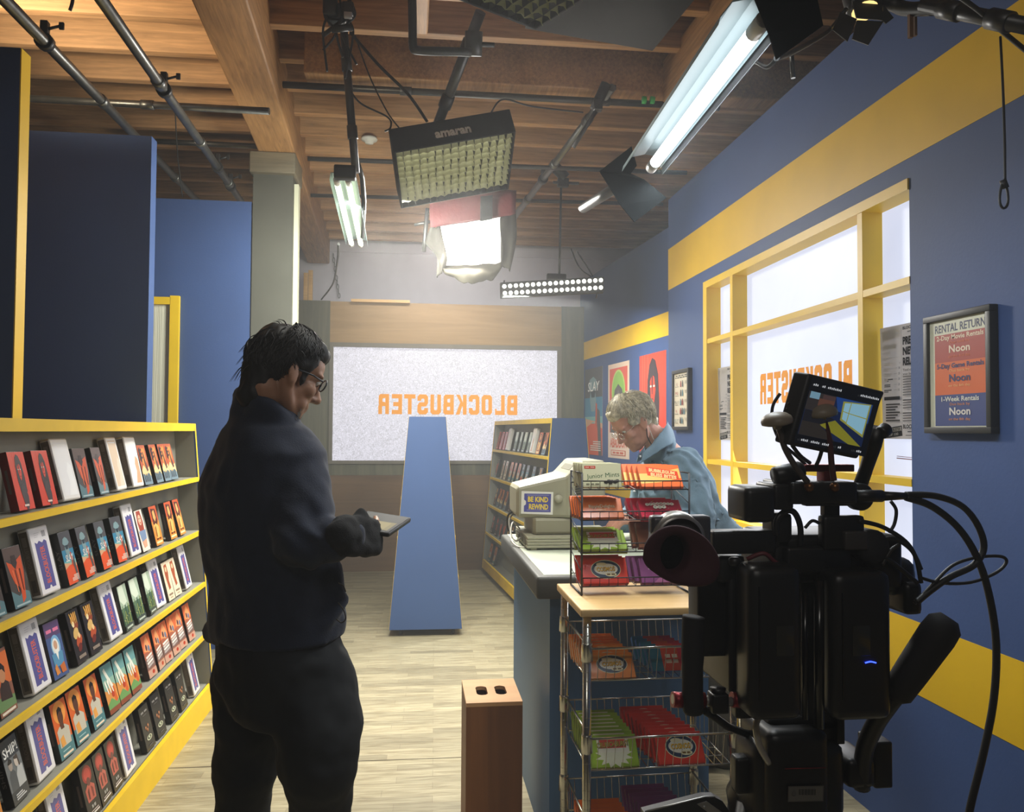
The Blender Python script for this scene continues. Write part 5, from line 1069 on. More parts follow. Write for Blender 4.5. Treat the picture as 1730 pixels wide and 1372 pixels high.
# body, built from several blocks as the silhouette shows
body = MB()
cbox(body, 1356, 975, 1416, 1240, 1.40, 1.52, .01)
cbox(body, 1306, 905, 1462, 985, 1.37, 1.52, .012)
cbox(body, 1306, 868, 1340, 930, 1.37, 1.42, .008)
cbox(body, 1392, 872, 1462, 930, 1.345, 1.37, .006)
cbox(body, 1330, 925, 1440, 970, 1.35, 1.40, .006)
part(body, 'body', K1)
part(cbox(MB(), 1232, 972, 1272, 1172, 1.38, 1.55, .006), 'side_module', K1)
for i in range(3): part(MB().lathe([(0, 0), (.007, 0), (.006, .006), (0, .007)], 10, c_(1250, 1085+26*i, 1.378), Euler((R(90), 0, 0))), 'button', K3)
part(cbox(cbox(MB(), 1244, 1180, 1275, 1215, 1.40, 1.43, .006), 1256, 1148, 1280, 1185, 1.39, 1.43, .006), 'lower_side_block', K1)
# batteries
for x0, x1, y0, y1 in ((1268, 1359, 958, 1218), (1409, 1511, 968, 1218)):
    b = part(cbox(MB(), x0, y0, x1, y1, 1.30, 1.375, .02), 'battery', mat('battery_black', '19191b', .4, var=.1))
    sub(cbox(MB(), x0+44 if x0 < 1300 else x0+32, 1058, x0+74 if x0 < 1300 else x0+62, 1108, 1.2988, 1.3, .001), 'display_window', mat('dark_window', '34332f', .15), b)
    sub(cbox(MB(), x0+14, y0+34, x0+17, y1-34, 1.2985, 1.302, .0005), 'seam', K3, b)
led = sub(MB().tube(curve_pts([c_(1462, 1120, 1.2985), c_(1471, 1118, 1.2985), c_(1480, 1120, 1.2985)], 4), .0012, 6), 'indicator_light', emis('blue_led', '2a40ff', 5), b)
part(MB().tube([c_(1360, 1000, 1.34), c_(1360, 1215, 1.34)], .006, 8).tube([c_(1384, 980, 1.33), c_(1384, 1230, 1.33)], .009, 8), 'battery_rail', K3)
# rear electronics above
part(cbox(cbox(MB(), 1462, 905, 1530, 1000, 1.36, 1.5, .02), 1495, 945, 1556, 1010, 1.38, 1.5, .03), 'wireless_unit', K1)
part(MB().lathe([(0, 0), (.026, 0), (.031, .006), (.031, .05), (0, .05)], 20, c_(1478, 925, 1.34), Euler((R(-90), 0, 0))), 'round_connector', K2)
part(cbox(MB(), 1428, 898, 1468, 930, 1.335, 1.37, .004), 'grey_plate', mat('grey_plate', '3a3736', .5))
part(MB().tube(curve_pts([c_(1312, 905, 1.36), c_(1312, 880, 1.36), c_(1326, 864, 1.36), c_(1342, 866, 1.36), c_(1352, 890, 1.36), c_(1352, 925, 1.36)], 5), .0055, 8), 'top_loop_handle', K1)
part(MB().tube(curve_pts([c_(1360, 892, 1.36), c_(1372, 880, 1.36), c_(1384, 884, 1.36)], 5), .003, 8), 'small_loop', K1)
# receiver with its aerials
rb = part(cbox(MB(), 1337, 815, 1450, 852, 1.33, 1.45, .006), 'receiver', K1)
sub(cbox(cbox(MB(), 1394, 848, 1420, 874, 1.36, 1.38, .004), 1362, 850, 1438, 855, 1.35, 1.37, .003), 'shoe_mount', K1, rb)
part(cbox(MB(), 1260, 823, 1312, 884, 1.33, 1.42, .012), 'side_motor', K1)
part(cbox(MB(), 1308, 818, 1342, 862, 1.34, 1.42, .006), 'motor_bracket', K1)
part(MB().lathe([(0, 0), (.014, 0), (.017, .004), (.017, .05), (.014, .055), (0, .055)], 18, c_(1307, 805, 1.36), Euler((0, R(78), 0))), 'side_lamp', K1)
part(MB().lathe([(0, 0), (.022, 0), (.025, .004), (.025, .02), (0, .022)], 24, c_(1457, 840, 1.36), Euler((R(-90), 0, 0))), 'top_wheel', K1)
ANT = mat('antenna_cap', '8b8070', .45)
for head, stem, base in (((1313, 714), [(1318, 728), (1326, 757), (1345, 790), (1365, 815)], (1367, 823)), ((1388, 700), [(1394, 715), (1402, 750), (1405, 785), (1409, 812)], (1410, 823))):
    Ya = 1.315; h = c_(*head, Ya); rt = Euler((R(6), R(-10), 0))
    a = part(MB().lathe([(0, -.012), (.006, -.012), (.009, -.004), (.020, -.004), (.0262, -.002), (.0272, .003), (.0245, .010), (.017, .0155), (.008, .018), (0, .0185)], 28, h, rt, cap=False), 'antenna', ANT)
    sub(MB().tube(curve_pts([h+Vector((.001, 0, -.01))]+[c_(*p, Ya) for p in stem], 5), [.0055]*4+[.005]*99 if 0 else .0052, 10), 'antenna_stem', mat('antenna_stem_'+('red' if head[0] > 1350 else 'grey'), '4a2326' if head[0] > 1350 else '463e3a', .5), a)
    sub(MB().ell(c_(*base, Ya), (.0085, .009, .009), 14, 8), 'antenna_joint', BRS, a)
# monitor on its bracket
fl_, fr_, fbr, fbl = c_(1367, 631, 1.30), c_(1496, 662, 1.335), c_(1450, 776, 1.335), c_(1333, 752, 1.30)
bk = Vector((-.016, .026, .006))
mon = part(MB(), 'monitor', K2) if 0 else None
mb = MB(); slab(mb, [fl_, fr_, fbr, fbl], bk); 
bm = bmesh.new(); vs = [bm.verts.new(v) for v in mb.v]; [bm.faces.new([vs[i] for i in f]) for f in mb.f]; bmesh.ops.recalc_face_normals(bm, faces=bm.faces[:]); bmesh.ops.bevel(bm, geom=bm.edges[:], offset=.005, segments=3, affect='EDGES', profile=.6)
me = bpy.data.meshes.new('monitor'); bm.to_mesh(me); bm.free(); me.materials.append(mat('monitor_shell', '1e1d1f', .5)); me.polygons.foreach_set('use_smooth', [True]*len(me.polygons))
mon = link('monitor', me, cm); mon.matrix_parent_inverse = Matrix.Translation(cm.location).inverted()
ux = (fr_-fl_); uy = (fl_-fbl); W_, H_ = ux.length, uy.length; ex = ux.normalized(); ey = (uy-ex*uy.dot(ex)).normalized(); ez = ex.cross(ey); sk = uy.dot(ex)/H_
MX = Matrix((ex, ey, ez)).transposed().to_4x4(); MX.translation = fbl + ez*.0006
# live picture: the set as the film camera frames it, with lines of settings round it
a = MB(); a.X = MX
def q_(pts): return [((x + sk*y*H_/W_)*W_, y*H_) for x, y in pts]
def qr(x0, y0, x1, y1, c): a.flat(q_([(x0, y0), (x1, y0), (x1, y1), (x0, y1)]), c)
qr(.04, .05, .96, .95, '0b0c10')
qr(.06, .17, .88, .77, '15203f'); qr(.06, .52, .40, .77, '2e2a2a'); qr(.08, .68, .2, .77, '6f94a8'); qr(.2, .6, .4, .7, '5a3b30'); qr(.24, .7, .40, .76, '463433')
a.flat(q_([(.40, .77), (.88, .77), (.88, .5), (.46, .58)]), '1d3d7a'); a.flat(q_([(.50, .73), (.86, .77), (.86, .30), (.52, .47)]), '8b8a3e')
for px in (([(.525, .71), (.60, .725), (.60, .59), (.53, .60)]), ([(.61, .727), (.84, .752), (.84, .57), (.61, .588)]), ([(.53, .59), (.60, .578), (.60, .46), (.54, .49)]), ([(.61, .577), (.84, .555), (.84, .34), (.61, .445)])): a.flat(q_(px), '86b4c9')
a.flat(q_([(.28, .35), (.46, .45), (.86, .17), (.70, .17)]), '7d7a24'); a.flat(q_([(.06, .17), (.06, .36), (.28, .36), (.52, .17)]), '2a2623'); a.flat(q_([(.06, .52), (.30, .5), (.44, .46), (.30, .36), (.06, .36)]), '1a1a20')
for y, x0, x1 in ((.86, .08, .16), (.86, .19, .24), (.86, .26, .44), (.86, .68, .93), (.10, .1, .2), (.10, .22, .34), (.10, .36, .46), (.10, .56, .62), (.10, .80, .87)):
    n = int((x1-x0)/.022)
    for i in range(n): qr(x0+.022*i, y-.012, x0+.022*i+.014, y+.012+.006*(i % 2), 'c9cdd2')
sub(a, 'screen', printed('live_screen', .15, .55), mon)
sub(MB().lathe([(0, 0), (.011, 0), (.0125, .004), (.0125, .018), (.009, .022), (0, .022)], 16, c_(1487, 733, 1.34), Euler((0, R(60), R(20)))), 'mount_knob', K1, mon)
sub(MB().tube([c_(1482, 722, 1.35), c_(1476, 752, 1.36), c_(1464, 790, 1.38), c_(1450, 830, 1.39)], [.015, .014, .012, .013], 10), 'tilt_arm', K1, mon)
for i in range(3): sub(MB().ell(c_(1326+3*i, 700-9*i, 1.318), .0022, 8, 6), 'side_button', K3, mon)
part(cbox(cbox(MB(), 1361, 785, 1444, 797, 1.37, 1.40, .002), 1393, 795, 1411, 830, 1.37, 1.40, .002), 'red_bar', REDM)
part(MB().tube(curve_pts([c_(1318, 665, 1.34), c_(1306, 685, 1.35), c_(1305, 712, 1.36), c_(1318, 745, 1.37), c_(1345, 770, 1.38), c_(1366, 790, 1.39)], 5), .003, 8), 'monitor_cable', CAB)
part(MB().tube(curve_pts([c_(1338, 752, 1.33), c_(1352, 770, 1.34), c_(1368, 782, 1.37)], 5), .0035, 8).tube(curve_pts([c_(1388, 762, 1.33), c_(1384, 775, 1.34), c_(1378, 788, 1.37)], 5), .0035, 8), 'monitor_lead', CAB)
# viewfinder with its oval eyecup
arm = MB(); cbox(arm, 1205, 898, 1312, 936, 1.36, 1.40, .005); cbox(arm, 1180, 950, 1240, 1110, 1.40, 1.46, .008); cbox(arm, 1215, 940, 1260, 985, 1.38, 1.44, .008); part(arm, 'viewfinder_arm', K1)
part(cbox(MB(), 1102, 872, 1203, 955, 1.335, 1.365, .008), 'viewfinder', mat('viewfinder_shell', '55555a', .35, .3))
part(MB().lathe([(.040, 0), (.046, .002), (.047, .03), (.040, .034)], 32, c_(1149, 915, 1.325), Euler((R(-82), 0, 0)), cap=False), 'viewfinder_ring', SIL)
e0 = c_(1150, 930, 1.27); n = 40; vs = []; fs = []
prof = [(1.0, .030, 0), (1.0, .0, 1), (.86, -.006, 1), (.40, .004, 1), (.37, .012, 1), (.33, .05, 1)]
out = [(1087, 945), (1090, 925), (1100, 907), (1116, 894), (1137, 888), (1158, 890), (1178, 898), (1196, 911), (1210, 930), (1218, 950), (1217, 970), (1208, 984), (1192, 991), (1170, 992), (1148, 989), (1126, 981), (1106, 968), (1093, 957)]
ring = [c_(x, y, 1.27) for x, y in out]; ring = curve_pts(ring+[ring[0]], 3)[:-1]; n = len(ring); mid = c_(1145, 938, 1.27)
inn = [mid+Vector((.0245*math.cos(2*PI*i/n+PI), 0, .030*math.sin(2*PI*i/n+PI)*-1)) for i in range(n)]
rows = [[p+Vector((0, .05, 0))+(mid-p)*.25 for p in ring], [p+Vector((0, .004, 0)) for p in ring], [p+(mid-p)*.06 for p in ring], [mid+(p-mid)*.75+Vector((0, .004, 0)) for p in ring], [p+(mid-p)*-.12+Vector((0, .008, 0)) for p in inn], [p+Vector((0, .016, 0)) for p in inn], [p+Vector((0, .05, 0)) for p in inn]]
def align(r0, r1): # start each ring at the point nearest the ring before
    k = min(range(len(r1)), key=lambda j: (r1[j]-r0[0]).length); r = r1[k:]+r1[:k]
    rv = [r[0]]+r[:0:-1]; return r if (r[len(r)//4]-r0[len(r)//4]).length < (rv[len(r)//4]-r0[len(r)//4]).length else rv
for i in range(1, len(rows)): rows[i] = align(rows[i-1], rows[i])
ec = MB(); vs = [p for r in rows for p in r]; fs = [(i*n+k, i*n+(k+1) % n, (i+1)*n+(k+1) % n, (i+1)*n+k) for i in range(len(rows)-1) for k in range(n)]
ec.add(vs, fs, 0, None, True); part(ec, 'eyecup', MAROON)
part(MB().ell(mid+Vector((0, .045, 0)), (.030, .004, .036), 20, 8), 'eyepiece_glass', mat('eyepiece_glass', '050607', .08))
part(MB().lathe([(0, 0), (.010, 0), (.0105, .004), (.0105, .011), (.007, .014), (0, .014)], 18, c_(1241, 955, 1.37)), 'knurled_knob', K1)
part(MB().tube(curve_pts([c_(1262, 945, 1.36), c_(1290, 935, 1.35), c_(1310, 950, 1.35), c_(1330, 960, 1.35)], 5), .004, 8), 'red_lead', mat('red_cable', '6a1f28', .5))
# hand grip on the left, clamped to the rods
g = MB().tube(curve_pts([c_(1172, 1040, 1.36), c_(1171, 1055, 1.36), c_(1170, 1110, 1.36), c_(1170, 1170, 1.36), c_(1172, 1205, 1.36)], 4), [.012]+[.0195]*3+[.020]*5+[.0185]*4+[.0185]*3+[.016], 14)
part(g, 'hand_grip', K2)
part(MB().tube([c_(1136, 1181, 1.37), c_(1262, 1187, 1.37)], .0085, 12), 'grip_rod', SIL)
for x in (1146, 1180, 1246): part(MB().tube([c_(x-10, 1182, 1.37), c_(x+10, 1183, 1.37)], .0135, 14), 'red_clamp', REDM)
part(MB().box(c_(1213, 1186, 1.36), (.03, .03, .034), .004).lathe([(0, 0), (.012, 0), (.014, .008), (0, .009)], 12, c_(1213, 1170, 1.36)), 'grip_clamp', K1)
part(MB().tube([c_(1190, 1200, 1.37), c_(1230, 1228, 1.42), c_(1262, 1240, 1.45)], .007, 8), 'support_rod', K1)
# cables on the right
part(MB().tube([c_(1445, 838, 1.345), c_(1490, 838, 1.345)], .011, 10).tube([c_(1490, 838, 1.345), c_(1532, 838, 1.345)], [.009, .006], 10), 'cable_plug', K1)
for pts, r in (([(1530, 836), (1580, 838), (1625, 855), (1652, 888), (1662, 925), (1645, 955), (1605, 975), (1572, 998), (1548, 1018)], .006), ([(1530, 840), (1575, 856), (1620, 893), (1652, 945), (1672, 1010), (1683, 1090), (1679, 1180), (1662, 1270), (1636, 1380), (1620, 1500)], .0066),
               ([(1552, 975), (1590, 985), (1640, 984), (1682, 968), (1700, 950), (1690, 940), (1650, 942), (1610, 955), (1578, 985), (1545, 1020)], .003), ([(1505, 847), (1514, 862), (1511, 885), (1502, 900)], .0032),
               ([(1450, 880), (1490, 890), (1530, 915), (1548, 945), (1556, 985)], .004), ([(1480, 915), (1510, 910), (1540, 930), (1556, 962)], .004), ([(1470, 930), (1500, 945), (1520, 960), (1550, 985)], .004), ([(1490, 955), (1505, 930), (1520, 920)], .0035)):
    part(MB().tube(curve_pts([c_(x, y, 1.345) for x, y in pts], 7), r, 8), 'camera_cable', CAB)
part(cbox(MB(), 1530, 985, 1560, 1040, 1.36, 1.44, .01), 'cable_gland', K1)
# ------------------------------------------------------------------ tripod and head under it
tp = empty('camera_tripod', (cc.x+.01, 1.5, 0), None, 'black tripod head with a pale barcode label and padded pan handle, carrying the film camera', 'tripod')
def tpart(mb, name, m): return rel(mb, name, m, tp)
hd = MB(); cbox(hd, 1300, 1215, 1420, 1265, 1.40, 1.50, .01); cbox(hd, 1280, 1262, 1434, 1400, 1.38, 1.50, .03); cbox(hd, 1300, 1240, 1405, 1420, 1.36, 1.5, .02); tpart(hd, 'fluid_head', K1)
tpart(cbox(MB(), 1244, 1282, 1276, 1342, 1.42, 1.45, .006), 'tilt_lock', K1)
tpart(MB().lathe([(0, 0), (.030, 0), (.036, .006), (.036, .03), (0, .03)], 24, c_(1268, 1325, 1.45), Euler((0, R(90), 0))), 'drag_dial', K2)
tpart(MB().tube(curve_pts([c_(1284, 1205, 1.37), c_(1277, 1228, 1.37), c_(1284, 1262, 1.37), c_(1300, 1290, 1.37)], 5), .006, 8), 'silver_lever', SIL)
a = MB(); a.X = Matrix.Translation(c_(1331, 1355, 1.3555)) @ FACE_FRONT @ Matrix.Rotation(-.03, 4, 'Z'); a.rect(0, 0, .066, .027, '5c5a55'); a.rect(.002, .002, .064, .025, '686660')
for i in range(16): a.rect(.020+.0019*i, .012, .0208+.0019*i+.0006*(i % 3 == 0), .022, '2a2a2a')
a.oval(.010, .016, .0045, .0045, '5a5a58', 12); tpart(a, 'barcode_label', INK)
tpart(MB().tube([c_(1326, 1299, 1.357), c_(1395, 1297, 1.357)], .001, 6), 'red_line', REDM)
ph = MB().tube(curve_pts([c_(1455, 1330, 1.42), c_(1460, 1270, 1.40), c_(1478, 1225, 1.37), c_(1500, 1192, 1.34), c_(1520, 1166, 1.32)], 5), .016, 12); tpart(ph, 'pan_bar', K1)
tpart(MB().tube([c_(1510, 1178, 1.33), c_(1516, 1170, 1.325), c_(1540, 1135, 1.31), c_(1583, 1073, 1.285), c_(1596, 1055, 1.28), c_(1604, 1044, 1.278)], [.016, .026, .0285, .031, .029, .016], 18), 'foam_grip', K2)
tpart(cbox(MB(), 1434, 1285, 1480, 1332, 1.40, 1.5, .01), 'handle_mount', K1); tpart(cbox(MB(), 1478, 1255, 1509, 1332, 1.41, 1.47, .004), 'phone_plate', K1)
tpart(cbox(MB(), 1414, 1195, 1428, 1258, 1.39, 1.42, .003), 'rod_bracket', K1)
hc = Vector((cc.x, 1.5, .80))
for an in (R(100), R(220), R(340)):
    ft = Vector((cc.x+.42*math.cos(an), 1.5+.42*math.sin(an), .012)); tpart(MB().tube([hc+Vector((.06*math.cos(an), .06*math.sin(an), 0)), ft.lerp(hc, .45), ft], [.022, .018, .013], 10), 'leg', K1)
tpart(MB().lathe([(.04, -.12), (.06, -.06), (.07, 0), (.055, .03), (.05, .06)], 20, hc), 'bowl', K1)
# black folding case just in front of the tripod, only its lid edge in view
fc_ = empty('equipment_case', at(1165, 1372, 1.55), None, 'dark case lid with a silver catch at the bottom edge of the picture', 'case')

X = Matrix(((1, 0, 0, 0), (0, 0, 1, 0), (0, 1, 0, 0), (0, 0, 0, 1)))
def xz(x, y): p = at(x, y, 1.55); return (p.x, p.z)
o_ = [(xz(1088, 1371)[0], .002), (xz(1232, 1371)[0], .002), xz(1231, 1369), xz(1221, 1354), xz(1208, 1347), xz(1190, 1347), xz(1150, 1357), xz(1088, 1373)]
rel(MB().prism(o_, 1.55, 1.572, X), 'shell', mat('case_black', '1d1d1f', .5), fc_)
rel(MB().tube([at(x, y-.5, 1.552) for x, y in ((1090, 1372), (1150, 1357), (1190, 1347), (1208, 1347))], .0022, 8), 'metal_edge', mat('case_edge', '9a9a98', .35, .7), fc_)
q4 = [at(1178, 1359, 1.548), at(1194, 1354, 1.548), at(1222, 1374, 1.548), at(1203, 1378, 1.548)]
rel(slab(MB(), q4, Vector((0, .003, 0))).ell(at(1190, 1364, 1.547), (.003, .002, .003), 10, 6, 0), 'catch_plate', SIL, fc_)
# ------------------------------------------------------------------ people
def fuse(name, mb, voxel, m, parent=None, smooth=6, shade=True, bulge=None):
    "grow one continuous skin over the overlapping volumes in mb"
    me = bpy.data.meshes.new('t'); me.from_pydata([tuple(p) for p in mb.v], [], mb.f); o = bpy.data.objects.new('t', me); COL.objects.link(o)
    r = o.modifiers.new('r', 'REMESH'); r.mode = 'VOXEL'; r.voxel_size = voxel
    if smooth: s = o.modifiers.new('s', 'SMOOTH'); s.iterations = smooth; s.factor = .5
    out = bpy.data.meshes.new_from_object(o.evaluated_get(bpy.context.evaluated_depsgraph_get())); bpy.data.objects.remove(o); bpy.data.meshes.remove(me)
    if bulge:
        for v in out.vertices: v.co += bulge(v.co, v.normal)
    out.name = name; out.materials.clear(); out.materials.append(m)
    out.polygons.foreach_set('use_smooth', [True]*len(out.polygons))
    return link(name, out, parent)
def limb(mb, pts, rad, n=16, sub_=4):
    P = curve_pts(pts, sub_); N = len(P); rr = []
    for i in range(N):
        t = i/(N-1)*(len(rad)-1); k = min(int(t), len(rad)-2); u = t-k; u = u*u*(3-2*u); rr.append(rad[k]*(1-u)+rad[k+1]*u)
    mb.tube(P, rr, n); mb.ell(P[0], rr[0]*.995, n, 8); mb.ell(P[-1], rr[-1]*.995, n, 8); return mb
def torso(mb, secs, f, r, n=24):
    "stacked oval sections: (centre, half width across, half depth)"
    vs = []; 
    for c, a, b in secs:
        for k in range(n):
            t = 2*PI*k/n; ct, st = math.cos(t), math.sin(t); e = .85
            vs.append(Vector(c)+r*(a*math.copysign(abs(ct)**e, ct))+f*(b*math.copysign(abs(st)**e, st)))
    m = len(secs); fs = [(i*n+k, i*n+(k+1) % n, (i+1)*n+(k+1) % n, (i+1)*n+k) for i in range(m-1) for k in range(n)]
    fs += [tuple(range(n)), tuple(reversed(range((m-1)*n, m*n)))]; return mb.add(vs, fs)
def head_shape(mb, M, s=1.0, age=0):
    def H(f, r, u): return M @ Vector((f, r, u))*1
    Rm = M.to_3x3()
    def E(f, r, u, a, b, c, rot=None): mb.ell(H(f, r, u), (a, b, c), 20, 14, rot=Rm if rot is None else Rm @ rot.to_matrix())
    E(-.012, 0, .032, .099, .077, .086); E(.03, 0, -.035, .064, .062, .078); E(.02, 0, .045, .076, .07, .062)
    E(.070, 0, -.104, .020, .024, .018); E(.055, 0, -.085, .036, .04, .032)
    for q in (1, -1):
        limb(mb, [H(-.008, q*.058, -.03), H(.012, q*.054, -.07), H(.055, q*.022, -.103)], [.02, .02, .018], 10)
        E(.060, q*.038, -.022, .028, .026, .026); E(.05, q*.036, -.065, .03, .022, .03)
        E(.079, q*.034, .028, .014, .024, .009); E(.099, q*.012, -.037, .010, .009, .008)
        E(-.006, q*.083, -.006, .020, .0075, .032, Euler((q*R(8), R(-14), q*R(-26)))); E(.0, q*.079, -.032, .011, .007, .012)
        E(.066, q*.032, .012, .018, .018, .012); E(.0775, q*.031, .0165, .0130, .0150, .0085)
    limb(mb, [H(.086, 0, .022), H(.098, 0, -.006), H(.112, 0, -.030)], [.010, .010, .0125], 10)
    E(.088, 0, -.063, .011, .024, .0065); E(.085, 0, -.075, .011, .021, .007); E(.078, 0, -.055, .014, .03, .02)
def hair_strands(mb, M, N, path, rad, seed, n=4, pts=6):
    rr = random.Random(seed)
    for i in range(N):
        P = path(rr); P = [M @ Vector(p) for p in P]; P = curve_pts(P, 2); k = len(P)
        mb.tube(P, [rad*(1-.75*(j/(k-1))**2) for j in range(k)], n, cap=False)
    return mb
def hand(mb, wrist, fwd, side, palm_n, curls, spread=.018, thumb=None, L=.085, w=.078, ts=.75, tl=1):
    "a palm and five separate fingers; fwd along the hand, side towards the thumb, palm_n out of the palm"
    fwd, side, palm_n = fwd.normalized(), side.normalized(), palm_n.normalized()
    kn = wrist+fwd*L
    for i, (o, ln) in enumerate(((.029, .072), (.0095, .080), (-.010, .074), (-.0285, .058))):
        b = kn+side*o-fwd*(.003*abs(i-1)); c = curls[i]; d = fwd; P = [b-fwd*.05+side*(o*-.25), b]
        for seg, fr in ((.45, 1), (.31, 1.15), (.24, .9)):
            a = c*fr; d = (d*math.cos(a)+palm_n*math.sin(a)).normalized() if seg < .45 or True else d
            P.append(P[-1]+d*ln*seg)
        limb(mb, P, [.0105, .0098, .0088, .0082, .0072], 10, 3)
    # palm
    for o in (.026, .009, -.009, -.026): limb(mb, [wrist+side*o*.75, wrist+fwd*L*.5+side*o, kn+side*o], [.017, .0155, .0125], 10, 3)
    t = thumb or (.030, .030, .35)
    b = wrist+fwd*.022+side*.026; d = (fwd*.75+side*ts+palm_n*t[2]).normalized(); d2 = (fwd*1.0+side*.12+palm_n*(t[2]+.25)).normalized()
    limb(mb, [b, b+d*.04*tl, b+(d*.04+d2*.032)*tl, b+(d*.04+d2*.055)*tl], [.0165, .013, .0108, .0088], 10, 3)
    return mb
SKIN1 = mat('skin_tan', 'a87a5e', .5, var=.08, scale=30); SKIN2 = mat('skin_ruddy', 'c08a74', .5, var=.10, scale=30)
NAVY = mat('navy_fleece', '182034', .9, var=.10, scale=40, sheen=.12, bump=.15, bscale=300); PANTS = mat('dark_trousers', '17191c', .85, var=.12, scale=14); HAIR1 = mat('dark_hair', '1b1816', .6, var=.3, scale=50); HAIR2 = mat('silver_hair', 'b5ac94', .5, var=.5, scale=70)
CHAMB = mat('chambray_cotton', '6d8798', .85, var=.10, scale=18, bump=.12, bscale=120)
# ---- the man with the tablet
F = Vector((math.cos(R(33)), math.sin(R(33)), 0)); RR = Vector((F.y, -F.x, 0)); UPV = Vector((0, 0, 1))
def a1(x, y, k=0): return at(x, y, 2.0) + RR*-0 + Vector((0, k, 0))
p1 = empty('person', (at(470, 1080, 2.02).x, 2.02, 0), None, 'man in dark navy fleece and dark trousers standing side-on, looking down at a tablet', 'person')
def p1part(o): o.parent = p1; o.matrix_parent_inverse = Matrix.Translation(p1.location).inverted(); return o
hc1 = at(484, 632, 2.03)
pit = R(24); FH = (Vector((math.cos(R(27)), math.sin(R(27)), 0))*math.cos(pit) - UPV*math.sin(pit)); RH = Vector((math.sin(R(27)), -math.cos(R(27)), 0)); UH = RH.cross(FH)
MH1 = (Matrix((FH, -RH, UH)).transposed()*.87).to_4x4(); MH1.translation = hc1
MH1r = Matrix((FH, RH, UH)).transposed().to_4x4(); MH1r.translation = hc1
b = MB(); head_shape(b, MH1)
sh_r, el_r, wr_r = at(500, 792, 1.965), at(508, 922, 1.86), at(597, 905, 1.88)
sh_l, el_l, wr_l = at(425, 775, 2.18), at(480, 930, 2.27), at(572, 899, 2.12)
neck = at(455, 700, 2.05)
limb(b, [neck+Vector((-.02, 0, -.08)), neck, hc1-UH*.055-FH*.03], [.07, .060, .058])
torso(b, [(at(455, 745, 2.05), .15, .085), (at(452, 830, 2.05), .155, .10), (at(460, 940, 2.05), .145, .10), (at(466, 1060, 2.05), .155, .105), (at(468, 1130, 2.04), .14, .09)], F, RR)
for s_, e_, w_ in ((sh_r, el_r, wr_r), (sh_l, el_l, wr_l)): limb(b, [s_, s_.lerp(e_, .5), e_], [.048, .042, .036]); limb(b, [e_, e_.lerp(w_, .5), w_], [.037, .033, .024])
hip_r, kn_r, an_r = at(520, 1130, 1.98), at(552, 1290, 1.90), Vector((at(540, 1370, 1.95).x, 1.97, .09))
hip_l, kn_l, an_l = at(428, 1130, 2.12), at(425, 1290, 2.14), Vector((at(408, 1370, 2.15).x-.02, 2.2, .09))
for h_, k_, a_, m_ in ((hip_r, kn_r, an_r, at(540, 1372, 1.95)), (hip_l, kn_l, an_l, at(408, 1372, 2.17))): limb(b, [h_, h_.lerp(k_, .5), k_, m_, a_+UPV*.25, a_], [.085, .075, .055, .05, .045, .04])
# hands hold the tablet's edges
TL, TR_, BR_, BL_ = at(624, 866, 2.13), at(688, 876, 2.11), at(650, 899, 1.95), at(588, 889, 1.97)
tx = (TR_-TL).normalized(); ty = ((TL-BL_)+(TR_-BR_)).normalized(); tn = tx.cross(ty).normalized()
HF = (at(650, 907, 1.99)-wr_r).normalized(); HS = (UPV*.95+Vector((-.15, .12, 0))); HP = Vector((-.62, .62, .42))
hand(b, wr_r, HF, HS, HP, (.35, .42, .5, .6), thumb=(0, 0, .5), ts=.22, tl=.85)
hand(b, wr_l, at(625, 896, 2.11)-wr_l, Vector((.1, 1, -.15)), UPV+Vector((.1, 0, 0)), (.08, .08, .1, .12), thumb=(0, 0, .30), ts=.5, tl=.9)
fuse('person', b, .0045, SKIN1, None, 4); body1 = COL.objects['person.001'] if 'person.001' in COL.objects else None
body1.name = 'body'; p1part(body1)
# fleece
j = MB()
torso(j, [(at(440, 704, 2.05), .072, .07), (at(446, 726, 2.05), .13, .10), (at(452, 764, 2.05), .178, .125), (at(447, 820, 2.05), .185, .145), (at(452, 900, 2.05), .178, .150), (at(462, 985, 2.05), .172, .145), (at(468, 1040, 2.05), .182, .155), (at(468, 1074, 2.04), .178, .150)], F, RR)
limb(j, [sh_r+Vector((-.02, .02, .005)), sh_r.lerp(el_r, .5)+Vector((.0, .02, 0)), el_r+Vector((-.002, .015, .010)), el_r.lerp(wr_r, .5)+Vector((0, 0, .0)), wr_r+(el_r-wr_r)*.08], [.088, .080, .066, .053, .041], 18, 5)
limb(j, [sh_l+Vector((0, -.03, .01)), sh_l.lerp(el_l, .5), el_l, el_l.lerp(wr_l, .5), wr_l], [.085, .072, .058, .05, .04], 18, 5)
limb(j, [at(438, 712, 2.06), at(438, 690, 2.06)], [.078, .068], 20); limb(j, [at(462, 715, 2.04), at(464, 702, 2.03)], [.07, .062], 20)
limb(j, [at(412, 672, 2.07), at(428, 666, 2.14), at(462, 690, 2.15)], [.016, .016, .016]); 
for i in range(14):
    t = i/13; c = at(412+60*t, 668+32*t, 2.0+.0*t); 
limb(j, [at(407, 668, 2.06), at(430, 672, 1.985), at(462, 694, 1.965), at(482, 712, 1.985)], [.020, .021, .020, .017], 12)
limb(j, [at(409, 690, 2.06), at(432, 694, 1.985), at(462, 708, 1.968), at(484, 724, 1.985)], [.022, .024, .024, .018], 12)
limb(j, [at(360, 1066, 2.08), at(400, 1082, 1.97), at(470, 1086, 1.92), at(540, 1060, 1.93), at(580, 1012, 1.98)], [.028, .026, .024, .022, .020], 12)
limb(j, [at(560, 960, 1.97), at(572, 1000, 1.97)], [.03, .022], 12)
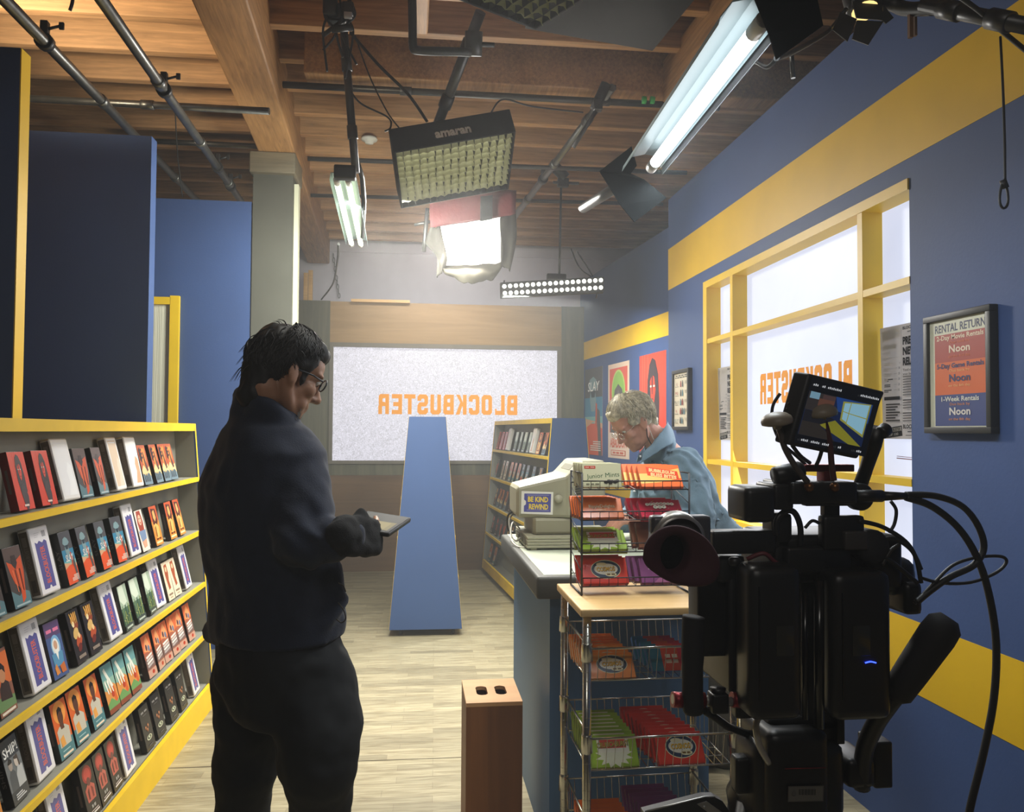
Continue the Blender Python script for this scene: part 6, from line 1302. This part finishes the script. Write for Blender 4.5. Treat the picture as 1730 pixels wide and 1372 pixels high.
def folds1(co, nr):
    n1 = noise.noise(co*Vector((9, 9, 5)))*.010 + noise.noise(co*22)*.004
    d_ = (co-(el_r+Vector((.03, 0, 0)))).length
    if d_ < .16: n1 += math.sin((co.x*.75+co.z*.75)*115+noise.noise(co*14)*3)*.005*(1-d_/.16)
    return nr*n1
jo = p1part(fuse('fleece_jacket', j, .008, NAVY, None, 5, bulge=folds1))
sub_z = MB().tube(curve_pts([at(470, 722, 1.955), at(515, 742, 1.86), at(538, 775, 1.85)], 5), .0016, 5)
# trousers
t_ = MB()
torso(t_, [(at(470, 1040, 2.04), .160, .135), (at(470, 1090, 2.04), .168, .142), (at(474, 1150, 2.03), .165, .140), (at(476, 1205, 2.03), .150, .12)], F, RR)
limb(t_, [hip_r+Vector((-.005, 0, -.02)), hip_r.lerp(kn_r, .5)+Vector((-.004, 0, 0)), kn_r+Vector((-.018, 0, .01)), at(540, 1372, 1.95), an_r+UPV*.25+Vector((-.01, 0, 0)), an_r+UPV*.0], [.112, .108, .092, .075, .075, .08], 18, 5)
limb(t_, [hip_l+Vector((.0, 0, -.02)), hip_l.lerp(kn_l, .5)+Vector((.005, 0, 0)), kn_l+Vector((-.01, 0, 0)), at(408, 1372, 2.17), an_l+UPV*.25, an_l], [.108, .100, .083, .068, .072, .078], 18, 5)
def folds2(co, nr): return nr*(noise.noise(co*Vector((10, 10, 13)))*.012+noise.noise(co*30)*.003)
p1part(fuse('trousers', t_, .009, PANTS, None, 5, bulge=folds2))
for a_ in (an_r, an_l):
    s = MB(); limb(s, [a_+F*-.05-UPV*.04, a_+F*.06-UPV*.045, a_+F*.16-UPV*.055], [.048, .045, .034]); s.X = None
    s.v = [Vector((v.x, v.y, max(v.z, .003))) for v in s.v]; p1part(fuse('shoe', s, .008, mat('black_shoe', '111113', .5), None, 3))
# fingerless glove over the near hand
g = MB(); fw_ = HF; sd = HS.normalized()
for o in (.026, .009, -.009, -.026): limb(g, [wr_r-fw_*.035+sd*o*.8, wr_r+fw_*.045+sd*o, wr_r+fw_*.092+sd*o*1.1], [.027, .024, .0165], 12, 3)
limb(g, [wr_r-fw_*.05, wr_r-fw_*.02], [.036, .034]); limb(g, [wr_r+fw_*.02+sd*.028, wr_r+fw_*.045+sd*.05], [.021, .0165])
p1part(fuse('glove', g, .006, mat('black_knit', '121214', .95, bump=.3, bscale=400), None, 4, bulge=lambda c, n_: n_*noise.noise(c*40)*.004))
# hair: cap, then locks
hb = MB(); Rm = MH1.to_3x3()
for f_, r_, u_, a_, c_2, d_ in ((-.024, 0, .054, .102, .083, .080), (-.066, 0, -.005, .056, .070, .075), (.03, 0, .088, .066, .066, .044), (-.062, 0, -.06, .042, .058, .045), (-.066, 0, -.095, .036, .052, .040), (.052, 0, .080, .036, .058, .028)): hb.ell(MH1 @ Vector((f_, r_, u_)), (a_, c_2, d_), 20, 14, rot=Rm)
for q in (1, -1): hb.ell(MH1 @ Vector((.012, q*.068, .048)), (.045, .016, .036), 14, 10, rot=Rm); hb.ell(MH1 @ Vector((.030, q*.066, .005)), (.012, .012, .03), 10, 8, rot=Rm)
hair1 = p1part(fuse('hair', hb, .006, HAIR1, None, 3, bulge=lambda c, n_: n_*(noise.noise(c*Vector((45, 45, 30)))*.007)))
def locks(mb, M, N, seed, c, ax, hairline, rad, lift=.05, lenr=(.5, .95), tilt=.25, drift=.0, flick=0, part=0):
    "locks of hair that lie along the skull from the crown down to the hairline"
    rr = random.Random(seed); q = Matrix.Rotation(-tilt, 3, 'Y')
    for i in range(N):
        ph = rr.uniform(-PI, PI); m_ = hairline(ph); t1 = max(.35, m_+.06-abs(rr.gauss(0, .38))); t0 = max(.02, t1-rr.uniform(*lenr)); P = []; k1 = rr.uniform(.98, 1.0+lift); dp = rr.gauss(drift*math.copysign(1, ph), .22); w1 = rr.uniform(0, 6)
        for j in range(6):
            t = t0+(t1-t0)*j/5; p_ = ph+dp*(j/5)+.05*math.sin(j*1.6+w1); k = (.985 if j == 0 else k1)+.011*math.sin(j*1.3+w1)*(j > 0)+flick*(j/5)**3*max(0, t-1.5)
            v = Vector((ax[0]*math.sin(t)*math.cos(p_), ax[1]*math.sin(t)*math.sin(p_), ax[2]*math.cos(t)))*k; P.append(M @ (Vector(c)+q @ v))
        P = curve_pts(P, 2); n_ = len(P); r_ = rad*rr.uniform(.7, 1.3)
        mb.tube(P, [r_*(1-.8*(j/(n_-1))**3) for j in range(n_)], 4, cap=False)
    return mb
def line1(ph): a_ = abs(ph); return 1.16 if a_ < .5 else 1.16+.39*(a_-.5)/.6 if a_ < 1.1 else 1.55-.10*(a_-1.1)/.4 if a_ < 1.5 else 1.45+1.15*min(1, (a_-1.5)/.6)
hs = locks(MB(), MH1, 2600, 4, (-.018, 0, .040), (.110, .090, .100), line1, .0015, .07, (.45, .85), .22)
for f_, u_, df, du in ((-.10, .09, -.022, -.03), (-.115, .055, -.02, -.045), (-.115, .01, -.018, -.04), (-.06, .118, -.03, .004), (.0, .130, .025, .0), (.05, .11, .028, -.022), (-.112, -.03, -.012, -.045)):
    for i in range(5): 
        r0 = rnd.uniform(-.05, .05); q = [Vector((f_, r0, u_)), Vector((f_+df*.6, r0, u_+du*.5+.008)), Vector((f_+df*rnd.uniform(.9, 1.2), r0+rnd.uniform(-.01, .01), u_+du*1.2))]; hs.tube([MH1 @ p for p in curve_pts(q, 3)], [.0012, .0012, .0011, .001, .0009, .0007, .0003], 4, cap=False)
o = hs.build('hair_locks', HAIR1, hair1)
# short grey beard
bs = MB(); rr = random.Random(9)
for i in range(260):
    u = rr.uniform(-.118, -.075); r_ = rr.uniform(-.05, .05); f_ = .092-.55*abs(r_)-.1*abs(u+.1); p = Vector((f_-.004, r_, u)); bs.tube([MH1 @ p, MH1 @ (p+Vector((.006, r_*.12, -.005)))], [.0009, .0004], 3, cap=False)
p1part(bs.build('beard', mat('grey_stubble', '8f8a82', .7)))
# spectacles
gl = MB(); gm = mat('spectacle_frame', '22262c', .3)
for q in (1, -1):
    pts = [MH1 @ Vector((.103+.012*math.cos(t)*0-.10*abs(.031+.022*math.cos(t))*.3, q*(.031+.024*math.cos(t)), .010+.017*math.sin(t))) for t in [2*PI*i/20 for i in range(20)]]
    gl.tube(pts, .0022, 6, closed=True); gl.tube([MH1 @ Vector(p) for p in ((.088, q*.056, .016), (.05, q*.074, .016), (.0, q*.080, .010), (-.012, q*.080, -.004))], .0024, 6)
gl.tube([MH1 @ Vector(p) for p in ((.101, .008, .013), (.105, 0, .016), (.101, -.008, .013))], .002, 6)
go = p1part(gl.build('spectacles', gm))
ln = MB()
for q in (1, -1): ln.add([MH1 @ Vector((.102-.10*abs(.031+.022*math.cos(t))*.3, q*(.031+.023*math.cos(t)), .010+.016*math.sin(t))) for t in [2*PI*i/20 for i in range(20)]], [tuple(range(20))])
mg, nt, oo = nodes('lens_glass'); g1 = nt.nodes.new('ShaderNodeBsdfGlossy'); g1.inputs['Roughness'].default_value = .02; g2 = nt.nodes.new('ShaderNodeBsdfTransparent'); mx = nt.nodes.new('ShaderNodeMixShader'); mx.inputs[0].default_value = .18
nt.links.new(g2.outputs[0], mx.inputs[1]); nt.links.new(g1.outputs[0], mx.inputs[2]); nt.links.new(mx.outputs[0], oo.inputs[0])
l_ = ln.build('lens', mg, go)
def eyes(M, pp, add):
    for q in (1, -1):
        e = MB().ell(M @ Vector((.076, q*.031, .011)), .0118, 14, 10).build('eye', mat('eye_white', 'd8d4cc', .2)); add(e)
        i_ = MB().ell(M @ Vector((.0862, q*.031, .0045)), (.0025, .0055, .0050), 12, 6, rot=M.to_3x3()).build('iris', mat('iris_dark', '2c211b', .2), e)
eyes(MH1, p1, p1part)
# drawstring at the hem
p1part(MB().tube(curve_pts([at(571, 1018, 1.93), at(580, 1030, 1.93), at(584, 1045, 1.93), at(577, 1052, 1.93), at(568, 1046, 1.93)], 5), .0016, 6).tube(curve_pts([at(571, 985, 1.93), at(580, 990, 1.93), at(584, 1000, 1.93)], 4), .0016, 6).build('drawcord', mat('cord', '3a332a', .6)))
# ---- tablet in his hands
tc = (TL+TR_+BR_+BL_)/4; tb = empty('tablet', tc, None, 'dark-cased tablet held in the hands of the man in navy', 'tablet')
tw_, th_ = .118, .185; MT = Matrix((tx, ty, tn)).transposed().to_4x4(); MT.translation = tc
k = MB(); k.X = MT; k.box((0, 0, -.004), (tw_*1.0, th_, .012), .004); rel(k, 'case', mat('tablet_case', '15171a', .45), tb)
k = MB(); k.X = MT @ Matrix.Translation((-tw_/2+.008, -th_/2+.012, .0024)); k.rect(-.005, -.008, tw_-.011, th_-.016, '0c0d0f'); k.rect(.003, .003, tw_-.019, th_-.027, '6b6038'); k.rect(.003, .085, tw_-.019, th_-.027, '24241f'); k.rect(.01, .012, tw_-.03, .078, '7c6f42'); k.rect(.01, .05, tw_-.05, .056, '6b6148'); rel(k, 'screen', printed('tablet_screen', .6, .15, .1), tb)
# ---- the man behind the counter
F2 = Vector((-.93, -.37, 0)).normalized(); R2 = Vector((F2.y, -F2.x, 0))
hc2 = at(1069, 714, 3.50); pit = R(38); yw = R(196)
FD = Vector((math.cos(yw), math.sin(yw), 0)); FH = FD*math.cos(pit)-UPV*math.sin(pit); RH = Vector((FD.y, -FD.x, 0)); UH = RH.cross(FH)
MH2 = (Matrix((FH, -RH, UH)).transposed()*.93).to_4x4(); MH2.translation = hc2; 
p2 = empty('person', (1.34, 3.60, 0), None, 'silver-haired man in a chambray shirt bending over the counter, with wire spectacles and an earpiece', 'person')
def p2part(o): o.parent = p2; o.matrix_parent_inverse = Matrix.Translation(p2.location).inverted(); return o
b = MB(); head_shape(b, MH2)
neck2 = at(1112, 748, 3.55)
limb(b, [neck2+Vector((.05, 0, -.07)), neck2, hc2-UH*.05-FH*.03], [.075, .06, .058])
pel = Vector((1.36, 3.60, .95)); ch = Vector((at(1140, 820, 3.55).x, 3.57, 1.20))
torso(b, [(neck2+Vector((.05, 0, -.09)), .14, .08), (ch, .17, .10), (pel+Vector((-.02, 0, .12)), .15, .10), (pel, .155, .10)], F2, R2)
s2n, e2n, w2n = at(1160, 792, 3.36), Vector((at(1180, 900, 3.30).x, 3.28, 1.10)), at(1083, 874, 3.24)
s2f, e2f, w2f = at(1105, 790, 3.74), Vector((1.10, 3.82, 1.12)), Vector((.93, 3.62, 1.055))
for s_, e_, w_ in ((s2n, e2n, w2n), (s2f, e2f, w2f)): limb(b, [s_, s_.lerp(e_, .5), e_], [.048, .042, .036]); limb(b, [e_, e_.lerp(w_, .5), w_], [.037, .033, .024])
hand(b, w2n, Vector((-1, .1, -.12)), Vector((-.1, .9, .25)), Vector((0, .15, -1)), (.4, .45, .5, .6), thumb=(0, 0, .3))
hand(b, w2f, Vector((-1, -.25, -.1)), Vector((-.1, -.9, .2)), Vector((0, 0, -1)), (.3, .35, .4, .5), thumb=(0, 0, .3))
for y in (3.50, 3.70): limb(b, [Vector((1.36, y, .93)), Vector((1.35, y, .5)), Vector((1.40, y, .09))], [.085, .055, .04])
fuse('person', b, .0048, SKIN2, None, 4); o = [x for x in COL.objects if x.name.startswith('person') and x.type == 'MESH'][0]; o.name = 'body'; p2part(o)
j = MB()
torso(j, [(neck2+Vector((.03, .0, -.035)), .08, .07), (neck2+Vector((.06, .01, -.075)), .165, .10), (ch+Vector((.0, 0, .08)), .205, .14), (ch+Vector((.02, 0, -.02)), .205, .145), (pel+Vector((0, 0, .10)), .185, .145), (pel+Vector((0, 0, -.06)), .19, .15)], F2, R2)
limb(j, [s2n+Vector((-.01, .03, .01)), s2n.lerp(e2n, .5), e2n, e2n.lerp(w2n, .5), w2n+(e2n-w2n)*.12], [.092, .080, .066, .056, .042], 18, 5)
limb(j, [s2f+Vector((.02, -.04, 0)), s2f.lerp(e2f, .5), e2f, e2f.lerp(w2f, .5), w2f+(e2f-w2f)*.1], [.09, .074, .062, .052, .042], 18, 5)
limb(j, [neck2+Vector((.01, .0, -.03)), neck2+Vector((-.004, 0, .012))], [.076, .066], 20)
def folds3(co, nr):
    q = noise.noise(co*Vector((8, 8, 6)))*.020+noise.noise(co*22)*.007; q += math.sin(co.z*60+co.x*80+noise.noise(co*8)*6)*.005-abs(noise.noise(co*13))*.012
    return nr*q
shirt = p2part(fuse('shirt', j, .008, CHAMB, None, 5, bulge=folds3))
def p2sub(mb, nm, m): o_2 = mb.build(nm, m, shirt); o_2.matrix_parent_inverse = (Matrix.Translation(p2.location) @ shirt.matrix_parent_inverse).inverted(); return o_2
# collar: two leaves that stand round the neck and fold over
p2sub(cloth(MB(), [[at(1097, 757, 3.44), at(1115, 733, 3.455), at(1128, 716, 3.50), at(1126, 712, 3.60)], [at(1087, 765, 3.42), at(1113, 748, 3.43), at(1130, 733, 3.48), at(1136, 726, 3.60)], [at(1082, 783, 3.41), at(1110, 765, 3.42), at(1134, 750, 3.46), at(1142, 744, 3.60)]], 5, .002, .004), 'collar', CHAMB)
p2sub(cloth(MB(), [[at(1092, 757, 3.46), at(1090, 752, 3.56), at(1100, 740, 3.66)], [at(1080, 768, 3.44), at(1082, 766, 3.56), at(1090, 760, 3.66)], [at(1076, 782, 3.42), at(1078, 780, 3.54), at(1086, 776, 3.66)]], 5, .002, .004), 'collar', CHAMB)
for x, y in ((1082, 771), (1076, 800), (1072, 830)): p2sub(MB().lathe([(0, 0), (.0055, 0), (.0055, .002), (0, .0025)], 12, at(x, y, 3.395), Euler((R(90), 0, R(-40)))), 'button', mat('pearl_button', 'c9cfd0', .3))
p2sub(cloth(MB(), [[w2n+Vector((.055, -.045, .02)), w2n+Vector((.055, -.02, .05)), w2n+Vector((.055, .03, .045)), w2n+Vector((.055, .05, .0))], [w2n+Vector((.0, -.045, .015)), w2n+Vector((.0, -.02, .046)), w2n+Vector((.0, .03, .04)), w2n+Vector((.0, .05, -.005))]], 5, .001, .003), 'cuff', CHAMB)
t_ = MB(); torso(t_, [(pel+Vector((0, 0, .0)), .18, .14), (pel+Vector((0, 0, -.12)), .17, .13)], F2, R2)
for y in (3.50, 3.70): limb(t_, [Vector((1.36, y, .86)), Vector((1.36, y, .5)), Vector((1.40, y, .06))], [.10, .08, .075])
p2part(fuse('trousers', t_, .01, mat('khaki_trousers', '5a5346', .85), None, 4))
for y in (3.50, 3.70):
    s = MB(); limb(s, [Vector((1.44, y, .045)), Vector((1.34, y, .045)), Vector((1.24, y, .035))], [.045, .043, .032]); s.v = [Vector((v.x, v.y, max(v.z, .003))) for v in s.v]; p2part(fuse('shoe', s, .008, mat('brown_shoe', '3a2a20', .5), None, 3))
hb = MB(); Rm = MH2.to_3x3()
for f_, r_, u_, a_, c_2, d_ in ((-.022, 0, .045, .099, .083, .087), (-.065, 0, .0, .056, .074, .070), (.035, 0, .090, .062, .064, .038), (-.075, 0, -.05, .040, .058, .042)): hb.ell(MH2 @ Vector((f_, r_, u_)), (a_, c_2, d_), 20, 14, rot=Rm)
for q in (1, -1): hb.ell(MH2 @ Vector((.0, q*.072, .034)), (.055, .015, .038), 14, 10, rot=Rm); hb.ell(MH2 @ Vector((-.035, q*.07, -.005)), (.025, .014, .035), 14, 10, rot=Rm)
hair2 = p2part(fuse('hair', hb, .006, HAIR2, None, 3, bulge=lambda c, n_: n_*(noise.noise(c*Vector((35, 60, 60)))*.006)))
def line2(ph): a_ = abs(ph); return 1.16 if a_ < .5 else 1.16+.50*(a_-.5)/.6 if a_ < 1.1 else 1.66-.02*(a_-1.1)/.4 if a_ < 1.5 else 1.64+.75*min(1, (a_-1.5)/.6)
hs = locks(MB(), MH2, 2800, 11, (-.016, 0, .040), (.112, .093, .103), line2, .0016, .13, (.6, 1.25), .15, .25, .12)
hs.build('hair_locks', HAIR2, hair2)
gl = MB(); gm2 = mat('wire_spectacles', 'c9c6bc', .2, 1)
for q in (1, -1):
    gl.tube([MH2 @ Vector((.108-.03*abs(.031+.022*math.cos(t)), q*(.031+.022*math.cos(t)), -.002+.016*math.sin(t))) for t in [2*PI*i/20 for i in range(20)]], .0013, 6, closed=True)
    gl.tube([MH2 @ Vector(p) for p in ((.092, q*.054, .004), (.05, q*.074, .010), (.0, q*.080, .012), (-.012, q*.080, .0))], .0012, 6)
gl.tube([MH2 @ Vector(p) for p in ((.106, .009, .0), (.110, 0, .004), (.106, -.009, .0))], .0012, 6)
go = p2part(gl.build('spectacles', gm2)); ln = MB()
for q in (1, -1): ln.add([MH2 @ Vector((.107-.03*abs(.031+.022*math.cos(t)), q*(.031+.021*math.cos(t)), -.002+.015*math.sin(t))) for t in [2*PI*i/20 for i in range(20)]], [tuple(range(20))])
ln.build('lens', mg, go); eyes(MH2, p2, p2part)
e = at(1089, 708, 3.42); ep = p2part(MB().tube(curve_pts([e, at(1092, 722, 3.43), at(1094, 738, 3.44), at(1101, 752, 3.45)], 5), .0022, 7).build('earpiece', CAB))
pts = [at(1096+i*.55, 722+i*1.4+.9*math.sin(i*2.1), 3.435+.002*math.cos(i*2.1)) for i in range(16)]; ob = MB().tube(pts, .0016, 6).build('coiled_lead', mat('clear_coil', 'c2bdb0', .3), ep); ob.matrix_parent_inverse = (Matrix.Translation(p2.location) @ ep.matrix_parent_inverse).inverted()
for q, x in ((1, 0),): pass
# ------------------------------------------------------------------ light
def area(name, loc, to, sx, sy, power, col=(1, 1, 1), spread=180):
    l = bpy.data.lights.new(name, 'AREA'); l.shape = 'RECTANGLE'; l.size = sx; l.size_y = sy; l.energy = power; l.color = col; l.spread = R(spread)
    o = bpy.data.objects.new(name, l); COL.objects.link(o); o.location = loc
    o.rotation_euler = (Vector(to)-Vector(loc)).to_track_quat('-Z', 'Y').to_euler(); return o
area('softbox_lamp', (.17, 4.25, 2.78), (.17, 4.3, 0), .5, .5, 34, (1, .98, .88), 110)
area('overhead_soft_lamp', (.36, 2.52, 2.99), (.42, 2.5, 0), .8, .8, 9, (1, .98, .9), 95)
area('key_lamp', (.24, 5.40, 2.78), (.1, 3.2, .9), .40, .34, 46, (1, .97, .9))
area('far_bar_lamp', (1.1, 6.44, 2.59), (.95, 6.9, 0), .8, .1, 40, (.95, 1, .92))
t_l = area('tube_lamp', (TUBE[0]+TUBE[1])/2+Vector((.02, 0, -.022)), (1, 2, 0), .96, .03, 9, (.88, .96, 1), 170)
tx_ = (TUBE[1]-TUBE[0]).normalized(); tz_ = -(Vector((.12, -.15, -1)).normalized()); tz_ = (tz_-tx_*tz_.dot(tx_)).normalized(); t_l.rotation_euler = Matrix((tx_, tz_.cross(tx_), tz_)).transposed().to_euler()
area('twin_tube_lamp', (-.24, 4.7, 2.72), (-1.7, 5.75, 1.5), .3, .6, 36, (.97, 1, .88))
area('twin_tube_spill', (-.2, 4.8, 2.70), (.75, 7.6, 1.1), .1, .6, 26, (.97, 1, .9))
area('window_daylight', (1.795, 3.78, 1.7), (-1.2, 3.4, .9), 1.35, 1.9, 22, (.93, .96, 1))
area('uplight_behind_flats', (-2.7, 3.45, 3.14), (-1.75, 4.35, 4.05), .3, .3, 17, (1, .84, .58), 75)
area('added_front_fill', (-.3, -1.3, 3.3), (.0, 3, 1.2), 1.2, .3, 11, (1, .95, .88))  # unseen fill added behind the camera to lift the near surfaces
area('added_back_wall_fill', (.2, 7.3, 3.45), (.3, 9.6, 2.3), 1.2, .2, 9, (1, .97, .94), 95)  # unseen fill added to brighten the back of the room
w = bpy.data.worlds.new('world'); bpy.context.scene.world = w; w.use_nodes = True; nt = w.node_tree
bg = nt.nodes['Background']; bg.inputs[0].default_value = (.5, .55, .6, 1); bg.inputs[1].default_value = .02
HAZE = 0.019
if HAZE:
    vs = nt.nodes.new('ShaderNodeVolumeScatter'); vs.inputs['Density'].default_value = HAZE; vs.inputs['Anisotropy'].default_value = .3
    nt.links.new(vs.outputs[0], nt.nodes['World Output'].inputs['Volume'])
sc = bpy.context.scene
sc.view_settings.view_transform = 'Standard'; sc.view_settings.look = 'None'; sc.view_settings.exposure = 0.3; sc.view_settings.gamma = 1
sc.cycles.use_denoising = True; sc.cycles.max_bounces = 6; sc.cycles.diffuse_bounces = 3; sc.cycles.volume_bounces = 0; sc.cycles.caustics_reflective = False; sc.cycles.caustics_refractive = False
sc.cycles.sample_clamp_indirect = 6
